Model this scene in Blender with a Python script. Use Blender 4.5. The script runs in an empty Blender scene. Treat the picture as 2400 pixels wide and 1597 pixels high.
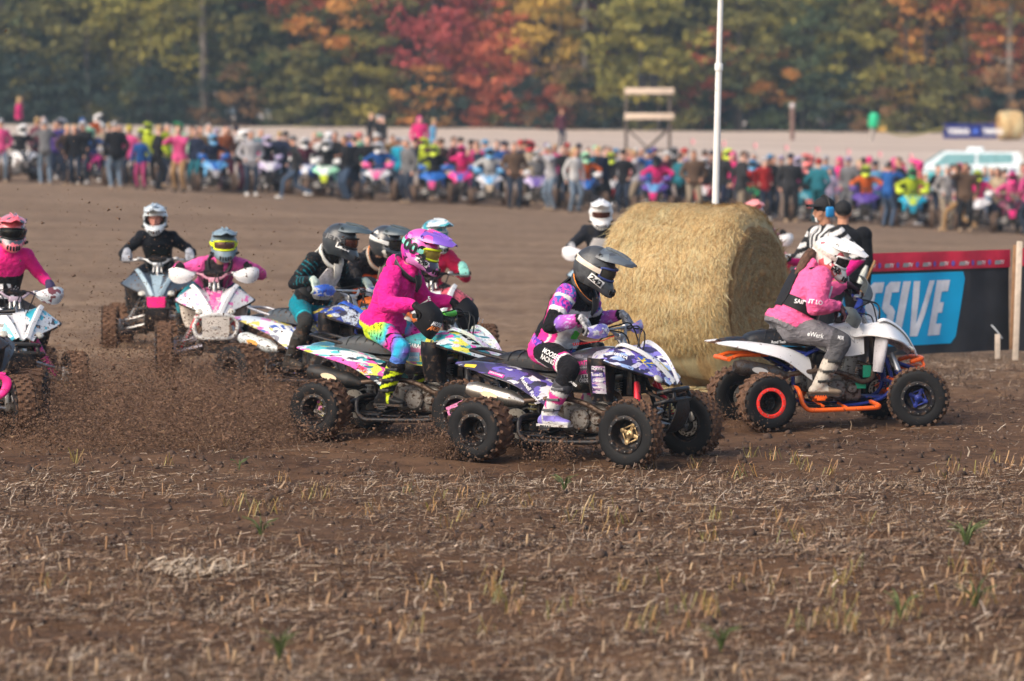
import bpy, bmesh, math, random
import numpy as np
from mathutils import Vector, Matrix, noise
from mathutils.bvhtree import BVHTree

R = math.radians
sc = bpy.context.scene
COL = sc.collection

# ------------------------------------------------------------------ camera
FPX, CAM_H = 9100.0, 2.56                      # focal length in photo pixels, eye height in metres
PITCH = math.atan(533.5 / FPX)
cd = bpy.data.cameras.new('camera')
cd.sensor_width = 36.0
cd.lens = 36.0 * FPX / 2400.0
cd.clip_start, cd.clip_end = 0.5, 3000.0
cd.dof.use_dof = True
cd.dof.focus_distance = 28.9
cd.dof.aperture_fstop = 2.35
cd.dof.aperture_blades = 9
cam = bpy.data.objects.new('camera', cd)
COL.objects.link(cam)
cam.location = (0, 0, CAM_H)
cam.rotation_euler = (R(90) - PITCH, 0, 0)
sc.camera = cam

# ------------------------------------------------------------------ sky, sun, exposure
SUN_EL, SUN_AZ = R(38), R(228)                 # soft high light from behind the camera, a little to the left
world = bpy.data.worlds.new('World')
sc.world = world
world.use_nodes = True
wn = world.node_tree.nodes
sky = wn.new('ShaderNodeTexSky')
sky.sky_type = 'NISHITA'
sky.sun_disc = False
sky.sun_elevation, sky.sun_rotation = SUN_EL, SUN_AZ
sky.air_density, sky.dust_density, sky.ozone_density = 1.0, 4.0, 1.0
world.node_tree.links.new(sky.outputs[0], wn['Background'].inputs[0])
wn['Background'].inputs[1].default_value = 0.14
sl = bpy.data.lights.new('sun', 'SUN')
sl.energy, sl.angle, sl.color = 1.8, R(48), (1.0, 0.89, 0.76)
sun = bpy.data.objects.new('sun', sl)
COL.objects.link(sun)
sun.rotation_euler = Vector((math.sin(SUN_AZ) * math.cos(SUN_EL), math.cos(SUN_AZ) * math.cos(SUN_EL), math.sin(SUN_EL))).to_track_quat('Z', 'Y').to_euler()
sc.view_settings.view_transform = 'Standard'
sc.view_settings.look = 'None'
sc.view_settings.gamma = 1
sc.view_settings.use_curve_mapping = False
sc.view_settings.exposure = 0.62
sc.render.engine = 'CYCLES'
sc.cycles.use_denoising = True
sc.cycles.max_bounces = 6
sc.cycles.volume_bounces = 1

# ------------------------------------------------------------------ numpy noise and the lie of the land
def _hash(ix, iy, seed):
    h = (ix.astype(np.int64) * 374761393 + iy.astype(np.int64) * 668265263 + seed * 974634777) & 0x7fffffff
    h = ((h ^ (h >> 13)) * 1274126177) & 0x7fffffff
    return ((h ^ (h >> 16)) & 0xffff) / 65535.0

def vnoise(x, y, scale, seed=0):
    x, y = np.asarray(x, float) / scale, np.asarray(y, float) / scale
    ix, iy = np.floor(x), np.floor(y)
    fx, fy = x - ix, y - iy
    fx, fy = fx * fx * (3 - 2 * fx), fy * fy * (3 - 2 * fy)
    a, b = _hash(ix, iy, seed), _hash(ix + 1, iy, seed)
    c, d = _hash(ix, iy + 1, seed), _hash(ix + 1, iy + 1, seed)
    return (a * (1 - fx) + b * fx) * (1 - fy) + (c * (1 - fx) + d * fx) * fy - 0.5

def sstep(a, b, v):
    t = np.clip((np.asarray(v, float) - a) / (b - a), 0, 1)
    return t * t * (3 - 2 * t)

def zbase(x, y):
    x = np.clip(np.asarray(x, float), -70, 70)
    t1, t2 = sstep(42, 114, y), np.clip((np.asarray(y, float) - 120) / 92, 0, 1)
    return -0.048 * x * t1 * (1 - t2) + t2 * (1.72 - 0.0087 * x)

RUTS = []                                        # (x, y, heading x, heading y, half track) of the quads that cut the nearest tracks
def ruts(x, y):
    z = np.zeros(np.broadcast(x, y).shape)
    for px, py, hx, hy, w in RUTS:
        t = (x - px) * hx + (y - py) * hy; d = np.abs((x - px) * hy - (y - py) * hx)
        k = 1 - sstep(-.7, -.2, t)
        z = z + k * (-.055 * np.exp(-((d - w) / .11) ** 2) + .028 * np.exp(-((d - w - .21) / .09) ** 2) + .022 * np.exp(-((d - w + .21) / .09) ** 2)) * (.75 + .8 * vnoise(x, y, .25, 9))
    return z

def zground(x, y):
    y = np.asarray(y, float)
    f = 1 - sstep(45, 90, y)
    band = sstep(27.2, 28.6, y) * (1 - sstep(33, 36, y))        # the strip the race runs over is churned flatter
    b = 0.09 * vnoise(x, y, 1.3, 1) + 0.055 * vnoise(x, y, 0.37, 2) + 0.03 * vnoise(x, y, 0.13, 3)
    far = 0.10 * vnoise(x, y, 3.0, 4)
    return zbase(x, y) + b * f * (1 - 0.45 * band) + far * (1 - f) - 0.01 + ruts(np.asarray(x, float), y) * f

def ground_at(px, py):
    d = Vector(((px - 1200) / FPX, math.cos(PITCH) + (798.5 - py) / FPX * math.sin(PITCH), -math.sin(PITCH) + (798.5 - py) / FPX * math.cos(PITCH)))
    lo, y = 10.0, 10.0
    while y < 400:
        t = y / d.y
        if CAM_H + d.z * t < float(zbase(d.x * t, y)):
            break
        lo, y = y, y * 1.02
    hi = y
    for _ in range(30):
        m = (lo + hi) / 2
        t = m / d.y
        if CAM_H + d.z * t < float(zbase(d.x * t, m)): hi = m
        else: lo = m
    return Vector((d.x * hi / d.y, hi, float(zbase(d.x * hi / d.y, hi))))

for px_, py_, yaw_, lx, ly in ((1478, 1095, 28, .62, -.50), (752, 1024, 25, -.65, -.44), (1797, 1007, -13, -.65, -.44), (560, 930, 42, -.65, -.44)):
    g_ = ground_at(px_, py_); c_, s_ = math.cos(R(yaw_)), -math.sin(R(yaw_))
    RUTS.append((g_.x - (c_ * lx - s_ * ly), g_.y - (s_ * lx + c_ * ly), c_, s_, .46))

def on_ground(px, dist):
    x = (px - 1200) / FPX * dist
    return Vector((x, dist, float(zbase(x, dist))))

# ------------------------------------------------------------------ materials (all procedural)
MUD = (0.075, 0.046, 0.031)
MATS = {}

def _base(name):
    m = bpy.data.materials.new(name)
    m.use_nodes = True
    nt = m.node_tree
    return m, nt, nt.nodes, nt.links, nt.nodes['Principled BSDF']

def _mix(nt, fac, a, b):
    n = nt.nodes.new('ShaderNodeMix'); n.data_type = 'RGBA'
    for s, v in ((0, fac), (6, a), (7, b)):
        if isinstance(v, bpy.types.NodeSocket): nt.links.new(v, n.inputs[s])
        elif s == 0: n.inputs[0].default_value = v
        else: n.inputs[s].default_value = (v[0], v[1], v[2], 1)
    return n.outputs[2]

def _noise(nt, vec, scale, detail=3.0, rough=0.55):
    n = nt.nodes.new('ShaderNodeTexNoise')
    n.inputs['Scale'].default_value = scale; n.inputs['Detail'].default_value = detail; n.inputs['Roughness'].default_value = rough
    if vec is not None: nt.links.new(vec, n.inputs['Vector'])
    return n.outputs[0]

def _ramp(nt, fac, stops, const=False):
    n = nt.nodes.new('ShaderNodeValToRGB')
    cr = n.color_ramp
    cr.interpolation = 'CONSTANT' if const else 'LINEAR'
    while len(cr.elements) < len(stops): cr.elements.new(0.5)
    for e, (p, c) in zip(cr.elements, stops):
        e.position = p
        e.color = (c, c, c, 1) if isinstance(c, (int, float)) else (c[0], c[1], c[2], 1)
    nt.links.new(fac, n.inputs[0])
    return n.outputs[0]

def _bump(nt, bsdf, h, strength, dist):
    b = nt.nodes.new('ShaderNodeBump')
    b.inputs['Strength'].default_value = strength; b.inputs['Distance'].default_value = dist
    nt.links.new(h, b.inputs['Height']); nt.links.new(b.outputs[0], bsdf.inputs['Normal'])

def finish(nt, p, col, dirt, dscale, rough, bump, bscale, vec, dirtcol=MUD):
    """mud splatter, roughness and fine relief shared by all the painted, moulded and woven surfaces"""
    if dirt > 0:
        d = _ramp(nt, _noise(nt, vec, dscale, 5, 0.7), [(0.0, 0.0), (0.66 - dirt * 0.5, 0.0), (0.72 - dirt * 0.42, 1.0)])
        col = _mix(nt, d, col, dirtcol)
        r = nt.nodes.new('ShaderNodeMapRange')
        r.inputs[3].default_value = rough; r.inputs[4].default_value = 0.9
        nt.links.new(d, r.inputs[0]); nt.links.new(r.outputs[0], p.inputs['Roughness'])
    else:
        p.inputs['Roughness'].default_value = rough
    if isinstance(col, bpy.types.NodeSocket): nt.links.new(col, p.inputs['Base Color'])
    else: p.inputs['Base Color'].default_value = (col[0], col[1], col[2], 1)
    if bump > 0: _bump(nt, p, _noise(nt, vec, bscale, 4), bump, 0.01)

def mat(name, col, rough=0.55, metal=0.0, var=0.18, vscale=7.0, bump=0.0, bscale=90.0, dirt=0.0, dscale=28.0, coat=0.0, sheen=0.0, spec=0.32):
    if name in MATS: return MATS[name]
    m, nt, nodes, links, p = _base(name)
    tc = nodes.new('ShaderNodeTexCoord').outputs['Object']
    p.inputs['Metallic'].default_value = metal
    p.inputs['Specular IOR Level'].default_value = spec
    p.inputs['Coat Weight'].default_value = coat
    if sheen: p.inputs['Sheen Weight'].default_value = sheen
    c = _mix(nt, _ramp(nt, _noise(nt, tc, vscale), [(0.25, 0.0), (0.75, 1.0)]), [v * (1 - var) for v in col], [min(1, v * (1 + var)) for v in col])
    finish(nt, p, c, dirt, dscale, rough, bump, bscale, tc)
    MATS[name] = m
    return m

def gfx(name, cols, scale=6.0, rough=0.3, dirt=0.25, stretch=(0.5, 1, 1.4), rot=(0, 0.5, 0), coat=0.7, dscale=52.0):
    """printed sticker-kit graphics: angular shards of flat colour"""
    if name in MATS: return MATS[name]
    m, nt, nodes, links, p = _base(name)
    tc = nodes.new('ShaderNodeTexCoord').outputs['Object']
    mp = nodes.new('ShaderNodeMapping')
    mp.inputs['Scale'].default_value = stretch; mp.inputs['Rotation'].default_value = rot
    links.new(tc, mp.inputs[0])
    vo = nodes.new('ShaderNodeTexVoronoi'); vo.distance = 'MANHATTAN'
    vo.inputs['Scale'].default_value = scale
    links.new(mp.outputs[0], vo.inputs['Vector'])
    sp = nodes.new('ShaderNodeSeparateColor'); links.new(vo.outputs['Color'], sp.inputs[0])
    n = len(cols)
    c = _ramp(nt, sp.outputs[0], [(i / n, cols[i]) for i in range(n)], True)
    vo2 = nodes.new('ShaderNodeTexVoronoi'); vo2.distance = 'CHEBYCHEV'
    vo2.inputs['Scale'].default_value = scale * 3.1
    links.new(mp.outputs[0], vo2.inputs['Vector'])
    sp2 = nodes.new('ShaderNodeSeparateColor'); links.new(vo2.outputs['Color'], sp2.inputs[0])
    c2 = _ramp(nt, sp2.outputs[1], [(i / n, cols[-1 - i]) for i in range(n)], True)
    c = _mix(nt, _ramp(nt, sp2.outputs[2], [(0.0, 0.0), (0.72, 1.0)], True), c, c2)
    p.inputs['Coat Weight'].default_value = coat
    finish(nt, p, c, dirt, dscale, rough, 0, 1, tc)
    MATS[name] = m
    return m

FOLD = dict(boot_leather=.08, fleece=.55)
def cloth(name, rough=0.85, dirt=0.0, bump=0.35, bscale=240.0, attr='col'):
    """woven cloth, its print read from the garment's own colour attribute"""
    if name in MATS: return MATS[name]
    m, nt, nodes, links, p = _base(name)
    tc = nodes.new('ShaderNodeTexCoord').outputs['Object']
    at = nodes.new('ShaderNodeAttribute'); at.attribute_name = attr
    mul = nodes.new('ShaderNodeMix'); mul.data_type = 'RGBA'; mul.blend_type = 'MULTIPLY'
    mul.inputs[0].default_value = 1
    links.new(at.outputs[0], mul.inputs[6])
    links.new(_ramp(nt, _noise(nt, tc, 14), [(0.2, 0.82), (0.8, 1.08)]), mul.inputs[7])
    p.inputs['Sheen Weight'].default_value = 0.04
    p.inputs['Specular IOR Level'].default_value = 0.15
    finish(nt, p, mul.outputs[2], dirt, 40, rough, 0, bscale, tc)
    fold = nodes.new('ShaderNodeTexNoise'); fold.inputs['Scale'].default_value = 13; fold.inputs['Detail'].default_value = 2; fold.inputs['Distortion'].default_value = 1.6
    mp = nodes.new('ShaderNodeMapping'); mp.inputs['Scale'].default_value = (1, 1, 1.5); links.new(tc, mp.inputs[0]); links.new(mp.outputs[0], fold.inputs['Vector'])
    b1 = nodes.new('ShaderNodeBump'); b1.inputs['Strength'].default_value = FOLD.get(name, .38); b1.inputs['Distance'].default_value = .045; links.new(fold.outputs[0], b1.inputs['Height'])
    b2 = nodes.new('ShaderNodeBump'); b2.inputs['Strength'].default_value = bump; b2.inputs['Distance'].default_value = .006; links.new(_noise(nt, tc, bscale, 3), b2.inputs['Height']); links.new(b1.outputs[0], b2.inputs['Normal']); links.new(b2.outputs[0], p.inputs['Normal'])
    MATS[name] = m
    return m

# ------------------------------------------------------------------ mesh building
class MB:
    """collects vertices and faces of one mesh"""
    def __init__(s): s.v, s.f, s.m = [], [], []
    def add(s, vs, fs, mi=0):
        o = len(s.v)
        s.v.extend([tuple(p) for p in vs])
        s.f.extend([tuple(i + o for i in f) for f in fs]); s.m.extend([mi] * len(fs))
        return s
    def box(s, c, size, rot=None, mi=0, taper=1.0):
        x, y, z = size[0] / 2, size[1] / 2, size[2] / 2
        vs = [Vector(p) for p in ((-x, -y, -z), (x, -y, -z), (x, y, -z), (-x, y, -z), (-x * taper, -y * taper, z), (x * taper, -y * taper, z), (x * taper, y * taper, z), (-x * taper, y * taper, z))]
        if rot is not None: vs = [rot @ p for p in vs]
        c = Vector(c)
        return s.add([p + c for p in vs], [(0, 3, 2, 1), (4, 5, 6, 7), (0, 1, 5, 4), (1, 2, 6, 5), (2, 3, 7, 6), (3, 0, 4, 7)], mi)
    def rbox(s, c, size, bev=0.01, rot=None, mi=0, seg=2):
        bm = bmesh.new(); bmesh.ops.create_cube(bm, size=1)
        for v in bm.verts: v.co = Vector((v.co.x * size[0], v.co.y * size[1], v.co.z * size[2]))
        bmesh.ops.bevel(bm, geom=bm.edges[:], offset=min(bev, min(size) * 0.49), segments=seg, affect='EDGES', profile=0.5)
        bm.verts.ensure_lookup_table()
        c = Vector(c)
        s.add([(rot @ v.co if rot is not None else v.co) + c for v in bm.verts], [[v.index for v in f.verts] for f in bm.faces], mi)
        bm.free(); return s
    def tube(s, pts, r, seg=8, cap=True, mi=0, closed=False, flat=1.0, upv=None):
        pts = [Vector(p) for p in pts]
        n = len(pts)
        rr = r if isinstance(r, (list, tuple)) else [r] * n
        up = None; vs = []; fs = []
        for i, p in enumerate(pts):
            if closed: t = (pts[(i + 1) % n] - pts[i - 1])
            else: t = pts[min(i + 1, n - 1)] - pts[max(i - 1, 0)]
            if t.length < 1e-9: t = Vector((0, 0, 1))
            t.normalize()
            if up is None:
                a = Vector(upv) if upv is not None else (Vector((0, 0, 1)) if abs(t.z) < 0.9 else Vector((1, 0, 0)))
            else: a = up
            up = a - t * a.dot(t)
            if up.length < 1e-6: up = t.orthogonal()
            up.normalize()
            sd = t.cross(up)
            for k in range(seg):
                g = 2 * math.pi * k / seg
                vs.append(p + (up * math.cos(g) * flat + sd * math.sin(g)) * rr[i])
        m = n if closed else n - 1
        for i in range(m):
            j = (i + 1) % n
            for k in range(seg):
                l = (k + 1) % seg
                fs.append((i * seg + k, i * seg + l, j * seg + l, j * seg + k))
        if cap and not closed:
            fs.append(tuple(range(seg))[::-1]); fs.append(tuple((n - 1) * seg + k for k in range(seg)))
        return s.add(vs, fs, mi)
    def lathe(s, prof, c=(0, 0, 0), axis='Y', seg=24, mi=0, closed=False):
        vs = []; fs = []
        for (r, h) in prof:
            for k in range(seg):
                g = 2 * math.pi * k / seg
                a, b = r * math.cos(g), r * math.sin(g)
                q = {'Y': (a, h, b), 'Z': (a, b, h), 'X': (h, a, b)}[axis]
                vs.append((q[0] + c[0], q[1] + c[1], q[2] + c[2]))
        n = len(prof)
        for i in range(n if closed else n - 1):
            j = (i + 1) % n
            for k in range(seg):
                l = (k + 1) % seg
                fs.append((i * seg + k, i * seg + l, j * seg + l, j * seg + k))
        return s.add(vs, fs, mi)
    def ball(s, c, r, seg=12, rings=8, mi=0, rot=None):
        r = (r, r, r) if isinstance(r, (int, float)) else r
        vs = [Vector((0, 0, 1))]; fs = []
        for i in range(1, rings):
            a = math.pi * i / rings
            for k in range(seg):
                g = 2 * math.pi * k / seg
                vs.append(Vector((math.sin(a) * math.cos(g), math.sin(a) * math.sin(g), math.cos(a))))
        vs.append(Vector((0, 0, -1)))
        for k in range(seg):
            l = (k + 1) % seg
            fs.append((0, 1 + k, 1 + l)); fs.append((len(vs) - 1, 1 + (rings - 2) * seg + l, 1 + (rings - 2) * seg + k))
            for i in range(rings - 2):
                fs.append((1 + i * seg + k, 1 + (i + 1) * seg + k, 1 + (i + 1) * seg + l, 1 + i * seg + l))
        c = Vector(c); out = []
        for p in vs:
            q = Vector((p.x * r[0], p.y * r[1], p.z * r[2]))
            out.append((rot @ q if rot is not None else q) + c)
        return s.add(out, fs, mi)
    def loft(s, secs, closed=True, cap=True, mi=0):
        n = len(secs[0]); vs = [p for sec in secs for p in sec]; fs = []
        for i in range(len(secs) - 1):
            for k in range(n if closed else n - 1):
                l = (k + 1) % n
                fs.append((i * n + k, i * n + l, (i + 1) * n + l, (i + 1) * n + k))
        if cap and closed:
            fs.append(tuple(range(n))[::-1]); fs.append(tuple((len(secs) - 1) * n + k for k in range(n)))
        return s.add(vs, fs, mi)
    def sheet(s, secs, t=0.006, nu=4, nv=3, mi=0):
        """smooth sheet through rows of points, given a real thickness"""
        rows = [crv(sec, nv) for sec in secs]
        cols = [crv([r[j] for r in rows], nu) for j in range(len(rows[0]))]
        nr, nc = len(cols[0]), len(cols)
        g = [[cols[j][i] for j in range(nc)] for i in range(nr)]
        bm = bmesh.new()
        vv = [[bm.verts.new(g[i][j]) for j in range(nc)] for i in range(nr)]
        for i in range(nr - 1):
            for j in range(nc - 1): bm.faces.new((vv[i][j], vv[i][j + 1], vv[i + 1][j + 1], vv[i + 1][j]))
        bmesh.ops.recalc_face_normals(bm, faces=bm.faces[:])
        bmesh.ops.solidify(bm, geom=bm.faces[:], thickness=t)
        bm.verts.index_update()
        s.add([v.co.copy() for v in bm.verts], [[v.index for v in f.verts] for f in bm.faces], mi)
        bm.free(); return s
    def plate(s, poly, o, u, v, t, mi=0, bev=0.0):
        """flat polygon (a, b) in the frame o + a*u + b*v, thickness t along u x v"""
        o, u, v = Vector(o), Vector(u), Vector(v)
        n = u.cross(v).normalized(); k = len(poly)
        lo = [o + u * a + v * b for a, b in poly]
        hi = [p + n * t for p in lo]
        fs = [tuple(range(k))[::-1], tuple(range(k, 2 * k))] + [(i, (i + 1) % k, k + (i + 1) % k, k + i) for i in range(k)]
        if bev > 0:
            c = sum(lo, Vector()) / k
            hi = [c + n * t + (p - c) * (1 - bev) for p in lo]
        return s.add(lo + hi, fs, mi)
    def mirror_y(s):
        """the thing carries this piece and its mirror image, as two objects"""
        s.pair = True
        return s
    def flip_y(s):
        s.v = [(a, -b, c) for a, b, c in s.v]; s.f = [f[::-1] for f in s.f]
        return s
    def mesh(s, name, smooth=35, nslots=None):
        me = bpy.data.meshes.new(name)
        me.from_pydata(s.v, [], s.f)
        k = (max(s.m) + 1 if s.m else 1) if nslots is None else nslots
        for _ in range(k): me.materials.append(None)
        me.polygons.foreach_set('material_index', s.m)
        if smooth:
            me.polygons.foreach_set('use_smooth', [True] * len(s.f))
            me.set_sharp_from_angle(angle=R(smooth))
        if getattr(s, 'pair', False): me['pair'] = 1
        me.update()
        return me

def crv(pts, n):
    """Catmull-Rom through the points, n steps per span"""
    pts = [Vector(p) for p in pts]
    if n <= 1 or len(pts) < 3: 
        if n <= 1: return pts
        return [pts[0].lerp(pts[1], i / n) for i in range(n + 1)]
    out = []
    for i in range(len(pts) - 1):
        p1, p2 = pts[i], pts[i + 1]
        p0 = pts[i - 1] if i else p1 * 2 - p2
        p3 = pts[i + 2] if i + 2 < len(pts) else p2 * 2 - p1
        for k in range(n):
            t = k / n
            out.append(0.5 * (2 * p1 + (p2 - p0) * t + (2 * p0 - 5 * p1 + 4 * p2 - p3) * t * t + (3 * p1 - p0 - 3 * p2 + p3) * t ** 3))
    out.append(pts[-1])
    return out

def link(name, me, mats, parent=None, M=None):
    o = bpy.data.objects.new(name, me)
    COL.objects.link(o)
    if parent is not None: o.parent = parent
    if M is not None: o.matrix_basis = M
    mats = mats if isinstance(mats, (list, tuple)) else [mats]
    for i, sl_ in enumerate(o.material_slots):
        sl_.link = 'OBJECT'; sl_.material = mats[min(i, len(mats) - 1)]
    return o

def obj(name, mb, mats, parent=None, smooth=35, M=None):
    return link(name, mb.mesh(name, smooth), mats, parent, M)

def tag(o, label=None, cat=None, group=None, kind=None):
    for k, v in (('label', label), ('category', cat), ('group', group), ('kind', kind)):
        if v: o[k] = v
    return o

def thing(name, label, cat, M, group=None):
    o = bpy.data.objects.new(name, None)
    o.empty_display_size = 0.2
    COL.objects.link(o)
    o.matrix_basis = M
    return tag(o, label, cat, group)

def fast_mesh(name, co, quads, mats, smooth=False, tri=False):
    """large meshes straight from arrays"""
    me = bpy.data.meshes.new(name)
    k = quads.shape[1]
    me.vertices.add(len(co)); me.vertices.foreach_set('co', np.ascontiguousarray(co, dtype=np.float32).ravel())
    me.loops.add(quads.size); me.loops.foreach_set('vertex_index', np.ascontiguousarray(quads, dtype=np.int32).ravel())
    me.polygons.add(len(quads)); me.polygons.foreach_set('loop_start', np.arange(0, quads.size, k, dtype=np.int32))
    me.polygons.foreach_set('loop_total', np.full(len(quads), k, dtype=np.int32))
    if smooth: me.polygons.foreach_set('use_smooth', np.ones(len(quads), dtype=bool))
    me.update(calc_edges=True)
    for m in (mats if isinstance(mats, (list, tuple)) else [mats]): me.materials.append(m)
    return me

# ------------------------------------------------------------------ lettering, laid onto the surface it is printed on
_TXT = {}
def text_mesh(body, bold=0.02, shear=0.0):
    key = (body, bold, shear)
    if key in _TXT: return _TXT[key]
    c = bpy.data.curves.new('lettering', 'FONT')
    c.body = body; c.size = 1; c.offset = bold; c.shear = shear; c.resolution_u = 3
    c.align_x = 'CENTER'; c.align_y = 'CENTER'
    o = bpy.data.objects.new('lettering', c)
    me = bpy.data.meshes.new_from_object(o)
    vs = np.array([v.co[:2] for v in me.vertices]).reshape(-1, 2); fs = [tuple(p.vertices) for p in me.polygons]
    bpy.data.objects.remove(o); bpy.data.curves.remove(c); bpy.data.meshes.remove(me)
    if len(vs):
        vs = vs - (vs.max(0) + vs.min(0)) / 2
    _TXT[key] = (vs, fs)
    return _TXT[key]

def bvh_of(*objs):
    """tree of meshes in the frame of their common thing"""
    vs, fs = [], []
    for o in objs:
        me = o.data; n = len(vs)
        mt = o.matrix_basis
        vs += [mt @ v.co for v in me.vertices]; fs += [[i + n for i in p.vertices] for p in me.polygons]
    return BVHTree.FromPolygons(vs, fs)

def densify(vs2, fs, step):
    """cut flat print into small facets so that it can follow the cloth under it"""
    bm = bmesh.new()
    V = [bm.verts.new((float(a), float(b), 0)) for a, b in vs2]
    for f in fs: bm.faces.new([V[i] for i in f])
    bm.normal_update()
    bmesh.ops.triangulate(bm, faces=bm.faces[:])
    for _ in range(5):
        e = [e for e in bm.edges if e.calc_length() > step]
        if not e: break
        bmesh.ops.subdivide_edges(bm, edges=e, cuts=1); bm.normal_update(); bmesh.ops.triangulate(bm, faces=bm.faces[:])
    bm.verts.index_update()
    out = np.array([v.co[:2] for v in bm.verts]), [[v.index for v in f.verts] for f in bm.faces]
    bm.free(); return out

def project(vs2, tree, c, u, v, off):
    c, u, v = Vector(c), Vector(u).normalized(), Vector(v)
    v = (v - u * v.dot(u)).normalized()
    n = u.cross(v)
    out = []; last = 0.0
    for a, b in vs2:
        p = c + u * float(a) + v * float(b)
        if tree is not None:
            h = tree.ray_cast(p + n * 0.2, -n, 0.5)
            if h[0] is not None: last = (h[0] - p).dot(n)
            p = p + n * last
        out.append(p + n * off)
    return out

def lettering(body, m, parent, tree, c, u, v, height, width=None, off=0.004, bold=0.02, shear=0.0, name='lettering'):
    vs, fs = text_mesh(body, bold, shear)
    if not len(vs): return None
    h = vs[:, 1].max() - vs[:, 1].min(); w = vs[:, 0].max() - vs[:, 0].min()
    sy = height / h; sx = (width / w) if width else sy
    mb = MB().add(project(vs * (sx, sy), tree, c, u, v, off), fs)
    return obj(name, mb, m, parent, 0)

def patch(name, m, parent, tree, c, u, v, w, h, off=0.003, n=6, t=0.002):
    g = [[(-w / 2 + w * i / n, -h / 2 + h * j / 3) for j in range(4)] for i in range(n + 1)]
    P = [project(row, tree, c, u, v, off) for row in g]
    return obj(name, MB().sheet(P, t, 1, 1), m, parent)
# ------------------------------------------------------------------ the field
def ground_material():
    m, nt, nodes, links, p = _base('field_soil')
    geo = nodes.new('ShaderNodeNewGeometry').outputs['Position']
    sep = nodes.new('ShaderNodeSeparateXYZ'); links.new(geo, sep.inputs[0])
    def rng(a, b, sock):
        n = nodes.new('ShaderNodeMapRange'); n.interpolation_type = 'SMOOTHSTEP'
        n.inputs[1].default_value = a; n.inputs[2].default_value = b; links.new(sock, n.inputs[0]); return n.outputs[0]
    def warp(sx, sy):
        mp = nodes.new('ShaderNodeMapping'); mp.inputs['Scale'].default_value = (sx, sy, 1); links.new(geo, mp.inputs[0]); return mp.outputs[0]
    # freshly turned soil near by, dry tilled soil in the middle, pale stubble far off
    n1 = _noise(nt, geo, 9, 6, .65); n2 = _noise(nt, geo, 1.1, 4); n3_ = _noise(nt, warp(.12, .6), 1.0, 4)
    near = _mix(nt, _ramp(nt, n1, [(.32, 0.0), (.68, 1.0)]), (.024, .012, .007), (.125, .064, .033))
    near = _mix(nt, _ramp(nt, n2, [(.35, 0.0), (.7, .6)]), near, (.185, .105, .058))
    mid = _mix(nt, _ramp(nt, n3_, [(.35, 0.0), (.65, 1.0)]), (.185, .115, .067), (.335, .228, .142))
    mid = _mix(nt, _ramp(nt, _noise(nt, warp(.5, 3), 2.2, 5), [(.3, .6), (.62, 0.0)]), mid, (.13, .080, .058))
    mid = _mix(nt, _ramp(nt, _noise(nt, warp(1.2, 2.4), 2.6, 6, .75), [(.36, .75), (.60, 0.0)]), mid, (.085, .050, .032))
    mid = _mix(nt, _ramp(nt, _noise(nt, warp(1, 2), 5.5, 5, .7), [(.52, 0.0), (.74, .6)]), mid, (.46, .36, .26))
    far = _mix(nt, _ramp(nt, _noise(nt, warp(.05, .9), .6, 4), [(.3, 0.0), (.7, 1.0)]), (.40, .31, .25), (.58, .48, .40))
    c = _mix(nt, rng(33, 42, sep.outputs[1]), near, mid)
    ad = nodes.new('ShaderNodeMath'); ad.operation = 'ADD'
    ml = nodes.new('ShaderNodeMath'); ml.operation = 'MULTIPLY'; ml.inputs[1].default_value = -0.25
    links.new(sep.outputs[0], ml.inputs[0]); links.new(sep.outputs[1], ad.inputs[0]); links.new(ml.outputs[0], ad.inputs[1])
    c = _mix(nt, rng(122, 140, ad.outputs[0]), c, far)
    links.new(c, p.inputs['Base Color'])
    p.inputs['Roughness'].default_value = .95; p.inputs['Specular IOR Level'].default_value = .15
    _bump(nt, p, _noise(nt, geo, 38, 6, .7), .8, .02)
    return m

def build_ground():
    ys = [4.0]
    while ys[-1] < 16: ys.append(ys[-1] + .25)
    while ys[-1] < 46: ys.append(ys[-1] + .056 + .0024 * (ys[-1] - 16))
    while ys[-1] < 900: ys.append(ys[-1] * 1.02)
    xs = list(np.arange(-7.5, 7.51, .075))
    x = 7.5; st_ = .07
    while x < 500: st_ *= 1.10; x += st_; xs.append(x); xs.insert(0, -x)
    xs, ys = np.array(xs), np.array(ys)
    X, Y = np.meshgrid(xs, ys)
    Z = zground(X, Y)
    co = np.stack([X, Y, Z], -1).reshape(-1, 3)
    nx, ny = len(xs), len(ys)
    i = np.arange((ny - 1) * nx).reshape(ny - 1, nx)[:, :-1].ravel()
    q = np.stack([i, i + 1, i + nx + 1, i + nx], 1)
    o = bpy.data.objects.new('ground', fast_mesh('ground', co, q, ground_material(), True))
    COL.objects.link(o); tag(o, 'brown tilled crop field', None, None, 'structure')
build_ground()

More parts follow.
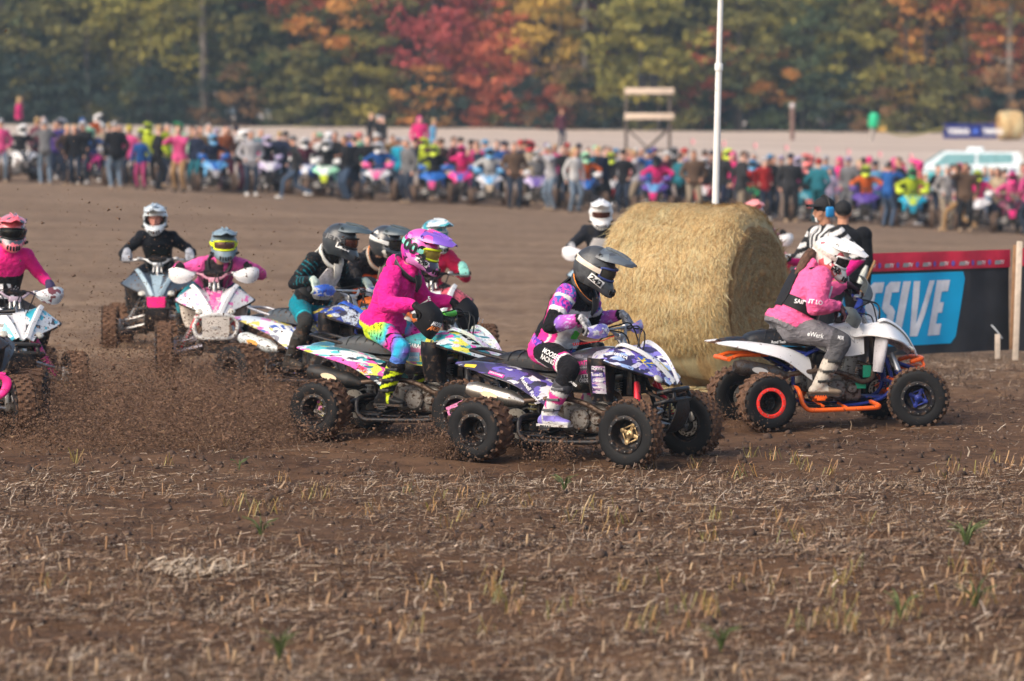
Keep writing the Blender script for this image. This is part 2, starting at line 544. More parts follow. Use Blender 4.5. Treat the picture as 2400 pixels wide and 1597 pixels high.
# ------------------------------------------------------------------ trees
def leaf_material(name, cols, vscale=.5):
    m, nt, nodes, links, p = _base(name)
    geo = nodes.new('ShaderNodeNewGeometry'); tc = nodes.new('ShaderNodeTexCoord').outputs['Object']
    n = len(cols)
    a = _ramp(nt, geo.outputs['Random Per Island'], [(i / max(1, n - 1), cols[i]) for i in range(n)])
    b = _ramp(nt, _noise(nt, tc, vscale, 3), [(.3, cols[0]), (.7, cols[-1])])
    links.new(_mix(nt, .5, a, b), p.inputs['Base Color'])
    p.inputs['Roughness'].default_value = .7; p.inputs['Specular IOR Level'].default_value = .2
    return m
LEAF = dict(
    crimson=leaf_material('crimson_leaves', [(.16, .020, .028), (.34, .045, .05), (.46, .09, .07)]),
    scarlet=leaf_material('scarlet_leaves', [(.26, .040, .028), (.52, .095, .055), (.56, .19, .075)]),
    orange=leaf_material('orange_leaves', [(.38, .12, .025), (.58, .22, .05), (.55, .32, .08)]),
    golden=leaf_material('golden_leaves', [(.36, .22, .035), (.55, .36, .07), (.50, .30, .06)]),
    olive=leaf_material('olive_leaves', [(.034, .048, .022), (.11, .11, .032), (.23, .195, .048)]),
    yellowgreen=leaf_material('yellow_green_leaves', [(.065, .078, .02), (.21, .195, .036), (.38, .31, .058)]),
    green=leaf_material('green_leaves', [(.018, .040, .024), (.045, .075, .033), (.10, .115, .04)]),
    dark=leaf_material('dark_green_leaves', [(.008, .020, .019), (.018, .036, .028), (.034, .050, .032)]),
    russet=leaf_material('russet_leaves', [(.10, .06, .035), (.22, .12, .055), (.32, .18, .07)]))
BARK = mat('bark', (.060, .048, .042), .9, var=.35, vscale=3)
BARKP = mat('pale_bark', (.17, .145, .12), .9, var=.3, vscale=3)

def crown_mesh(seed, rx, rz, clumps, leaves, size, low=0.0, squash=.75):
    rng = np.random.default_rng(seed)
    C = []
    while len(C) < clumps:
        d = rng.normal(size=3); d /= np.linalg.norm(d)
        r = rng.uniform(.35, 1.0) ** .6
        p = d * r
        if p[2] < low - .9: continue
        C.append(p * (rx, rx, rz))
    C = np.array(C)
    cr = rng.uniform(.16, .34, clumps) * rx
    ctr = np.repeat(C, leaves, 0); rr = np.repeat(cr, leaves)
    d = rng.normal(size=(len(ctr), 3)); d /= np.linalg.norm(d, axis=1)[:, None]
    p = ctr + d * (rr * rng.uniform(.3, 1.05, len(ctr)) ** .7)[:, None] * (1.35, 1.35, squash * .7)
    u = rng.normal(size=(len(p), 3)); u /= np.linalg.norm(u, axis=1)[:, None]
    w = rng.normal(size=(len(p), 3)); w -= u * (u * w).sum(1)[:, None]; w /= np.linalg.norm(w, axis=1)[:, None]
    s = (size * rng.uniform(.6, 1.35, len(p)))[:, None]
    co = np.stack([p - u * s, p - w * s * .6, p + u * s, p + w * s * .6], 1).reshape(-1, 3)
    q = np.arange(len(co)).reshape(-1, 4)
    return co, q
def trunk_mesh(seed, h, r, limbs=7, start=.25):
    rnd = random.Random(seed); mb = MB()
    pts = [Vector((0, 0, -.3))] + [Vector((rnd.uniform(-.15, .15) * k / 4, rnd.uniform(-.15, .15) * k / 4, h * k / 5)) for k in range(1, 6)]
    mb.tube(crv(pts, 2), [r * (1.25 - 1.05 * i / 10) for i in range(11)], 8)
    for i in range(limbs):
        z = h * rnd.uniform(start, .9); a = rnd.uniform(0, 6.28); L = h * rnd.uniform(.12, .26) * (1.2 - z / h)
        b = Vector((0, 0, z)); e = b + Vector((math.cos(a) * L, math.sin(a) * L, L * rnd.uniform(.3, .9)))
        mb.tube(crv([b, b.lerp(e, .5) + Vector((0, 0, -.1)), e], 2), [r * .35, r * .3, r * .22, r * .15, r * .08], 5)
    return mb.mesh('trunk', 60)
CROWN = []
for sd, rx, rz, cl, lv, sz in ((1, 3.3, 5.6, 110, 44, .17), (2, 2.7, 4.6, 84, 44, .16), (3, 3.9, 6.0, 130, 42, .19), (4, 2.3, 3.4, 60, 42, .15), (5, 3.0, 6.6, 110, 42, .17), (6, 1.9, 2.5, 46, 40, .13)):
    co, q = crown_mesh(sd, rx, rz, cl, lv, sz)
    CROWN.append((rx, rz, fast_mesh('crown', co, q, [None])))
TRUNK = [trunk_mesh(s, h, r) for s, h, r in ((1, 15, .26), (2, 13, .20), (3, 17, .32), (4, 9, .12), (5, 16, .22), (6, 6, .08))]
TREE_H = (15, 13, 17, 9, 16, 6)

# landmarks along the treeline, used in the labels (photo column -> phrase)
MARKS = ((45, 'above the pink jacket, far left'), (230, 'above the rider in orange'), (470, 'above the white shirts'), (700, 'left of three dark figures'), (885, 'above three dark figures'),
         (985, 'above the distant pink hoodie'), (1200, 'left of the maroon jacket'), (1310, 'above the distant maroon jacket'), (1500, 'behind the wooden scaffold'), (1670, 'beside the tall white pole'),
         (1860, 'behind the brown post'), (2047, 'behind the green barrel'), (2250, 'behind the blue banner'), (2370, 'behind the far straw bale'))
def near_mark(px): return min(MARKS, key=lambda m: abs(m[0] - px))[1]

TREES = []
def tree(px, dist, kind, colour, s=1.0, lift=0.0, pale=False, bare=0.0, word='tree'):
    p = on_ground(px, dist)
    t = thing(word.replace(' ', '_'), None, word, Matrix.Translation(p) @ Matrix.Rotation(random.Random(px).uniform(0, 6.28), 4, 'Z') @ Matrix.Scale(s, 4))
    rx, rz, cm = CROWN[kind]
    c = link('crown', cm, LEAF[colour], t, Matrix.Translation((0, 0, TREE_H[kind] * .62 + lift)))
    link('trunk', TRUNK[kind], BARKP if pale else BARK, t)
    TREES.append((t, px, dist, colour, word))
rt = random.Random(77)
# the ones that stand out: (photo column, distance, shape, colour, scale, crown lift)
for a in ((1015, 214, 0, 'crimson', .95, -3.2), (1075, 215, 1, 'scarlet', .85, -3.0), (1150, 213, 1, 'scarlet', .85, -4.4), (1200, 213, 3, 'scarlet', .8, -3.2), (960, 216, 3, 'russet', 1.0, -2.2), (1265, 214, 0, 'golden', .85, -3.4), (1215, 217, 0, 'golden', 1.0, -1.0),
          (1300, 212, 5, 'scarlet', .7, -2.4), (1440, 217, 1, 'crimson', .9, -1.8), (1415, 214, 3, 'russet', .75, -.6), (1650, 213, 5, 'scarlet', 1.0, -.2), (1630, 214, 5, 'scarlet', .85, -1.9), (1700, 216, 3, 'olive', 1.0, -.6),
          (640, 213, 5, 'scarlet', 1.3, 3.0), (690, 213, 5, 'scarlet', .9, 4.2), (765, 212, 5, 'orange', 1.15, 1.6), (1420, 212.5, 5, 'crimson', 1.3, 3.4), (780, 217, 3, 'russet', 1.0, -.6), (330, 214, 0, 'yellowgreen', .9, -2.2), (420, 213, 1, 'yellowgreen', .9, -2.4), (235, 216, 0, 'yellowgreen', .95, -1.6),
          (2170, 212, 5, 'scarlet', 1.4, 3.2), (2260, 212, 5, 'scarlet', 1.3, 3.6), (2340, 213, 3, 'orange', .9, 2.2), (2190, 216, 2, 'scarlet', .85, .9), (2260, 217, 1, 'crimson', .95, 1.0), (2380, 214, 1, 'orange', .8, .2), (2345, 213, 5, 'scarlet', 1.0, .8), (2150, 214, 3, 'orange', 1.0, 1.2), (2120, 213, 3, 'golden', .7, -1.4), (2310, 215, 3, 'orange', 1.0, -.8),
          (90, 213, 1, 'olive', .9, -2.6), (10, 214, 0, 'dark', .9, -2.4), (150, 215, 0, 'green', .85, -2.6), (520, 214, 1, 'green', .95, -3.0), (590, 215, 0, 'green', .9, -3.0), (680, 213, 3, 'green', 1.1, -2.6), (860, 214, 1, 'olive', .9, -2.2), (905, 216, 0, 'olive', 1.0, -.6),
          (1370, 213, 3, 'olive', .9, -2.6), (1510, 213, 1, 'yellowgreen', .85, -2.0), (1560, 215, 0, 'olive', .95, -2.0), (1760, 214, 1, 'yellowgreen', .85, -2.0), (1830, 215, 0, 'olive', .9, -2.2), (1900, 213, 1, 'green', .85, -3.0), (1960, 215, 0, 'yellowgreen', .9, -1.8), (2040, 214, 1, 'olive', .9, -1.8), (2085, 216, 0, 'russet', .9, -1.2), (2400, 216, 0, 'dark', .9, -2.4), (2230, 213, 3, 'olive', .9, -2.4), (1810, 213, 5, 'orange', .9, -.6), (1500, 211, 5, 'yellowgreen', 1.5, -.9), (1545, 211, 5, 'yellowgreen', 1.3, -.2), (705, 212.5, 3, 'olive', .95, -1.4), (835, 212.5, 3, 'yellowgreen', .85, -2.4), (1590, 213, 3, 'olive', .95, -1.6), (1735, 212.5, 3, 'olive', 1.0, -1.2), (1990, 212.5, 3, 'yellowgreen', .9, -1.8), (130, 213, 3, 'olive', 1.0, -.8), (50, 214, 3, 'green', 1.0, -.4), (560, 213, 3, 'olive', 1.0, -.2), (1000, 212, 5, 'orange', .9, -2.0), (960, 213, 5, 'olive', .9, -2.2)):
    tree(*a)
for i in range(46):                                                  # the wood behind them
    px = -160 + i * 59 + rt.uniform(-20, 20)
    tree(px, rt.uniform(221, 236), rt.choice((0, 2, 4)), rt.choice(('olive', 'green', 'dark', 'russet', 'yellowgreen', 'olive')) if px < 1900 else rt.choice(('olive', 'russet', 'orange', 'scarlet', 'green')), rt.uniform(.95, 1.2), rt.uniform(-4.6, -.5))
for i, (px, pale) in enumerate(((480, 1), (1370, 1), (2180, 0), (2365, 1))):   # bare stems in front of the shade
    tree(px, 211.5 + (i % 3), 4, 'olive', .95, 2.0, bool(pale))
for i in range(54):                                                  # bushes along the edge
    px = -80 + i * 47 + rt.uniform(-20, 20)
    tree(px, rt.uniform(211, 216), 5, rt.choice(('dark', 'green', 'olive', 'dark', 'dark', 'russet')), rt.uniform(.75, 1.25), -2.6, word='bush')

def far_wood():
    rng = np.random.default_rng(9); cs = []
    for i in range(150):
        co, _ = crown_mesh(100 + i, 4.5, 5.5, 16, 26, .42)
        cs.append(co + (rng.uniform(-62, 62), rng.uniform(240, 262), 1.7 + rng.uniform(1.5, 16)))
    for i in range(90):                                              # the wood goes on past both ends of the frame
        co, _ = crown_mesh(300 + i % 40, 4.2, 5.5, 16, 22, .42)
        sd = -1 if i % 2 else 1
        cs.append(co + (sd * rng.uniform(36, 135), rng.uniform(214, 250), 1.2 + rng.uniform(1.0, 15)))
    co = np.concatenate(cs)
    o = bpy.data.objects.new('far_wood', fast_mesh('far_wood', co, np.arange(len(co)).reshape(-1, 4), LEAF['dark']))
    COL.objects.link(o); tag(o, 'dark depth of the wood behind the edge trees', 'wood', None, 'stuff')
far_wood()
def label_trees():
    WORD = dict(crimson='crimson', scarlet='bright red', orange='orange', golden='golden yellow', olive='olive', yellowgreen='yellow-green', green='mid green', dark='dark green', russet='russet brown')
    seen = {}
    for t, px, d, c, w in TREES:
        row = 'low' if w == 'bush' else 'edge' if d < 219 else 'deeper'
        k = (WORD[c], row, w, near_mark(px)); seen.setdefault(k, []).append((px, t))
    for (c, row, w, mk), ts in seen.items():
        ts.sort(key=lambda a: a[0])
        for i, (px, t) in enumerate(ts):
            n = len(ts)
            o = '' if n == 1 else ('left ', 'right ')[i] if n == 2 else ('first ', 'second ', 'third ', 'fourth ', 'fifth ', 'sixth ', 'seventh ')[i]
            e = '' if n < 3 else ' from the left'
            t['label'] = o + {'low': f'{c} low bush{e}', 'edge': f'{c} autumn tree{e}', 'deeper': f'{c} tree{e}, in the wood'}[row] + ', ' + mk
            t['group'] = 'bushes along the wood' if w == 'bush' else 'autumn trees of the wood'
label_trees()

# ------------------------------------------------------------------ what lies on the field: straw, stalk stubs, grass
def straw_material():
    m, nt, nodes, links, p = _base('straw_litter')
    geo = nodes.new('ShaderNodeNewGeometry')
    c = _ramp(nt, geo.outputs['Random Per Island'], [(0, (.028, .016, .010)), (.32, (.09, .053, .033)), (.46, (.18, .11, .062)), (.62, (.34, .225, .13)), (.74, (.25, .20, .16)), (.85, (.46, .36, .25)), (.91, (.30, .14, .06)), (1, (.70, .60, .48))])
    links.new(c, p.inputs['Base Color']); p.inputs['Roughness'].default_value = .75
    return m
def strips(x, y, z, yaw, L, W, rise, curl, rng):
    n = len(x)
    d = np.stack([np.cos(yaw), np.sin(yaw)], 1); s = np.stack([-np.sin(yaw), np.cos(yaw)], 1)
    rows = []
    for k, t in enumerate((-.5, 0, .5)):
        side = curl * (t * t - .1)
        cx = x + d[:, 0] * L * t + s[:, 0] * side; cy = y + d[:, 1] * L * t + s[:, 1] * side
        cz = z + rise * (t + .5) + np.abs(curl) * .25 * (0.25 - t * t)
        for e in (-.5, .5):
            rows.append(np.stack([cx + s[:, 0] * W * e, cy + s[:, 1] * W * e, cz + W * e * .6], 1))
    co = np.stack(rows, 1).reshape(-1, 3)
    b = np.arange(n)[:, None] * 6
    q = np.concatenate([b + [0, 2, 3, 1], b + [2, 4, 5, 3]], 1).reshape(-1, 4)
    return co, q
def litter():
    rng = np.random.default_rng(4)
    n = 540000
    u = rng.uniform(0, 1, n)
    y = 14.5 * (46 / 14.5) ** u
    x = rng.uniform(-1, 1, n) * (y * .132 + 1.6)
    dens = .58 + .9 * vnoise(x, y, 1.7, 31) + .6 * vnoise(x, y, .5, 32) + .6 * vnoise(x, y, 4.5, 33) + .30 * (1 - sstep(16, 21, y)) + .25 * sstep(24.5, 26, y) * (1 - sstep(27, 28, y)) * sstep(-2, .5, x)
    lane = sstep(27.0, 28.3, y) * (1 - sstep(32.5, 35, y)); lane = np.maximum(lane, sstep(30, 33, y) * (1 - sstep(34, 36.5, y - .35 * x)))
    dens = np.clip(dens, .02, 1) * (1 - .88 * lane) * (1 - .985 * sstep(35, 39, y) * (1 - sstep(3.2, 4.2, x))) * (1 - .6 * sstep(39.5, 45, y))
    k = rng.uniform(0, 1, n) < dens
    x, y = x[k], y[k]; n = len(x)
    L = rng.gamma(1.7, .019, n) + .008; W = rng.uniform(.0014, .0042, n) * np.where(rng.uniform(0, 1, n) < .035, 2.8, 1)
    rise = np.where(rng.uniform(0, 1, n) < .16, rng.uniform(.01, .07, n), rng.uniform(-.006, .014, n))
    co, q = strips(x, y, zground(x, y) + .006, rng.uniform(0, 6.28, n), L, W, rise, rng.normal(0, .034, n), rng)
    o = bpy.data.objects.new('straw_litter', fast_mesh('straw_litter', co, q, straw_material())); COL.objects.link(o)
    tag(o, 'pale straw and husks littering the near field', 'straw', None, 'stuff')
    # clods of soil
    n = 9000
    y = 14.5 * (38 / 14.5) ** rng.uniform(0, 1, n); x = rng.uniform(-1, 1, n) * (y * .132 + 1.2)
    r = rng.gamma(1.6, .0055, n) + .004
    base = np.array([(1, 0, -.4), (-.5, .9, -.4), (-.5, -.9, -.4), (.1, 0, .8), (.6, .6, .3), (-.8, .1, .3)])
    jit = rng.uniform(.7, 1.3, (n, 6, 3))
    co = (base[None] * jit * r[:, None, None] + np.stack([x, y, zground(x, y) + r * .3], 1)[:, None]).reshape(-1, 3)
    t = np.array([(0, 4, 3), (4, 1, 3), (1, 5, 3), (5, 2, 3), (2, 0, 3), (0, 1, 4), (1, 2, 5), (0, 2, 1)])
    o = bpy.data.objects.new('soil_clods', fast_mesh('soil_clods', co, (np.arange(n)[:, None, None] * 6 + t[None]).reshape(-1, 3), mat('soil_clod', (.085, .053, .037), .95, var=.5, vscale=3))); COL.objects.link(o)
    tag(o, 'crumbled clods of dark soil', 'soil', None, 'stuff')
    # cut stalk stubs in loose rows, each a short slanted tube
    mbv, mbf = [], []
    cnt = 0
    y = 15 * (27.5 / 15) ** (rng.uniform(0, 1, 2600) ** 1.5); x = rng.uniform(-1, 1, 2600) * (y * .132 + 1)
    keep = (vnoise(x, y, .9, 51) > -.02) & (rng.uniform(0, 1, 2600) < np.interp(y, (15, 21, 24, 28), (.65, .5, .16, .06))) & (np.abs(((y + .22 * x) / .76) % 1 - .5) < .22)
    x, y = x[keep], y[keep]; n = len(x)
    h = rng.uniform(.025, .085, n); r = rng.uniform(.004, .0105, n); tx, ty = rng.normal(0, .22, n), rng.normal(0, .15, n)
    z = zground(x, y)
    co = []
    for lev in (0, 1):
        for a in range(5):
            g = 2 * math.pi * a / 5
            co.append(np.stack([x + tx * h * lev + np.cos(g) * r, y + ty * h * lev + np.sin(g) * r, z - .01 + (h + .02 * (a / 5)) * lev], 1))
    co = np.stack(co, 1).reshape(-1, 3)
    f = np.array([(a, (a + 1) % 5, 5 + (a + 1) % 5, 5 + a) for a in range(5)])
    m, nt, nodes, links, p = _base('stalk_stub')
    links.new(_ramp(nt, nodes.new('ShaderNodeNewGeometry').outputs['Random Per Island'], [(0, (.16, .085, .045)), (.5, (.38, .22, .11)), (.8, (.46, .33, .20)), (1, (.12, .09, .07))]), p.inputs['Base Color'])
    o = bpy.data.objects.new('crop_stubble', fast_mesh('crop_stubble', co, (np.arange(n)[:, None, None] * 10 + f[None]).reshape(-1, 4), m)); COL.objects.link(o)
    tag(o, 'short cut stalks standing in the near field', 'stubble', None, 'stuff')
    # tufts of dying grass
    C = []
    while len(C) < 130:
        yy = 15 * (29 / 15) ** rng.uniform(); xx = rng.uniform(-1, 1) * (yy * .132 + .8)
        if vnoise(xx, yy, 1.4, 61) > .12: C.append((xx, yy))
    C = np.array(C); per = 12
    x = np.repeat(C[:, 0], per) + rng.normal(0, .035, 130 * per); y = np.repeat(C[:, 1], per) + rng.normal(0, .035, 130 * per)
    n = len(x); L = rng.uniform(.04, .11, n)
    co, q = strips(x, y, zground(x, y), rng.uniform(0, 6.28, n), L * .5, rng.uniform(.003, .006, n), L * 1.0, rng.normal(0, .015, n), rng)
    m, nt, nodes, links, p = _base('dry_grass')
    links.new(_ramp(nt, nodes.new('ShaderNodeNewGeometry').outputs['Random Per Island'], [(0, (.10, .12, .03)), (.3, (.26, .22, .05)), (.6, (.40, .22, .08)), (1, (.22, .11, .05))]), p.inputs['Base Color'])
    o = bpy.data.objects.new('dry_grass', fast_mesh('dry_grass', co, q, m)); COL.objects.link(o)
    tag(o, 'tufts of dying yellow grass among the stubble', 'grass', None, 'stuff')
litter()

def weed(px, py, s, label, seed):
    p = ground_at(px, py); rnd = random.Random(seed)
    t = thing('weed', label, 'weed', Matrix.Translation(p), 'green weeds in the stubble')
    g = mat('weed_green', (.075, .105, .03), .6, var=.4, vscale=20)
    for k in range(rnd.randint(14, 20)):
        a = rnd.uniform(0, 6.28); L = s * rnd.uniform(.6, 1.1)
        d = Vector((math.cos(a), math.sin(a), 0)); pts = crv([Vector((0, 0, -.01)), d * L * .25 + Vector((0, 0, L * .6)), d * L * .7 + Vector((0, 0, L * .8))], 4)
        sd = Vector((-d.y, d.x, 0))
        obj('leaf', MB().sheet([[q - sd * w * s * .026, q + Vector((0, 0, .003)), q + sd * w * s * .026] for q, w in zip(pts, np.sin(np.linspace(.5, 3.1, len(pts))))], .001, 1, 1), g, t)
for i, a in enumerate(((1323, 1152, .13, 'small bright green sprout in front of the purple quad'), (612, 1262, .16, 'green grass-like weed in the middle of the near field, left of centre'), (2265, 1285, .20, 'leafy green weed near the right edge, below the white quad'), (2285, 1430, .20, 'larger green weed at the lower right corner of the field'), (2110, 1450, .16, 'yellowish weed left of the large lower right weed'), (655, 1545, .17, 'green weed low in the foreground, left of centre'), (1690, 1525, .14, 'green weed low in the foreground, right of centre'), (560, 1100, .10, 'yellow-green tuft below the multicoloured quad'))):
    weed(*a[:3], a[3], i)

def husks(px, py, label, n, spread, seed):
    p = ground_at(px, py); rng = np.random.default_rng(seed)
    a = rng.uniform(0, 6.28, n); r = rng.uniform(0, 1, n) ** .7 * spread
    x, y = p.x + np.cos(a) * r * 1.6, p.y + np.sin(a) * r
    co, q = strips(x, y, zground(x, y) + rng.uniform(0, .04, n), rng.uniform(0, 6.28, n), rng.uniform(.03, .10, n), rng.uniform(.004, .012, n), rng.uniform(0, .07, n), rng.normal(0, .05, n), rng)
    o = bpy.data.objects.new('husk_pile', fast_mesh('husk_pile', co - np.array(p), q, mat('pale_husk', (.40, .32, .24), .7, var=.3, vscale=9)))
    COL.objects.link(o); o.location = p; tag(o, label, 'husk pile', 'pale husk piles')
husks(478, 1338, 'large pale husk pile in the near field, left of centre', 130, .17, 3)
husks(410, 1330, 'smaller pale husk pile just left of the large one', 50, .13, 4)
# ------------------------------------------------------------------ quad bikes: x forward, y to its left, z up, origin on the ground
RF, RR = 0.252, 0.235                          # tyre radii front, rear
FX, FY, RX, RY = 0.62, 0.50, -0.65, 0.44       # axle places and half tracks
_PM = {}
def P(name, fn):
    if name not in _PM: _PM[name] = fn()
    return _PM[name]

def tyre_mesh(r, w, rim, rows, rear):
    mb = MB()
    h = w / 2
    prof = [(rim, -h * 0.78), (rim + 0.006, -h * 0.90), (rim + 0.03, -h * 0.99), (r * 0.80, -h), (r * 0.89, -h * 0.93), (r * 0.93, -h * 0.80)]
    mb.lathe(prof, seg=40, mi=0)
    tread = [(r * 0.93, -h * 0.80), (r * 0.95, -h * 0.55), (r * 0.955, 0), (r * 0.95, h * 0.55), (r * 0.93, h * 0.80)]
    mb.lathe(tread, seg=40, mi=1)
    mb.lathe([(a, -b) for a, b in prof[::-1]], seg=40, mi=0)
    rnd = random.Random(5)
    for i in range(rows):
        for q, y in enumerate((-0.42, 0.42, -0.86, 0.86) if rear else (-0.62, -0.2, 0.2, 0.62, -0.92, 0.92)):
            shoulder = abs(y) > 0.8
            a = 2 * math.pi * (i + (0.5 if (q % 2) else 0.0)) / rows
            rr = r * (0.925 if shoulder else 0.965)
            sz = (0.026, w * (0.36 if rear else 0.15), 0.024) if not shoulder else (0.03, w * 0.09, 0.028)
            tilt = (0.35 if y > 0 else -0.35) if rear else 0.0
            rot = Matrix.Rotation(-a, 3, 'Y') @ Matrix.Rotation(tilt, 3, 'Z')
            if shoulder: rot = rot @ Matrix.Rotation(0.6 * (-1 if y > 0 else 1), 3, 'X')
            p = Matrix.Rotation(-a, 3, 'Y') @ Vector((0, y * h, rr + rnd.uniform(-0.002, 0.002)))
            mb.box(p, sz, rot, 1 if not shoulder else 2, taper=0.8)
    return mb.mesh('tyre', 40, 3)

def rim_mesh(r, w, dish):
    mb = MB()
    h = w / 2 * 0.78
    mb.lathe([(r - 0.002, -h), (r + 0.006, -h - 0.004), (r + 0.004, -h - 0.012), (r - 0.012, -h - 0.012), (r - 0.020, -h), (r - 0.026, -h * 0.4), (r - 0.034, dish), (r - 0.05, dish + 0.008), (0.045, dish + 0.008), (0.04, dish + 0.002), (0.0, dish + 0.002)], seg=36)
    mb.lathe([(r - 0.002, h), (r + 0.006, h + 0.006), (r - 0.012, h + 0.008), (r - 0.02, h * 0.8), (r - 0.026, dish + 0.012), (0.0, dish + 0.012)], seg=36)
    return mb.mesh('rim', 40)

def ring_mesh(r, w):
    y = -w / 2 * 0.78 - 0.014
    return MB().lathe([(r + 0.012, y + 0.004), (r + 0.012, y - 0.006), (r + 0.004, y - 0.009), (r - 0.014, y - 0.008), (r - 0.018, y + 0.002), (r - 0.016, y + 0.006), (r + 0.012, y + 0.004)], seg=40).mesh('beadlock_ring', 40)

def bolts_mesh(r, w, n=12):
    y = -w / 2 * 0.78 - 0.026
    mb = MB()
    for i in range(n):
        a = 2 * math.pi * (i + 0.3) / n
        mb.lathe([(0.0055, 0.006), (0.0055, -0.001), (0.004, -0.003), (0, -0.003)], c=(math.cos(a) * (r - 0.004), y, math.sin(a) * (r - 0.004)), seg=7)
    return mb.mesh('ring_bolts', 30)

def hub_mesh(dish, k=1.0):
    mb = MB()
    y = dish - 0.006
    for i in range(4):
        a = math.pi / 4 + i * math.pi / 2
        rot = Matrix.Rotation(-a, 3, 'Y')
        mb.rbox(rot @ Vector((0.034 * k, y, 0)), (0.066 * k, 0.016, 0.026 * k), 0.004, rot)
        mb.lathe([(0.015 * k, 0.01), (0.015 * k, -0.012), (0.009 * k, -0.014), (0.0, -0.014)], c=rot @ Vector((0.062 * k, y, 0)), seg=10)
        rot2 = Matrix.Rotation(-a - math.pi / 4, 3, 'Y')
        mb.rbox(rot2 @ Vector((0.05 * k, y, 0)), (0.012, 0.012, 0.068 * k), 0.003, rot2)
    mb.lathe([(0.03 * k, 0.012), (0.03 * k, -0.016), (0.024 * k, -0.022), (0.012, -0.024), (0.012, -0.04), (0.006, -0.043), (0, -0.043)], c=(0, y, 0), seg=14)
    return mb.mesh('hub', 35)

def disc_mesh():
    mb = MB()
    n, r0, r1 = 30, 0.056, 0.088
    for i in range(n):                          # a drilled brake disc: webs between the holes
        a0, a1, am = 2 * math.pi * i / n, 2 * math.pi * (i + 1) / n, 2 * math.pi * (i + 0.5) / n
        P2 = lambda r, a: (r * math.cos(a), r * math.sin(a))
        if i % 2: poly = [P2(r0, a0), P2(r1, a0), P2(r1, a1), P2(r0, a1)]; mb.plate(poly, (0, 0.05, 0), (1, 0, 0), (0, 0, 1), 0.005)
        else:
            for ra, rb in ((r0, r0 + 0.011), (r1 - 0.011, r1)):
                mb.plate([P2(ra, a0), P2(rb, a0), P2(rb, a1), P2(ra, a1)], (0, 0.05, 0), (1, 0, 0), (0, 0, 1), 0.005)
    mb.rbox((-0.07, 0.055, 0.04), (0.05, 0.045, 0.075), 0.01)
    mb.lathe([(0.035, 0.01), (0.035, 0.085), (0.0, 0.085)], seg=14)
    return mb.mesh('brake_disc', 35)

def fender_f():
    S = [(.14, [(0, .83), (.08, .83), (.15, .80), (.19, .745)]), (.28, [(0, .825), (.10, .83), (.21, .845), (.31, .765)]),
         (.42, [(0, .80), (.10, .82), (.205, .860), (.385, .742)]), (.54, [(0, .768), (.085, .79), (.168, .828), (.345, .712)]),
         (.65, [(0, .718), (.065, .738), (.125, .770), (.24, .668)]), (.74, [(0, .655), (.042, .672), (.08, .698), (.15, .630)]),
         (.82, [(0, .585), (.02, .592), (.038, .602), (.10, .582)])]
    return MB().sheet([[(x, -y, z) for y, z in s[::-1]] + [(x, y, z) for y, z in s[1:]] for x, s in S], 0.007, 3, 3).mesh('front_fender', 50)
def fender_lip():
    e = [(.16, -.20, .742), (.28, -.315, .760), (.42, -.392, .736), (.54, -.352, .706), (.65, -.247, .662), (.75, -.148, .622), (.82, -.105, .578)]
    return MB().tube(crv(e, 3), 0.010, 6).mirror_y().mesh('fender_edge', 50)
def nose_trim():
    a = crv([(.365, -.212, .872), (.42, -.212, .884), (.54, -.172, .846), (.65, -.130, .784), (.74, -.084, .712), (.835, -.036, .606)], 4)
    mb = MB()
    mb.sheet([[p + Vector((.004, .034, -.020)), p + Vector((0.004, .004, .008)), p + Vector((-.002, -.030, -.012))] for p in a], 0.006, 1, 2)
    return mb.mirror_y().mesh('nose_trim', 50)
def nose_panel():
    a = crv([(.42, .808), (.48, .798), (.55, .772), (.66, .718), (.75, .652), (.825, .588)], 3)
    return MB().sheet([[(x, -.075 * k, z + .016 * k), (x + .006, 0, z + .010), (x, .075 * k, z + .016 * k)] for (x, z), k in zip([(p.x, p.y) for p in crv([(q[0], q[1], 0) for q in [(.42, .808), (.48, .798), (.55, .772), (.66, .718), (.75, .652), (.825, .588)]], 3)], np.linspace(1.05, .35, 16))], 0.006, 1, 2).mesh('nose_panel', 50)
def headlights():
    mb = MB()
    mb.ball((.735, -.15, .632), (.045, .05, .022), 10, 7, rot=Matrix.Rotation(0.6, 3, 'Y'))
    return mb.mirror_y().mesh('headlight', 60)
def tank():
    S = [(-.14, [(0, .775), (.08, .768), (.125, .73), (.135, .655)]), (-.02, [(0, .82), (.09, .81), (.15, .75), (.162, .60)]),
         (.12, [(0, .848), (.1, .838), (.17, .765), (.186, .58)]), (.25, [(0, .850), (.095, .838), (.18, .770), (.212, .60)])]
    return MB().sheet([[(x, -y, z) for y, z in s[::-1]] + [(x, y, z) for y, z in s[1:]] for x, s in S], 0.007, 4, 3).mesh('tank_cover', 50)
def fuel_cap():
    return MB().lathe([(.05, 0), (.05, .018), (.04, .03), (0, .032)], c=(.10, 0, .845), axis='Z', seg=16).tube(crv([(.10, 0, .875), (.14, .01, .91), (.22, .02, .93), (.3, .02, .94)], 4), .006, 6).mesh('fuel_cap', 40)
def flap():
    rows = []
    for z, k in ((.78, 1.25), (.71, 1.3), (.62, 1.1), (.54, .85), (.46, .45)):
        rows.append([(.335, -.235 + .05 * k, z), (.33, -.25 - .03 * k, z), (.285, -.25 - .075 * k, z), (.20, -.25 - .055 * k, z), (.15 + .05 * (1 - k), -.245, z)])
    return MB().sheet(rows, 0.010, 3, 3).mirror_y().mesh('inner_fender', 50)
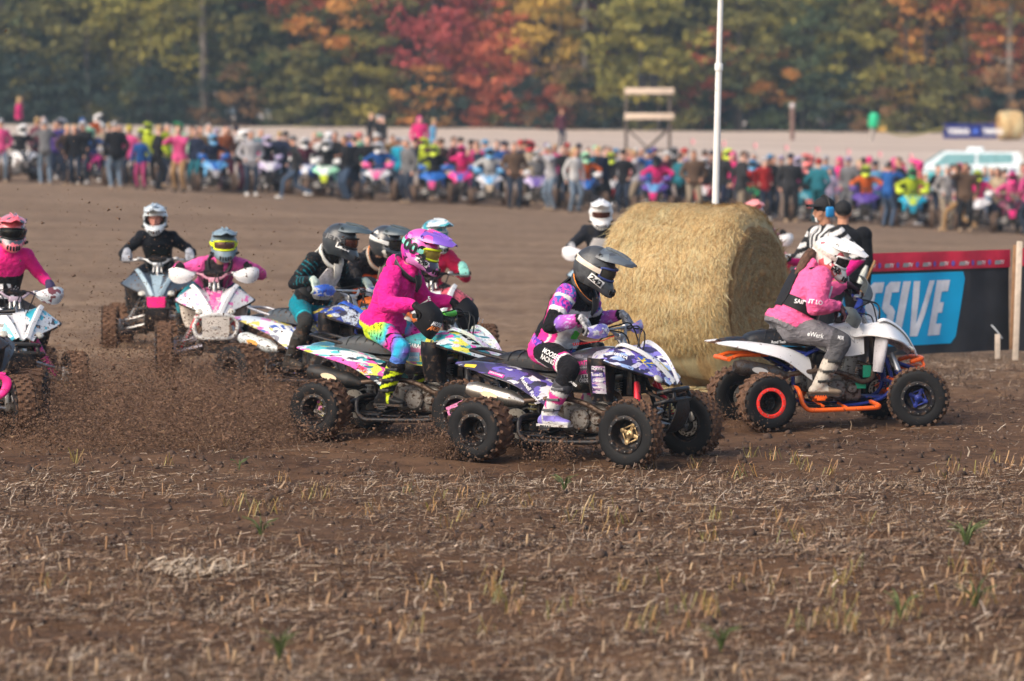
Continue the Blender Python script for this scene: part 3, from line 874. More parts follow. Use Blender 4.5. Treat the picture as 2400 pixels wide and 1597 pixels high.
def seat():
    S = [(-.72, .085, .735, .695), (-.69, .115, .765, .69), (-.60, .132, .79, .685), (-.42, .138, .795, .675), (-.24, .125, .775, .66), (-.08, .095, .785, .675), (.04, .07, .825, .74), (.07, .05, .83, .77)]
    secs = []
    for x, w, zt, zb in S:
        secs.append([(x, 0, zt), (x, w * .55, zt - .003), (x, w * .88, zt - .02), (x, w, zt - .055), (x, w * .96, zb), (x, 0, zb - .005), (x, -w * .96, zb), (x, -w, zt - .055), (x, -w * .88, zt - .02), (x, -w * .55, zt - .003)])
    cs = [crv([s[k] for s in secs], 4) for k in range(10)]
    return MB().loft([[c[i] for c in cs] for i in range(len(cs[0]))]).mesh('seat', 60)
def seat_ribs():
    mb = MB()
    for x in (-.55, -.47, -.39, -.31, -.23):
        w = .134; zt = .797 if x < -.3 else .785
        pts = [(x - .035, -w - .002, zt - .07), (x - .015, -w * .9, zt - .018), (x, -w * .5, zt), (x + .008, 0, zt + .002), (x, w * .5, zt), (x - .015, w * .9, zt - .018), (x - .035, w + .002, zt - .07)]
        mb.tube(crv(pts, 4), .0045, 5)
    return mb.mesh('seat_rib', 60)
def fender_r():
    S = [(-.995, [(.13, .702), (.165, .708), (.20, .698)]), (-.86, [(.09, .715), (.19, .716), (.27, .674)]), (-.66, [(.10, .705), (.22, .695), (.30, .625)]),
         (-.46, [(.10, .675), (.215, .66), (.292, .565)]), (-.31, [(.10, .63), (.185, .60), (.25, .47)]), (-.19, [(.10, .57), (.16, .52), (.205, .385)])]
    return MB().sheet([[(x, y, z) for y, z in s] for x, s in S], 0.007, 4, 3).flip_y().mirror_y().mesh('rear_fender', 50)
def tail():
    return MB().sheet([[(-.93, -.10, .712), (-.93, 0, .728), (-.93, .10, .712)], [(-.82, -.10, .722), (-.82, 0, .745), (-.82, .10, .722)], [(-.68, -.10, .71), (-.68, 0, .74), (-.68, .10, .71)]], .008, 3, 3).mesh('tail_cover', 50)
def grab_bar():
    return MB().tube(crv([(-.60, .115, .73), (-.76, .135, .765), (-.88, .125, .79), (-.93, .08, .795), (-.94, 0, .795), (-.93, -.08, .795), (-.88, -.125, .79), (-.76, -.135, .765), (-.60, -.115, .73)], 3), .013, 8).mesh('grab_bar', 60)
def frame():
    mb = MB()
    for s in (-1, 1):
        mb.tube(crv([(.40, s * .07, .78), (.46, s * .09, .60), (.52, s * .12, .36), (.42, s * .13, .22), (.10, s * .14, .17), (-.22, s * .13, .19), (-.33, s * .12, .36), (-.30, s * .10, .52)], 3), .017, 7)
        mb.tube([(.40, s * .06, .78), (.10, s * .09, .72), (-.20, s * .10, .60), (-.30, s * .10, .52)], .016, 7)
        mb.tube([(-.20, s * .10, .60), (-.50, s * .11, .66), (-.80, s * .10, .70)], .013, 6)
        mb.tube([(-.30, s * .10, .45), (-.70, s * .11, .67)], .012, 6)
        mb.tube([(.52, s * .12, .36), (.74, s * .11, .33)], .015, 6)
        mb.tube([(.46, s * .09, .56), (.74, s * .10, .46), (.74, s * .11, .33)], .014, 6)
    mb.tube([(.52, -.12, .36), (.52, .12, .36)], .014, 6).tube([(.74, -.11, .33), (.74, .11, .33)], .014, 6)
    mb.rbox((.50, 0, .235), (.40, .22, .02), .006)
    return mb.mesh('frame', 60)
def engine():
    mb = MB()
    mb.rbox((.06, 0, .31), (.40, .27, .21), .04, seg=3)
    mb.rbox((-.12, 0, .36), (.18, .22, .17), .04)
    mb.lathe([(.0, -.175), (.07, -.172), (.082, -.160), (.085, -.12)], c=(.03, 0, .31), seg=28)
    mb.lathe([(.0, -.168), (.036, -.166), (.044, -.155), (.046, -.12)], c=(.165, 0, .315), seg=20)
    mb.lathe([(.0, .165), (.075, .162), (.085, .15), (.085, .12)], c=(.05, 0, .31), seg=24)
    for k in range(7):
        a = k * math.pi * 2 / 7
        mb.lathe([(.008, -.165), (.008, -.172), (0, -.172)], c=(.03 + .092 * math.cos(a), 0.012, .31 + .092 * math.sin(a)), seg=6)
    return mb.mesh('engine', 35)
def cylinder():
    mb = MB()
    rot = Matrix.Rotation(.18, 3, 'Y')
    o = Vector((.16, 0, .42))
    for k in range(9): mb.rbox(o + rot @ Vector((0, 0, .02 + k * .019)), (.155 - .002 * abs(k - 4), .19, .007), .002, rot, seg=1)
    mb.rbox(o + rot @ Vector((0, 0, .09)), (.115, .14, .19), .02, rot)
    mb.rbox(o + rot @ Vector((0, 0, .215)), (.15, .17, .055), .015, rot)
    return mb.mesh('cylinder', 35)
def header():
    return MB().tube(crv([(.24, -.05, .52), (.33, -.10, .48), (.34, -.15, .40), (.24, -.185, .37), (.10, -.19, .43), (-.06, -.195, .465), (-.25, -.195, .455), (-.42, -.205, .435)], 5), .021, 10).mesh('exhaust_pipe', 60)
def muffler():
    d = [(-.40, .022), (-.42, .030), (-.50, .060), (-.52, .064), (-.78, .066), (-.80, .066), (-.84, .052), (-.865, .044), (-.865, .024), (-.84, .020)]
    pts = [Vector((x, -.205 - (x + .4) * -.06, .425 + (-.4 - x) * .20)) for x, _ in d]
    return MB().tube(pts, [r for _, r in d], 18).mesh('muffler', 35)
def muffler_badge():
    return MB().plate([(.07 * math.cos(a), .026 * math.sin(a)) for a in np.linspace(0, 2 * math.pi, 20)[:-1]], (-.66, -.287, .478), (1, 0, -.2), (0, .1, 1), .004).mesh('muffler_badge', 30)
def nerf():
    mb = MB()
    p = [(-.33, -.14, .33), (-.35, -.30, .33), (-.355, -.385, .30), (-.34, -.41, .22), (-.29, -.41, .165), (-.2, -.41, .158), (.12, -.41, .165), (.28, -.41, .172), (.325, -.38, .18), (.33, -.30, .19), (.33, -.14, .20)]
    mb.tube(crv(p, 4), .019, 9)
    mb.tube([(-.16, -.14, .22), (-.16, -.40, .19)], .013, 6).tube([(.05, -.14, .19), (.05, -.40, .17)], .012, 6)
    return mb.mirror_y().mesh('nerf_bar', 60)
def peg():
    mb = MB()
    mb.rbox((-.16, -.28, .255), (.10, .14, .018), .004).rbox((-.16, -.28, .24), (.07, .15, .02), .004)
    for k in range(5): mb.box((-.20 + k * .02, -.28, .268), (.006, .13, .012))
    return mb.mirror_y().mesh('foot_peg', 30)
def heel_net():
    mb = MB()
    for k in range(7): mb.tube([(-.33 + k * .05, -.14, .20), (-.31 + k * .05, -.40, .175)], .006, 4)
    for k in range(4): mb.tube([(-.33, -.17 - k * .065, .197), (.0, -.17 - k * .065, .187)], .006, 4)
    return mb.mirror_y().mesh('heel_guard', 30)
def bumper_bar():
    mb = MB()
    for z, w in ((.545, .15), (.47, .19)):
        mb.tube(crv([(.73, -w, z - .02), (.83, -w, z), (.875, -w * .75, z + .006), (.885, 0, z + .008), (.875, w * .75, z + .006), (.83, w, z), (.73, w, z - .02)], 4), .019, 9)
    for s in (-1, 1): mb.tube(crv([(.86, s * .115, .55), (.885, s * .13, .50), (.87, s * .15, .475)], 3), .016, 8)
    for s in (-1, 1): mb.tube([(.74, s * .11, .33), (.80, s * .12, .46)], .015, 7)
    return mb.mesh('front_bumper', 60)
def bumper_box():
    mb = MB()
    mb.tube(crv([(.83, -.17, .58), (.85, -.09, .60), (.86, 0, .605), (.85, .09, .60), (.83, .17, .58), (.82, .215, .52), (.825, .20, .43), (.83, .16, .385), (.85, .09, .375), (.855, 0, .375), (.85, -.09, .375), (.83, -.16, .385), (.825, -.20, .43), (.82, -.215, .52)], 4)[:-1], .020, 9, closed=True)
    for s in (-1, 1): mb.tube([(.72, s * .12, .40), (.84, s * .14, .39)], .014, 6).tube([(.72, s * .12, .50), (.84, s * .2, .585)], .014, 6)
    return mb.mesh('front_bumper', 60)
def bumper_plate():
    mb = MB().plate([(-.13, .39), (.13, .39), (.135, .585), (-.135, .585)], (.858, 0, 0), (0, 1, 0), (.02, 0, 1), .008)
    return mb.mesh('bumper_plate', 30)
def skid():
    mb = MB()
    mb.sheet([[(.90, -.10, .47), (.905, 0, .47), (.90, .10, .47)], [(.89, -.12, .38), (.90, 0, .37), (.89, .12, .38)], [(.82, -.13, .26), (.83, 0, .25), (.82, .13, .26)], [(.72, -.13, .22), (.72, 0, .215), (.72, .13, .22)]], .01, 3, 3)
    return mb.mesh('skid_plate', 50)
def number_plate():
    return MB().sheet([[(.905, -.10, .60), (.91, 0, .60), (.905, .10, .60)], [(.90, -.095, .50), (.905, 0, .50), (.90, .095, .50)], [(.885, -.07, .40), (.89, 0, .40), (.885, .07, .40)]], .006, 2, 2).mesh('number_plate', 30)
def arms():
    mb = MB()
    for xa, xb in ((.48, .60), (.70, .63)):
        mb.tube([(xa, -.13, .30), (xb, -.40, .235)], .015, 7)
        mb.tube([(xa, -.13, .40), (xb, -.39, .33)], .012, 7)
    mb.rbox((.62, -.405, .285), (.05, .045, .15), .012)
    mb.tube([(.56, -.12, .37), (.55, -.40, .29)], .009, 6)
    mb.tube([(.62, -.40, .25), (.62, -.50, .25)], .024, 8)
    return mb.mirror_y().mesh('suspension_arm', 50)
def shock_body():
    return MB().tube([(.50, -.16, .60), (.53, -.21, .49), (.54, -.225, .455)], [.020, .026, .026], 12).tube([(.50, -.135, .58), (.52, -.175, .49)], .018, 10).tube([(.53, -.21, .49), (.60, -.335, .275)], .013, 8).mirror_y().mesh('shock_absorber', 50)
def spring(a, b, r, n, w, flip=True):
    a, b = Vector(a), Vector(b); t = (b - a).normalized(); u = t.orthogonal().normalized(); v = t.cross(u)
    mb = MB().tube([a.lerp(b, i / (n * 10)) + (u * math.cos(2 * math.pi * i / 10) + v * math.sin(2 * math.pi * i / 10)) * r for i in range(n * 10 + 1)], w, 5)
    return mb.mesh('spring', 60)
def swingarm():
    mb = MB()
    for s in (-1, 1): mb.tube([(-.26, s * .11, .34), (-.45, s * .09, .30), (-.62, s * .07, .24)], .026, 8)
    mb.tube([(-.65, -.36, RR), (-.65, .36, RR)], .022, 10).tube([(-.65, -.13, RR), (-.65, .13, RR)], .05, 14)
    mb.rbox((-.5, 0, .19), (.34, .17, .012), .004)
    return mb.mesh('swingarm', 50)
def rear_disc():
    return MB().lathe([(.05, -.14), (.10, -.14), (.10, -.146), (.05, -.146)], c=(-.65, 0, RR), seg=24, closed=True).lathe([(.05, .12), (.115, .12), (.115, .128), (.05, .128)], c=(-.65, 0, RR), seg=28, closed=True).mesh('rear_sprocket', 35)
def rear_shock():
    return MB().tube([(-.38, 0, .62), (-.44, 0, .34)], .028, 10).mesh('rear_shock', 50)
def radiator():
    mb = MB().rbox((.42, 0, .60), (.05, .24, .20), .01)
    for k in range(9): mb.box((.446, 0, .52 + k * .02), (.006, .21, .006))
    return mb.mesh('radiator', 30)
def airbox():
    return MB().rbox((-.33, 0, .58), (.30, .17, .14), .03).rbox((-.02, 0, .55), (.20, .14, .10), .03).mesh('airbox', 40)
def bars():
    pts = [(.165, -.40, .985), (.18, -.26, .975), (.255, -.14, .985), (.29, -.075, .945), (.295, 0, .935), (.29, .075, .945), (.255, .14, .985), (.18, .26, .975), (.165, .40, .985)]
    mb = MB().tube(crv(pts, 4), .0125, 8)
    mb.tube([(.262, -.13, .983), (.262, .13, .983)], .009, 7)
    mb.rbox((.29, 0, .925), (.06, .11, .05), .01)
    return mb.mesh('handlebar', 60)
def stem():
    return MB().tube([(.295, 0, .93), (.36, 0, .78), (.45, 0, .45)], .02, 9).tube([(.29, .04, .91), (.33, .045, .84)], .014, 8).tube([(.29, -.04, .91), (.33, -.045, .84)], .014, 8).mesh('steering_stem', 50)
def bar_pad():
    return MB().tube([(.264, -.10, .985), (.264, .10, .985)], .026, 10).mesh('bar_pad', 50)
def grips():
    return MB().tube([(.178, -.28, .976), (.165, -.41, .986), (.1645, -.415, .9865)], [.018, .018, .022], 9).mirror_y().mesh('grip', 60)
def levers():
    mb = MB().tube(crv([(.225, -.20, .975), (.245, -.26, .968), (.235, -.34, .962), (.225, -.40, .965)], 3), [.007] * 9 + [.009], 6)
    mb.rbox((.222, -.20, .985), (.05, .055, .045), .01)
    return mb.mirror_y().mesh('lever', 50)
def cables():
    mb = MB()
    for a, b, c in (((.235, -.19, .975), (.40, -.12, .93), (.42, -.06, .74)), ((.235, .19, .975), (.42, .14, .94), (.43, .05, .72)), ((.24, .17, .985), (.44, .02, .97), (.44, -.09, .70)), ((.24, -.17, .985), (.38, .02, 1.0), (.45, .10, .68))):
        mb.tube(crv([a, tuple((np.array(a) + b) / 2 + (0, 0, .02)), b, c], 5), .006, 5)
    return mb.mesh('cable', 60)
def guard_wing():
    S = [(-.20, .955, 1.00), (-.24, .935, 1.02), (-.31, .93, 1.035), (-.37, .925, 1.03), (-.42, .94, 1.01)]
    X = (.285, .305, .305, .285, .235)
    return MB().sheet([[(x - .01, y, a), (x + .012, y, (a + b) / 2), (x - .008, y, b)] for (y, a, b), x in zip(S, X)], .007, 3, 3).mirror_y().mesh('hand_guard', 50)
def guard_fin():
    S = [(-.18, .94, .965), (-.26, .915, 1.01), (-.34, .905, 1.06), (-.40, .93, 1.10), (-.43, .99, 1.11)]
    X = (.28, .315, .325, .29, .23)
    return MB().sheet([[(x - .012, y, a), (x + .014, y, (a + b) / 2), (x - .03, y, b)] for (y, a, b), x in zip(S, X)], .007, 3, 3).mirror_y().mesh('hand_guard', 40)
def guard_bag():
    S = [(-.20, .93, 1.02), (-.27, .84, 1.09), (-.34, .80, 1.10), (-.41, .83, 1.09), (-.45, .93, 1.06)]
    X = (.28, .315, .325, .30, .22)
    return MB().sheet([[(x - .05, y, a), (x + .02, y, a * .7 + b * .3), (x + .02, y, a * .3 + b * .7), (x - .06, y, b)] for (y, a, b), x in zip(S, X)], .012, 3, 3).mirror_y().mesh('hand_guard', 50)
def guard_round():
    S = [(-.19, .955, .99), (-.25, .91, 1.02), (-.33, .89, 1.045), (-.40, .905, 1.05), (-.445, .95, 1.03)]
    X = (.285, .315, .32, .295, .24)
    return MB().sheet([[(x - .015, y, a), (x + .014, y, (a + b) / 2), (x - .02, y, b)] for (y, a, b), x in zip(S, X)], .008, 3, 3).mirror_y().mesh('hand_guard', 50)
NOSE = ('front_fender', 'fender_edge', 'nose_trim', 'nose_panel', 'headlight', 'front_bumper', 'bumper_plate', 'number_plate', 'skid_plate')
def shorten(me):
    for v in me.vertices:
        if v.co.x > .42: v.co.x = .42 + (v.co.x - .42) * .80
    return me
GUARDS = {'wing': guard_wing, 'fin': guard_fin, 'bag': guard_bag, 'round': guard_round}

def wheel(q, name, front, side, st, steer=0.0, mini=False, spin=0.0):
    """side -1 is the quad's right; the wheel meshes are built with their outer face towards -y"""
    r, w, rim, dish = (RF, .175, .127, .0) if front else (RR, .265, .112, .02)
    M = Matrix.Translation((FX, side * FY, RF) if front else (RX, side * RY, RR)) @ Matrix.Rotation(R(steer), 4, 'Z') @ Matrix.Rotation(math.pi if side > 0 else 0, 4, 'Z') @ Matrix.Rotation(spin, 4, 'Y')
    k = 'f' if front else 'r'
    o = link(name, P('rim' + k, lambda: rim_mesh(rim, w, dish)), st['rim_f' if front else 'rim_r'], q, M)
    link('tyre', P('tyre' + k, lambda: tyre_mesh(r, w, rim, 24 if front else 20, not front)), [st['rubber'], st['tread'], st['shoulder']], o)
    if mini: return o
    link('beadlock_ring', P('ring' + k, lambda: ring_mesh(rim, w)), st['ring_f' if front else 'ring_r'], o)
    link('ring_bolts', P('bolt' + k, lambda: bolts_mesh(rim, w)), st['steel'], o)['kind'] = 'stuff'
    link('hub', P('hub' + k, lambda: hub_mesh(dish, 1.1 if front else .9)), st['hub_f' if front else 'hub_r'], o)
    if front: link('brake_disc', P('disc', disc_mesh), st['disc'], o)
    return o

BLACKP = lambda: mat('black_plastic', (.008, .008, .010), .42, dirt=.26, spec=.3)
def base_style(**kw):
    s = dict(rubber=mat('tyre_rubber', (.008, .008, .009), .62, dirt=.10, dscale=14, bump=.2, bscale=120, spec=.22), tread=mat('muddy_tread', (.13, .07, .042), .95, var=.5, vscale=22, bump=.5, bscale=70),
             shoulder=mat('tread_shoulder', (.07, .042, .028), .9, var=.6, vscale=18, bump=.3), steel=mat('dull_steel', (.42, .41, .40), .38, .9, dirt=.2),
             disc=mat('brake_steel', (.45, .42, .38), .35, .9, dirt=.30), engine=mat('engine_alloy', (.20, .185, .17), .5, .55, dirt=.34, dscale=20), pipe=mat('exhaust_brown', (.11, .075, .055), .5, .6, dirt=.25),
             alloy=mat('brushed_alloy', (.55, .51, .46), .32, .9, dirt=.16, dscale=40), black=BLACKP(), seat=mat('seat_vinyl', (.012, .013, .016), .48, bump=.15, bscale=300, dirt=.16),
             spring=mat('spring_white', (.5, .5, .5), .5, dirt=.3), cable=mat('cable_black', (.006, .006, .006), .5))
    for k in ('rim_f', 'rim_r', 'ring_f', 'ring_r', 'lip', 'flap', 'grab', 'nerf', 'bumper', 'bars', 'skid', 'peg', 'pad', 'shock_body', 'tail', 'frame', 'hub_r'): s[k] = s['black']
    s.update(hub_f=mat('gold_hub', (.42, .30, .16), .4, .7, dirt=.2), arm=s['steel'], badge=mat('badge_silver', (.6, .55, .5), .4, .5), can=s['alloy'], light=mat('lamp_glass', (.5, .48, .42), .1, coat=1))
    s.update(kw)
    for a, b in (('fender', 'body'), ('rfender', 'body'), ('tank', 'body'), ('nose', 'trim'), ('guard', 'trim')): s.setdefault(a, s[b])
    return s

def quad(label, M, st, guard='wing', bumper='bar', steer=0.0, group=None, mini=False, plate=None):
    q = thing('quad_bike', label, 'quad bike', M, group)
    L = {}
    def add(n, fn, m, key=None):
        me = P(key or n, (lambda: shorten(fn())) if n in NOSE else fn)
        L[n] = link(n, me, m, q)
        if me.get('pair'): L[n + '_far'] = link(n, P((key or n) + '_far', lambda: mir_mesh(me)), m, q)
        return L[n]
    for side in (-1, 1):
        wheel(q, 'front_wheel', True, side, st, steer, mini, side * .4)
        wheel(q, 'rear_wheel', False, side, st, 0, mini, .7 + side * .3)
    add('front_fender', fender_f, st['fender']); add('rear_fender', fender_r, st['rfender']); add('tank_cover', tank, st['tank'])
    add('nose_trim', nose_trim, st['trim']); add('nose_panel', nose_panel, st['nose']); add('seat', seat, st['seat']); add('frame', frame, st['frame'])
    add('handlebar', bars, st['bars']); add('suspension_arm', arms, st['arm']); add('engine', engine, st['engine'])
    if guard: add('hand_guard', GUARDS[guard], st['guard'], 'guard_' + guard)
    if bumper == 'bar': add('front_bumper', bumper_bar, st['bumper'], 'bumper_bar')
    if bumper == 'box': add('front_bumper', bumper_box, st['bumper'], 'bumper_box'); add('bumper_plate', bumper_plate, st.get('bplate', st['bumper']))
    if plate is not None: add('number_plate', number_plate, plate)
    add('nerf_bar', nerf, st['nerf'])
    if mini: return q, L
    if bumper == 'bar': add('skid_plate', skid, st['skid'])
    add('fender_edge', fender_lip, st['lip'])
    h = headlights; add('headlight', h, st['light'])
    add('fuel_cap', fuel_cap, st['black'])
    add('inner_fender', flap, st['flap'])
    link('seat_rib', P('seat_rib', seat_ribs), st['seat'], L['seat'])
    add('tail_cover', tail, st['tail'])
    if st['grab']: add('grab_bar', grab_bar, st['grab'])
    link('cylinder', P('cylinder', cylinder), st['steel'], L['engine'])
    add('exhaust_pipe', header, st['pipe']); m_ = add('muffler', muffler, st['can']); link('muffler_badge', P('muffler_badge', muffler_badge), st['badge'], m_)
    add('foot_peg', peg, st['peg']); add('heel_guard', heel_net, st['black'])
    add('shock_absorber', shock_body, st['shock_body'])
    sm = P('spring', lambda: spring((.538, -.222, .46), (.595, -.328, .29), .030, 8, .0055))
    link('spring', sm, st['spring'], L['shock_absorber']); link('spring', P('spring_far', lambda: mir_mesh(sm)), st['spring'], L['shock_absorber_far'])
    add('swingarm', swingarm, st['black']); add('rear_sprocket', rear_disc, st['disc'])
    s2 = add('rear_shock', rear_shock, st['steel']); link('spring', P('spring2', lambda: spring((-.385, 0, .60), (-.435, 0, .36), .042, 7, .007, False)), st['spring'], s2)
    add('radiator', radiator, st['black']); add('airbox', airbox, st['black']); add('steering_stem', stem, st['steel'])
    if st.get('pad_on', True): add('bar_pad', bar_pad, st['pad'])
    add('grip', grips, st['black']); add('lever', levers, st['steel']); add('cable', cables, st['cable'])
    return q, L

def mir_mesh(me):
    m2 = me.copy()
    m2.transform(Matrix.Diagonal((1, -1, 1, 1))); m2.flip_normals()
    return m2

def stand(px, py, yaw, local=(0.0, 0.0), dist=None, roll=0.0, pitch=0.0, sink=0.012):
    """where a quad stands: the point `local` of it touches the ground seen at (px, py); yaw turns it from right towards the camera"""
    g = ground_at(px, py) if dist is None else on_ground(px, dist)
    rz = Matrix.Rotation(R(-yaw), 4, 'Z')
    o = g - (rz @ Vector((local[0], local[1], 0)))
    o.z = float(zbase(o.x, o.y)) - sink
    return Matrix.Translation(o) @ rz @ Matrix.Rotation(R(pitch), 4, 'Y') @ Matrix.Rotation(R(roll), 4, 'X')
# ------------------------------------------------------------------ people: closed limbs and trunk fused into one continuous skin
_TMP = bpy.data.scenes.new('workbench')

def fuse(mb, voxel, smooth=3):
    me = bpy.data.meshes.new('t'); me.from_pydata(mb.v, [], mb.f)
    o = bpy.data.objects.new('t', me); _TMP.collection.objects.link(o)
    r = o.modifiers.new('r', 'REMESH'); r.mode = 'VOXEL'; r.voxel_size = voxel; r.use_smooth_shade = True
    if smooth:
        s = o.modifiers.new('s', 'SMOOTH'); s.factor = .5; s.iterations = smooth
    with bpy.context.temp_override(scene=_TMP, view_layer=_TMP.view_layers[0]):
        dg = bpy.context.evaluated_depsgraph_get()
        dg.update()
    out = bpy.data.meshes.new_from_object(o.evaluated_get(dg))
    bpy.data.objects.remove(o); bpy.data.meshes.remove(me)
    return out

def coords(me):
    a = np.empty(len(me.vertices) * 3, np.float32); me.vertices.foreach_get('co', a)
    return a.reshape(-1, 3)
def normals(me):
    a = np.empty(len(me.vertices) * 3, np.float32); me.vertices.foreach_get('normal', a)
    return a.reshape(-1, 3)

class Segs:
    """named bones with radii, used to know which garment covers which vertex"""
    def __init__(s): s.a, s.b, s.r, s.t = [], [], [], []
    def add(s, a, b, r, tagname): s.a.append(tuple(a)); s.b.append(tuple(b)); s.r.append(r); s.t.append(tagname)
    def near(s, P):
        A, B, r = np.array(s.a), np.array(s.b), np.array(s.r)
        d = B - A; L = (d * d).sum(1) + 1e-9
        best = np.full(len(P), 1e9); idx = np.zeros(len(P), int); tt = np.zeros(len(P))
        for i in range(len(A)):
            t = np.clip(((P - A[i]) @ d[i]) / L[i], 0, 1)
            dist = np.linalg.norm(P - (A[i] + t[:, None] * d[i]), axis=1) / r[i]
            k = dist < best
            best[k] = dist[k]; idx[k] = i; tt[k] = t[k]
        return np.array(s.t)[idx], tt

def paint(me, C):
    at = me.color_attributes.new('col', 'FLOAT_COLOR', 'POINT')
    at.data.foreach_set('color', np.concatenate([np.clip(C, 0, 1), np.ones((len(C), 1))], 1).astype(np.float32).ravel())

def n3(P, sc_, seed=0):
    x, y, z = P[:, 0], P[:, 1], P[:, 2]
    return (vnoise(x + z * .71 + seed, y - z * .43, sc_, 11) + vnoise(y + x * .37 - seed, z + x * .59, sc_, 17) + vnoise(z - y * .31, x + y * .77 + seed, sc_, 23)) / 1.5

def ik(a, b, l1, l2, pole):
    a, b, pole = Vector(a), Vector(b), Vector(pole)
    d = b - a; L = min(d.length, (l1 + l2) * .999)
    u = d.normalized(); x = (l1 * l1 - l2 * l2 + L * L) / (2 * L)
    h = math.sqrt(max(0, l1 * l1 - x * x))
    p = pole - u * pole.dot(u); p.normalize()
    return a + u * x + p * h

def limb(mb, pts, r, n=3, seg=14):
    P_ = crv(pts, n); rr = [v.x for v in crv([(q, 0, 0) for q in r], n)]
    mb.tube(P_, rr, seg)
    mb.ball(P_[0], rr[0], 12, 8); mb.ball(P_[-1], rr[-1], 12, 8)

def rings(mb, spec, up=Vector((0, 0, 1)), lat=Vector((0, 1, 0)), seg=20):
    """trunk through (point, half width across, half depth) rings"""
    secs = []
    for i, (c, w, d) in enumerate(spec):
        c = Vector(c)
        t = Vector(spec[min(i + 1, len(spec) - 1)][0]) - Vector(spec[max(i - 1, 0)][0]); t.normalize()
        la = (lat - t * lat.dot(t)).normalized(); f = la.cross(t)
        ring = []
        for k in range(seg):
            g = 2 * math.pi * k / seg
            cx, sx = math.cos(g), math.sin(g)
            ring.append(c + la * w * math.copysign(abs(cx) ** .85, cx) + f * d * math.copysign(abs(sx) ** .9, sx))
        secs.append(ring)
    m = [crv([s_[k] for s_ in secs], 3) for k in range(seg)]
    mb.loft([[c_[i] for c_ in m] for i in range(len(m[0]))])

def face(mb, c, Rm, s=1.0):
    """bare head with brow, nose, lips, chin and ears"""
    c = Vector(c)
    T = lambda *p: c + Rm @ (Vector(p) * s)
    mb.ball(T(-.01, 0, .03), (.098 * s, .077 * s, .108 * s), 20, 14, rot=Rm)
    mb.ball(T(.028, 0, -.045), (.062 * s, .058 * s, .075 * s), 16, 10, rot=Rm)
    mb.ball(T(.070, 0, -.092), (.022 * s, .028 * s, .020 * s), 10, 8, rot=Rm)
    mb.tube([T(.085, 0, .020), T(.106, 0, -.018), T(.112, 0, -.030), T(.090, 0, -.040)], [.010 * s, .013 * s, .016 * s, .012 * s], 8)
    mb.ball(T(.082, 0, -.063), (.014 * s, .027 * s, .009 * s), 10, 6, rot=Rm); mb.ball(T(.082, 0, .032), (.014 * s, .055 * s, .010 * s), 12, 6, rot=Rm)
    for k in (-1, 1):
        mb.ball(T(-.01, k * .080, -.005), (.022 * s, .012 * s, .034 * s), 10, 8, rot=Rm)
        mb.ball(T(.058, k * .042, -.025), (.025 * s, .025 * s, .028 * s), 10, 8, rot=Rm)

def hand_mesh(mb, G, e, wdir, side, bar_r=.019):
    """palm, four fingers of different lengths wrapped round a bar at G along e, thumb under it; wdir points to the wrist"""
    G, e, w = Vector(G), Vector(e).normalized(), Vector(wdir)
    w = (w - e * w.dot(e)).normalized()
    u = e.cross(w)
    if u.z < 0: u = -u
    R0 = bar_r + .013
    at = lambda a, r, o: G + e * o + (w * math.cos(a) + u * math.sin(a)) * r
    wrist = G + w * .098 + u * .020
    for i, (o, L) in enumerate(((-.036, .92), (-.012, 1.06), (.012, 1.0), (.035, .80))):
        k0 = at(.75, R0 + .014, o)
        mb.tube([wrist + e * o * .6, (wrist + k0) / 2 + e * o * .2 + u * .008, k0], [.022, .021, .0165], 9)
        ang = [.75, 1.35, 2.0, 2.6, 2.6 + 1.1 * L]
        mb.tube([at(a, R0 + (.012 if j == 0 else .004 if j == 1 else 0), o) for j, a in enumerate(ang)], [.0150, .0150, .0138, .0126, .011], 8)
        mb.ball(at(ang[-1], R0, o), .0095, 8, 6); mb.ball(k0, .014, 8, 6)
    ti = -.040 if side else .040
    mb.tube([wrist - u * .004 + e * ti * .5, G + w * .055 - u * .012 + e * ti * 1.1, at(-.8, R0 + .004, ti * 1.1), at(-1.6, R0, ti * .9)], [.020, .018, .0145, .0125], 8)
    mb.ball(at(-1.6, R0, ti * .9), .0105, 8, 6); mb.ball(wrist, (.033, .033, .033), 10, 8)
    mb.tube([wrist, G + w * .062 + u * .030], [.030, .034], 10); mb.ball(G + w * .058 + u * .030, (.034, .034, .030), 10, 8)
    return wrist

# ------------------------------------------------------------------ helmets (x forward, z up, origin at the head centre)
def shell_r(az, el):
    ca, ce, sa, se = math.cos(az), math.cos(el), math.sin(az), math.sin(el)
    a = .138 if ca > 0 else .152
    r = 1 / math.sqrt((ce * ca / a) ** 2 + (ce * sa / .121) ** 2 + (se / (.142 if se > 0 else .165)) ** 2)
    w = math.atan2(sa, ca)
    r += .094 * math.exp(-(w / .62) ** 2) * math.exp(-((el + .62) / .27) ** 2)
    r += .020 * math.exp(-((abs(w) - .95) / .35) ** 2) * math.exp(-((el + .50) / .25) ** 2)
    r += .006 * math.exp(-((abs(w) - 1.5) / .25) ** 2) * math.exp(-((el - .15) / .12) ** 2)
    return r
def on_shell(az, el, off=0.0):
    r = shell_r(az, el) + off
    return Vector((r * math.cos(el) * math.cos(az), r * math.cos(el) * math.sin(az), r * math.sin(el)))
def in_port(az, el):
    w = math.atan2(math.sin(az), math.cos(az))
    return abs(w) < 1.13 and (-.33 + .10 * (abs(w) / 1.13) ** 2) < el < (.33 - .10 * (abs(w) / 1.13) ** 2)

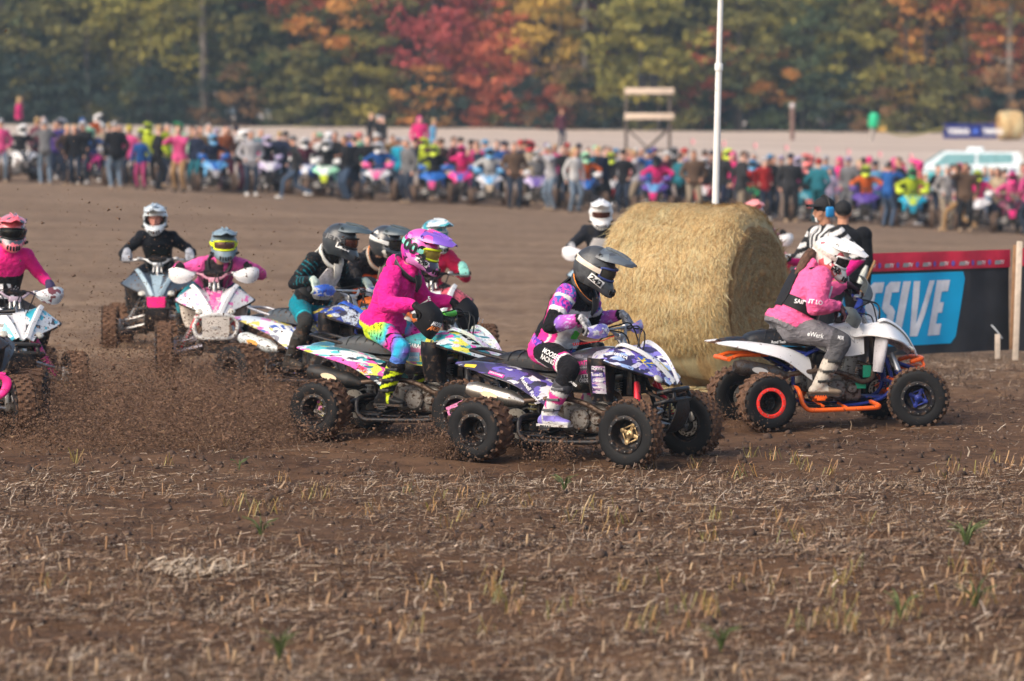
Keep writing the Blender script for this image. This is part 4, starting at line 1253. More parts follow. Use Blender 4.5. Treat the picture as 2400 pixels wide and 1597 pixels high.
def helmet_shell():
    na, ne = 72, 40
    bm = bmesh.new(); V = {}
    els = [R(-58) + (R(88) - R(-58)) * j / ne for j in range(ne + 1)]
    for j, el in enumerate(els):
        for i in range(na):
            V[i, j] = bm.verts.new(on_shell(2 * math.pi * i / na, el))
    top = bm.verts.new((0, 0, shell_r(0, R(90))))
    for j in range(ne):
        for i in range(na):
            k = (i + 1) % na
            az, el = 2 * math.pi * (i + .5) / na, (els[j] + els[j + 1]) / 2
            if in_port(az, el): continue
            bm.faces.new((V[i, j], V[k, j], V[k, j + 1], V[i, j + 1]))
    for i in range(na): bm.faces.new((V[i, ne], V[(i + 1) % na, ne], top))
    bmesh.ops.recalc_face_normals(bm, faces=bm.faces[:])
    bmesh.ops.delete(bm, geom=[v for v in bm.verts if not v.link_faces], context='VERTS')
    bmesh.ops.solidify(bm, geom=bm.faces[:], thickness=.014)
    me = bpy.data.meshes.new('helmet'); bm.to_mesh(me); bm.free()
    me.materials.append(None)
    me.polygons.foreach_set('use_smooth', [True] * len(me.polygons)); me.set_sharp_from_angle(angle=R(50))
    return me
def helmet_peak():
    rows = []
    for x, w, z, dz in ((.00, .110, .132, -.055), (.07, .114, .140, -.058), (.13, .108, .143, -.048), (.18, .092, .140, -.034), (.225, .072, .132, -.022), (.255, .046, .125, -.010)):
        rows.append([(x, -w, z + dz), (x + .004, -w * .72, z + dz * .25), (x + .006, 0, z + .012), (x + .004, w * .72, z + dz * .25), (x, w, z + dz)])
    mb = MB().sheet(rows, .006, 3, 3)
    mb.tube(crv([(.02, -.02, .153), (.13, -.02, .158), (.205, -.018, .148)], 4), .007, 6).tube(crv([(.02, .02, .153), (.13, .02, .158), (.205, .018, .148)], 4), .007, 6)
    for k in (-1, 1): mb.lathe([(.012, 0), (.012, .01), (0, .012)], c=(.03, k * .108, .105), seg=10)
    return mb.mesh('helmet_peak', 50)
def goggle_frame():
    mb = MB(); lo, hi, lo2, hi2 = [], [], [], []
    for i in range(25):
        w = -1.02 + 2.04 * i / 24
        f = (abs(w) / 1.02) ** 2
        rad = .141 - .018 * f
        lo.append(Vector((rad * math.cos(w) + .010, rad * math.sin(w) * .90, -.040 + .008 * f))); hi.append(Vector((rad * math.cos(w) + .008, rad * math.sin(w) * .90, .044 - .012 * f)))
    return mb.tube(lo + hi[::-1], .0085, 7, closed=True).mesh('goggles', 60)
def goggle_lens():
    rows = []
    for i in range(25):
        w = -1.0 + 2.0 * i / 24
        f = (abs(w) / 1.02) ** 2; rad = .141 - .018 * f
        rows.append([Vector((rad * math.cos(w) + .008, rad * math.sin(w) * .90, -.038 + .008 * f)), Vector((rad * math.cos(w) + .013, rad * math.sin(w) * .91, .002)), Vector((rad * math.cos(w) + .006, rad * math.sin(w) * .90, .042 - .012 * f))])
    return MB().sheet(rows, .003, 1, 3).mesh('goggle_lens', 60)
def goggle_strap():
    rows = []
    for i in range(41):
        a = .92 + (2 * math.pi - 1.84) * i / 40
        e0 = .02 + .10 * math.sin((i / 40) * math.pi)
        rows.append([on_shell(a, e0 - .135, .003), on_shell(a, e0, .005), on_shell(a, e0 + .135, .003)])
    return MB().sheet(rows, .003, 1, 3).mesh('goggle_strap', 60)
def mouth_vent():
    mb = MB()
    for k in (-2, -1, 0, 1, 2):
        p = on_shell(k * .13, -.52, .002); mb.rbox(p, (.012, .016, .038), .004, Matrix.Rotation(k * .2, 3, 'Z'))
    for s in (-1, 1):
        for k in (0, 1): mb.rbox(on_shell(s * (.75 + k * .22), -.46, .0015), (.036, .008, .022), .003, Matrix.Rotation(s * (1.0 + k * .2), 3, 'Z'))
    return mb.mesh('helmet_vent', 40)

def rot_ypr(yaw, pitch, roll=0):
    return Matrix.Rotation(R(yaw), 3, 'Z') @ Matrix.Rotation(R(pitch), 3, 'Y') @ Matrix.Rotation(R(roll), 3, 'X')

def helmet(person, c, yaw, pitch, roll, m, scale=1.0, plate=None, detail=True, words=()):
    M = Matrix.Translation(c) @ (rot_ypr(yaw, pitch, roll).to_4x4()) @ Matrix.Scale(scale, 4)
    h = link('helmet', P('helmet', helmet_shell), m['shell'], person, M)
    link('helmet_peak', P('helmet_peak', helmet_peak), m.get('peak', m['shell']), h)
    if m.get('lens'):
        link('goggles', P('goggles', goggle_frame), m['goggle'], h); link('goggle_lens', P('lens', goggle_lens), m['lens'], h)
        link('goggle_strap', P('strap', goggle_strap), m['strap'], h)
    if not detail: return h
    link('helmet_vent', P('vent', mouth_vent), m.get('vent', BLACKP()), h)['kind'] = 'stuff'
    hb = _PM.setdefault('helmet_bvh', BVHTree.FromPolygons([v.co for v in _PM['helmet'].vertices], [tuple(p.vertices) for p in _PM['helmet'].polygons]))
    def at(az, el, tilt):
        p = on_shell(az, el); u = (on_shell(az + .06, el - tilt * .06) - on_shell(az - .06, el + tilt * .06)).normalized(); v = (on_shell(az, el + .05) - on_shell(az, el - .05)).normalized()
        return p, u, v
    if plate:
        num, az, el, tilt, w = plate
        p, u, v = at(az, el, tilt)
        patch('number_plate', mat('plate_white', (.78, .77, .74), .4, dirt=.05), h, hb, p, u, v, w, w * .42, .005, 6, .002)
        lettering(num, mat('print_black', (.012, .012, .014), .5), h, hb, p, u, v, w * .30, w * .82, .0095, .03)
    for body, az, el, tilt, hh, ww, mm in words:
        p, u, v = at(az, el, tilt)
        lettering(body, mm, h, hb, p, u, v, hh, ww, .010, .03)
    return h

# ------------------------------------------------------------------ riders sitting on a quad (same frame as the quad)
def boot(person, knee, ankle, yaw, mats, cp, side, pitch=0):
    """cp(P local points) gives the colours; straps are its own pieces"""
    knee, ankle = Vector(knee), Vector(ankle)
    d = (ankle - knee).normalized(); top = ankle - d * .27
    f = Matrix.Rotation(R(yaw), 3, 'Z') @ Vector((1, 0, 0))
    f = (f - Vector((0, 0, 1)) * math.tan(R(pitch))).normalized(); s_ = Vector((0, 0, 1)).cross(f).normalized()
    sole = ankle + Vector((0, 0, -.085)); fu = Vector((0, 0, 1))
    mb = MB()
    mb.tube([top, top.lerp(ankle, .35), top.lerp(ankle, .75), ankle], [.074, .072, .060, .056], 16)
    mb.ball(ankle, (.058, .058, .058)); mb.ball(top.lerp(ankle, .08) + f * .012, (.07, .068, .085))
    T = lambda x, y, z: sole + f * x + s_ * y + fu * z
    secs = []
    for x, w, h in ((-.085, .030, .06), (-.06, .040, .085), (0, .042, .10), (.06, .046, .085), (.11, .048, .062), (.155, .042, .052), (.185, .028, .042)):
        secs.append([T(x, w * math.cos(a), max(0, h * .5 + h * .5 * math.sin(a)) ) for a in np.linspace(0, 2 * math.pi, 13)[:-1]])
    mb.loft(secs)
    me = fuse(mb, .0105, 2)
    Q = coords(me) - np.array(sole)
    F, S_, U = np.array(f), np.array(s_), np.array(fu)
    along = (coords(me) - np.array(top)) @ np.array(d)
    paint(me, cp(Q @ F, Q @ S_, Q @ U, along))
    me.materials.append(None)
    me.polygons.foreach_set('use_smooth', [True] * len(me.polygons))
    b = link('boot', me, mats['boot'], person)
    sm = MB()
    out = []
    for i, x in enumerate(np.linspace(-.088, .188, 9)):
        w = .049 if 1 < i < 8 else .034
        out.append([T(x, -w, -.006), T(x, w, -.006), T(x, w, .012), T(x, -w, .012)])
    obj('boot_sole', sm.loft(out), mats['sole'], b)
    for k, q in ((.18, .072), (.52, .068), (.86, .061)):
        c = top.lerp(ankle, k); sb = MB()
        ring = [c + (f * math.cos(a) + s_ * math.sin(a)) * (q + .004) for a in np.linspace(-.5, 2.2, 9)] if side > 0 else [c + (f * math.cos(a) - s_ * math.sin(a)) * (q + .004) for a in np.linspace(-.5, 2.2, 9)]
        sb.tube(ring, .011, 6, flat=.4, upv=ring[0] - c)
        sb.rbox(ring[4], (.03, .03, .022), .005)
        obj('boot_strap', sb, mats['strap'], b)
    return b

def rider(label, M, mats, pelvis=(-.30, 0, .83), chest=(-.085, 0, 1.20), head=(.09, 0, 1.40), hyaw=0, hpitch=10, hroll=0, girth=1.0, arm=1.0, loose=0.0, voxel=.0095,
          hands=((.172, -.345, .98), (.172, .345, .98)), feet=((-.16, -.285, .355), (-.16, .285, .355)), knees=(.06, .20), elbow=(-.50, .55, -.75), color=None, hem=None, boots=None, brace=None, vest=None,
          plate=None, words=(), group=None, yawb=0, hood=False, fyaw=0, detail=True, elbows=None, bootcol=None, hscale=1.09):
    p = thing('person', label, 'person', M, group)
    pel, ch, hd = Vector(pelvis), Vector(chest), Vector(head)
    mb = MB(); S = Segs()
    up = (ch - pel).normalized()
    yb = Matrix.Rotation(R(yawb), 3, 'Z') @ Vector((0, 1, 0))
    lat = yb
    fw = lat.cross(up)
    g = girth
    L = loose
    neck = ch + up * .095 + fw * .015
    rings(mb, [(pel - up * .07, .12 * g, .10 * g), (pel, .165 * g, .13 * g), (pel + (ch - pel) * .33, (.15 + L * .6) * g, (.118 + L * .6) * g), (pel + (ch - pel) * .68, (.165 + L * .5) * g, (.125 + L * .5) * g), (ch, (.178 + L * .25) * g, (.118 + L * .3) * g), (ch + up * .06, .125 * g, .09 * g), (neck, .062, .062)], lat=lat)
    if hem: rings(mb, [(pel + up * (hem - .03), (.168 + L) * g, (.135 + L) * g), (pel + up * (hem + .02), (.176 + L) * g, (.143 + L) * g), (pel + up * (hem + .08), (.172 + L) * g, (.138 + L) * g)], lat=lat)
    mb.tube([ch + up * .05, hd + Vector((-.01, 0, -.08))], [.064, .058], 12)
    Rh = rot_ypr(hyaw, hpitch, hroll)
    face(mb, hd + Vector((0, 0, -.0)), Rh, .95)
    S.add(pel - up * .08, pel + up * (hem if hem is not None else .05), .17 * g, 'hips'); S.add(pel + up * (hem + .02 if hem is not None else .07), ch + up * .02, .17 * g, 'trunk'); S.add(ch + up * .05, ch + up * .10, .10, 'collar'); S.add(neck + up * .02, hd + Vector((0, 0, .05)), .085, 'skin')
    wr = []
    for i, sd in ((0, -1), (1, 1)):
        sh = ch + lat * sd * .165 * g + up * .015
        e = Vector((.13, -sd * 0 + sd * -1.0, 0))
        e = Vector((-.10, sd * 1.0, .08))          # the grip's own line, outwards
        G = Vector(hands[i])
        wd = (sh - G) * .8 + Vector((0, 0, .10))
        gm = MB(); w = hand_mesh(gm, G, e, wd, sd < 0)
        if elbows: el = Vector(elbows[i])
        else: el = ik(sh, w, .285 * arm, .255 * arm, (elbow[0], sd * elbow[1], elbow[2]))
        ra = (.064 + L * .7) * g
        limb(mb, [sh, sh.lerp(el, .5), el], [.074 * g + L * .3, ra * .97, .050 * g + L * .5])
        limb(mb, [el, el.lerp(w, .45), w.lerp(el, .06)], [.050 * g + L * .5, .046 * g + L * .6, .034 + L * .35])
        mb.ball(sh, (.082 * g, .082 * g, .08 * g))
        S.add(sh, el, ra, 'uarm' + 'rl'[i]); S.add(el, w, .045 * g + L * .5, 'farm' + 'rl'[i])
        gm.tube([w, w.lerp(el, .18)], [.031, .036], 12)
        me = fuse(gm, .0068, 1) if detail else gm.mesh('glove', 60)
        if detail: me.materials.append(None); me.polygons.foreach_set('use_smooth', [True] * len(me.polygons))
        link('glove', me, mats['glove'], p)
        hip = pel + lat * sd * .085 * g - up * .02
        kn = ik(hip, feet[i], .43, .40, (knees[0] + 1.0, sd * knees[1] * 2.0, .9))
        an = Vector(feet[i])
        limb(mb, [hip, hip.lerp(kn, .5) + Vector((0, sd * .01, .012)), kn], [.098 * g, .088 * g, .066 * g])
        limb(mb, [kn, kn.lerp(an, .4), kn.lerp(an, .72)], [.066 * g, .062 * g, .056])
        mb.ball(hip, .105 * g)
        S.add(hip + (kn - hip) * .08, kn, .088 * g, 'thigh' + 'rl'[i]); S.add(kn, an, .06 * g, 'shin' + 'rl'[i])
        boot(p, kn, an, sd * 6 + fyaw, mats, bootcol or (lambda x, y, z, a: np.tile((.02, .02, .022), (len(x), 1))), sd)
    if hood:
        rings(mb, [(neck - fw * .07 - up * .07, .11, .05), (neck - fw * .09 - up * .02, .125, .06), (neck - fw * .075 + up * .04, .10, .045)], lat=lat)
        mb.tube(crv([neck + lat * .085 - fw * .03, neck + fw * .07 + lat * .05 - up * .02, neck + fw * .095 - up * .04, neck + fw * .07 - lat * .05 - up * .02, neck - lat * .085 - fw * .03], 4), .03, 10)
        S.add(neck - fw * .10 - up * .03, neck - fw * .07 + up * .05, .09, 'trunk'); S.add(neck + fw * .08 - lat * .05, neck + fw * .08 + lat * .05, .05, 'trunk')
    me = fuse(mb, voxel, 4)
    Pn, Nn = coords(me), normals(me)
    tg, tt = S.near(Pn)
    # creases: along the arms at the elbow, at the waist and behind the knee
    amp = np.where(np.char.startswith(tg.astype(str), 'farm') | np.char.startswith(tg.astype(str), 'uarm'), .009 + L * .12, np.where(tg == 'trunk', .009 + L * .12, np.where(tg == 'skin', 0, .006)))
    wv = np.abs(n3(Pn * (1, 1, 1.7), .075, 3)) * 2 - .45 + .5 * np.abs(n3(Pn, .035, 9))
    Pn = Pn + Nn * (amp * wv)[:, None]
    me.vertices.foreach_set('co', Pn.astype(np.float32).ravel())
    T_ = (Pn - np.array(pel)) @ np.array(up) / (ch - pel).length          # 0 hips .. 1 chest
    B_ = (Pn - np.array(pel)) @ np.array(lat); F_ = (Pn - np.array(pel) - np.outer(T_, np.array(ch - pel))) @ np.array(fw)
    paint(me, color(tg, tt, Pn, T_, B_, F_))
    me.materials.append(None)
    me.polygons.foreach_set('use_smooth', [True] * len(me.polygons)); me.update()
    body = link('body', me, mats['cloth'], p)
    h = helmet(p, hd + Rh @ Vector((.0, 0, .012)), hyaw, hpitch, hroll, mats['helmet'], hscale, plate, detail, words)
    tree = bvh_of(body)
    if brace:
        bm_ = MB()
        ringp = [neck + lat * (.112 * math.sin(a)) + fw * (.112 * math.cos(a) + .012) + up * (-.018 - .055 * math.cos(a)) for a in np.linspace(0, 2 * math.pi, 25)[:-1]]
        bm_.tube(ringp, .026, 8, closed=True, flat=.75)
        bm_.sheet([[neck + fw * .13 + lat * .05 - up * .02, neck + fw * .145 - up * .02, neck + fw * .13 - lat * .05 - up * .02], [neck + fw * .165 + lat * .045 - up * .09, neck + fw * .175 - up * .09, neck + fw * .165 - lat * .045 - up * .09], [neck + fw * .165 + lat * .02 - up * .15, neck + fw * .172 - up * .155, neck + fw * .165 - lat * .02 - up * .15]], .012, 3, 3)
        bm_.sheet([[neck - fw * .13 + lat * .035, neck - fw * .14, neck - fw * .13 - lat * .035], [neck - fw * .165 + lat * .03 - up * .08, neck - fw * .172 - up * .08, neck - fw * .165 - lat * .03 - up * .08]], .012, 3, 3)
        nb = obj('neck_brace', bm_, brace[0], p, 50)
        obj('brace_edge', MB().tube([q + up * .02 + (q - neck).normalized() * .008 for q in ringp], .006, 6, closed=True), brace[1], nb)
    if vest:
        front, side_m = vest
        gcx = pel + (ch - pel)
        def panel(f, spec, nm, m_):
            rows = []
            for tz, w in spec:
                c = pel + (ch - pel) * tz
                row = []
                for b in (-w, -w * .6, 0, w * .6, w):
                    q = c + lat * b + fw * f * .30
                    hit = tree.ray_cast(q, -fw * f, .45)
                    row.append((hit[0] if hit[0] is not None else c + lat * b + fw * f * .13) + fw * f * .014)
                rows.append(row)
            return obj(nm, MB().sheet(rows, .014, 3, 3), m_, p, 50)
        panel(1, [(.30, .09), (.42, .125), (.62, .13), (.80, .12), (1.02, .085)], 'chest_protector', front)
        panel(-1, [(.25, .085), (.45, .11), (.75, .115), (1.0, .085)], 'back_protector', side_m)
        for sd in (-1, 1):
            bm_ = MB()
            for tz, hh in ((.40, .050),):
                pts = []
                for a in np.linspace(-1.25, 1.25, 9):
                    dirv = (lat * sd * math.cos(a) + fw * math.sin(a))
                    c = pel + (ch - pel) * tz
                    hit = tree.ray_cast(c + dirv * .5, -dirv, .5)
                    pts.append((hit[0] if hit[0] is not None and (hit[0] - c).length < .24 * g + L else c + dirv * .17 * g) + dirv * .008)
                bm_.sheet([[q - up * hh, q, q + up * hh] for q in pts], .008, 2, 2)
            obj('side_strap', bm_, side_m, p, 50)
            sh = ch + lat * sd * .11 * g
            pts = []
            for a in np.linspace(-1.1, 1.1, 8):
                dirv = up * math.cos(a) + fw * math.sin(a)
                hit = tree.ray_cast(sh + dirv * .3, -dirv, .32)
                pts.append((hit[0] if hit[0] is not None else sh + dirv * .09) + dirv * .010)
            obj('shoulder_strap', MB().sheet([[q - lat * .035, q, q + lat * .035] for q in pts], .010, 2, 2), side_m, p, 50)
    return p, body, h, tree, dict(pel=pel, ch=ch, up=up, fw=fw, lat=lat, neck=neck)
# ------------------------------------------------------------------ shared paints
WHITE = (.74, .73, .71); INK = (.007, .007, .009); PINK = (.86, .035, .30); HOTPINK = (.90, .02, .26); PURPLE = (.13, .09, .42); CYAN = (.03, .42, .52); NEON = (.72, .85, .02); TEALC = (.0, .20, .27)
ORANGE = (.90, .13, .012); BLUE = (.02, .06, .34); GREYC = (.16, .16, .17)
m_white = mat('white_plastic', (.78, .77, .76), .35, var=.05, dirt=.08, coat=.3); m_print_w = mat('print_white', (.8, .8, .8), .5, dirt=.05); m_print_b = mat('print_black', (.012, .012, .014), .5); m_print_p = mat('print_pink', PINK, .5); m_print_g = mat('print_green', (.10, .60, .06), .5)
m_glove_w = mat('glove_white_black', (.30, .30, .31), .8, var=.95, vscale=34, bump=.4, dirt=.15); m_glove_b = mat('glove_black', (.009, .008, .009), .8, var=.3, bump=.4, dirt=.12); m_glove_m = mat('glove_mint', (.50, .60, .52), .8, bump=.4, dirt=.12)
m_sole = mat('boot_sole', (.03, .028, .026), .8, dirt=.35); m_boot = cloth('boot_leather', .45, .16, .1, 120)
m_cloth = cloth('race_cloth', .8, .06); m_cloth_d = cloth('muddy_race_cloth', .85, .16); m_fleece = cloth('fleece', .95, .03, .5, 320)
def lens(name, col): return mat(name, col, .06, .6, .1, dirt=.04)
def A(c, n): return np.tile(np.array(c, float), (n, 1))
def mixc(c, mask, col):
    c[mask] = col
    return c
def isin(tg, *names): return np.isin(tg, names)
def starts(tg, s): return np.char.startswith(tg.astype(str), s)
def shards(P, s, cols, seed=0):
    """angular camouflage of a few flat colours"""
    q = np.floor((n3(P * (1, 1.2, .8), s, seed) * 2.2 + n3(P * (1.5, 1, 1), s * .5, seed + 5) * 1.1 + 1.2) * len(cols) * .62).astype(int) % len(cols)
    return np.array(cols, float)[q]

# ================================================================== 1. purple quad 242 and its rider
g_purple = gfx('purple_graphics', [(.16, .11, .50), (.62, .60, .70), (.035, .03, .09), (.24, .20, .62), (.70, .69, .72), (.05, .04, .14), (.30, .42, .70)], 9, dirt=.16)
g_dark = gfx('dark_graphics', [(.06, .055, .065), (.11, .10, .12), (.045, .04, .06), (.16, .15, .18)], 6, dirt=.2)
g_rear = gfx('purple_rear_graphics', [(.14, .10, .45), (.05, .035, .12), (.65, .64, .70), (.03, .025, .06), (.10, .07, .30)], 7, dirt=.16)
M1 = stand(1478, 1095, 28, (.62, -.50))
st1 = base_style(body=g_purple, rfender=g_rear, tank=g_dark, trim=gfx('white_purple_trim', [WHITE, (.66, .66, .70), WHITE, (.20, .15, .55), WHITE], 5, dirt=.14), nose=mat('nose_blue_white', (.35, .42, .62), .35, var=.5, vscale=12, dirt=.2, coat=.3), guard=gfx('guard_purple', [(.22, .17, .58), (.65, .65, .70), (.30, .26, .62), (.60, .30, .55)], 8, dirt=.12),
                  shock_body=mat('red_shock', (.70, .03, .05), .35, .3, dirt=.18), spring=mat('spring_yellow', (.75, .62, .25), .5, dirt=.2), arm=mat('bare_alloy_arm', (.36, .36, .37), .4, .8, dirt=.25), bars=mat('grey_bars', (.30, .30, .31), .35, .8), pad_on=False, badge=mat('badge_tan', (.62, .50, .34), .5, .3))
q1, L1 = quad('purple and white quad bike number 242 with gold wheel hubs, nearest in the race', M1, st1, 'wing', 'bar', steer=-4, group='quad bikes racing across the field')
t_rf, t_tk, t_fl, t_ff = bvh_of(L1['rear_fender']), bvh_of(L1['tank_cover']), bvh_of(L1['inner_fender']), bvh_of(L1['front_fender'])
lettering('Ratbell Racing', m_print_w, q1, bvh_of(L1['rear_fender']), (-.335, -.3, .515), (.62, .06, -.78), (.75, 0, .62), .030, .24)
patch('sticker', mat('sticker_yellow', (.78, .58, .05), .4, dirt=.1), q1, t_rf, (-.84, -.25, .69), (.98, 0, -.1), (.05, .7, .7), .10, .035)
patch('sticker', mat('sticker_pink', (.80, .04, .35), .4, dirt=.1), q1, t_rf, (-.60, -.29, .64), (.95, 0, -.25), (.15, .6, .7), .13, .028)
lettering('DRAGONFIRE', m_print_w, q1, t_rf, (-.60, -.29, .64), (.95, 0, -.25), (.15, .6, .7), .016, .11, .008)
for tx, hh, ww, z, mm in (('MATTY', .035, .12, .735, m_print_p), ('(906) 631-7188', .014, .12, .700, m_print_w), ('FAMKIN', .035, .13, .665, m_print_p), ('JTI', .03, .07, .635, m_print_w), ('ORDS', .028, .08, .605, m_print_w)):
    lettering(tx, mm, q1, t_tk, (.075, -.2, z), (1, -.06, .10), (-.1, .1, 1), hh, ww)
patch('sticker_panel', gfx('sticker_panel', [(.10, .07, .32), (.60, .55, .62), (.05, .04, .10), (.45, .25, .45)], 22, dirt=.12, stretch=(.35, 1, 1.6), rot=(0, 0, 0)), q1, t_fl, (.265, -.3, .62), (1, 0, 0), (0, .1, 1), .11, .20)
for k, tx in enumerate(('NORTH', 'RACING', 'WYNN MX', 'Ratbell Racing')): lettering(tx, m_print_w, q1, t_fl, (.265, -.3, .70 - k * .045), (1, 0, 0), (0, .1, 1), .018, .085, .007)
patch('number_panel', mat('number_yellow', (.80, .62, .08), .4, dirt=.1), q1, bvh_of(L1['front_fender'], L1['nose_panel']), (.60, -.12, .75), (.75, -.3, -.5), (.4, .35, .8), .085, .08)
lettering('242', mat('print_blue', (.04, .10, .45), .5), q1, bvh_of(L1['front_fender'], L1['nose_panel']), (.60, -.12, .75), (.75, -.3, -.5), (.4, .35, .8), .07, .10, .007, .04)
lettering('242', m_print_w, q1, bvh_of(L1['hand_guard']), (.31, -.30, .985), (.1, 1, 0), (0, 0, 1), .045, .09)
lettering('YAMAHA', m_print_w, q1, t_ff, (.42, -.27, .79), (.98, -.1, -.15), (.15, .6, .7), .03, .14)

def c242(tg, tt, P, T, B, F):
    n = len(P); C = A((.008, .008, .011), n)
    tr = tg == 'trunk'
    cam = shards(P, .06, [(.10, .05, .42), (.80, .06, .42), (.05, .14, .45), (.45, .12, .55)], 2)
    side = F + .10 * (T - .5)
    mixc(C, tr & (side > -.085) & (side <= .0) & (T < .95), PINK); mixc(C, tr & (np.abs(side - .006) < .011) & (T < .97), WHITE)
    mixc(C, tr & (side > .017) & (side < .06) & (T < .62), PINK); mixc(C, tr & (side > .055) & (T < .88), (.72, .71, .70)); mixc(C, tr & (T < .16) & (side > -.05), INK)
    k = isin(tg, 'uarmr', 'uarml'); C[k] = cam[k]
    mixc(C, k & (np.abs(tt - .56) < .07), WHITE); mixc(C, k & (tt > .63), INK); mixc(C, k & (np.abs(tt - .16) < .05), WHITE)
    k = isin(tg, 'farmr', 'farml'); g = np.clip(tt, 0, 1)[:, None]
    grad = A((.08, .16, .62), n) * (1 - g) + A((.85, .10, .48), n) * g
    C[k] = grad[k]; mixc(C, k & (tt < .14), INK); mixc(C, k & (tt > .14) & (tt < .24), WHITE); mixc(C, k & (tt > .86), INK)
    k = k & (np.abs(n3(P * (1, 1, 3), .05, 8)) < .05) & (tt > .3) & (tt < .8); C[k] = (.55, .5, .75)
    k = tg == 'hips'; C[k] = cam[k]; mixc(C, k & (T < .02), PINK)
    for s in 'rl':
        k = tg == 'thigh' + s; under = P[:, 2] - (.80 - .17 * np.clip(tt, 0, 1))
        mixc(C, k & (under < -.045) & (tt < .75), PINK); mixc(C, k & (np.abs(under + .040) < .009) & (tt < .8), WHITE)
        mixc(C, k & (np.abs(tt - .80) < .03) & (under > -.03), WHITE); mixc(C, k & (np.abs(tt - .75) < .025) & (under > -.03), PINK)
        k = tg == 'shin' + s; C[k] = (.010, .010, .013)
    mixc(C, tg == 'skin', (.55, .30, .20)); mixc(C, tg == 'collar', (.03, .03, .03))
    return C
def b242(x, y, z, a):
    n = len(x); C = A((.70, .69, .68), n)
    mixc(C, (z < .075) & (x > -.02), (.24, .20, .58)); mixc(C, (z < .03), (.62, .62, .64)); mixc(C, (x < -.035) & (z < .09), (.26, .22, .60))
    mixc(C, (a > .045) & (a < .12) & (y < -.0) & (x > -.05) & (x < .045), (.90, .36, .02)); mixc(C, (a > .09) & (a < .15) & (x > .045), (.80, .05, .30)); mixc(C, (a > .17) & (a < .22) & (y < 0) & (x < .02), (.80, .05, .30)); mixc(C, (a < .05) & (x > .03), (.06, .06, .07))
    return C
mt1 = dict(cloth=m_cloth, glove=m_glove_w, boot=m_boot, sole=mat('sole_white', (.55, .53, .50), .7, dirt=.3), strap=mat('strap_grey', (.10, .10, .11), .5), helmet=dict(shell=gfx('grey_helmet', [(.040, .043, .047), (.058, .062, .068), (.035, .037, .042), (.075, .08, .086)], 9, .5, .05, (1, 1, 1), coat=.15), peak=gfx('grey_peak', [(.10, .12, .14), (.06, .065, .072), (.15, .18, .20), (.08, .09, .10)], 6, .35, .05, (1, 1, 1)), goggle=mat('goggle_blue', (.05, .07, .22), .4), lens=lens('lens_smoke', (.10, .10, .09)), strap=mat('strap_cream', (.74, .64, .52), .7, bump=.2)))
r1, rb1, rh1, rt1, rg1 = rider('person in pink and black racing suit and grey helmet number 242', M1, mt1, loose=.010, hpitch=25, hyaw=8, head=(.075, 0, 1.425), chest=(-.075, 0, 1.215), color=c242, bootcol=b242, group='quad riders in the race',
    plate=('242', -.98, -.42, .12, .115), brace=(mat('brace_carbon', (.035, .037, .04), .4), mat('brace_orange', (.85, .26, .04), .6)), voxel=.0105, girth=1.10,
    words=(('II', -2.75, .10, 0, .03, .03, m_print_b),))
ux = (.86, -.10, -.36)
lettering('MOOSE', m_print_w, r1, rt1, (-.135, -.30, .80), ux, (.25, .25, .9), .040, .17, .006, .02, .15); lettering('RACING', m_print_w, r1, rt1, (-.155, -.30, .755), ux, (.25, .25, .9), .038, .16, .006, .02, .15)
lettering('ARDIO', m_print_w, r1, rt1, (.075, -.33, .585), (.75, -.2, -.5), (.5, .1, .8), .018, .06, .006)
lettering('MOOSE', m_print_p, r1, rt1, (.12, -.055, 1.09), (.30, .95, 0), (-.3, .1, .95), .032, .10, .007); lettering('RACING', m_print_p, r1, rt1, (.115, -.055, 1.05), (.30, .95, 0), (-.3, .1, .95), .03, .10, .007)
patch('chest_patch', m_print_g, r1, rt1, (.09, -.055, .985), (.30, .95, 0), (-.3, .1, .95), .10, .045, .006)
cord = thing('tether_cord', 'red coiled tether cord from rider 242 to the purple quad handlebar', 'cord', M1)
a_, b_ = Vector((-.03, -.15, .865)), Vector((.19, -.08, .895))
tc_ = [a_.lerp(b_, i / 110) + Vector((0, math.cos(i * .9), math.sin(i * .9))) * (.011 * (1 - i / 115)) for i in range(111)]
obj('coil', MB().tube(tc_, .0028, 5), mat('cord_red', (.75, .03, .03), .5), cord); obj('cord_end', MB().tube([b_, b_.lerp(Vector((.27, -.05, .93)), .5) + Vector((0, 0, .005)), Vector((.28, -.04, .935))], .003, 5), mat('cord_red', (.75, .03, .03)), cord)

# ================================================================== 2. white quad with orange bars and rider 158
M2 = stand(1797, 1007, -13, (-.65, -.44))
m_or = mat('orange_paint', ORANGE, .4, dirt=.14, coat=.2); m_blu = mat('blue_frame', (.02, .035, .22), .4, .2, dirt=.2)
st2 = base_style(body=m_white, trim=m_white, guard=mat('guard_grey', (.13, .15, .155), .5, dirt=.15), nerf=m_or, grab=None, bumper=m_or, skid=m_or, lip=m_white, flap=mat('flap_muddy_white', (.52, .51, .54), .5, dirt=.12), frame=m_blu, ring_r=mat('red_ring', (.85, .04, .03), .4, dirt=.1), hub_f=m_blu, arm=mat('arm_orange_blue', (.75, .10, .02), .4, dirt=.3), bars=m_blu, pad=mat('pad_blue', (.03, .06, .35), .6), shock_body=mat('shock_silver', (.45, .45, .45), .4, .7, dirt=.2), spring=m_blu, can=mat('can_dark', (.10, .09, .085), .4, .7, dirt=.3), peg=m_or)
q2, L2 = quad('white quad bike with orange nerf bars and a red rear wheel ring', M2, st2, 'fin', 'bar', steer=-22, group='quad bikes racing across the field')
lettering('ACTION', mat('print_grey', (.45, .45, .46), .5), q2, bvh_of(L2['tank_cover'], L2['front_fender']), (.06, -.25, .72), (.97, -.1, .06), (.1, .2, .95), .045, .22, .005, .02, .1)
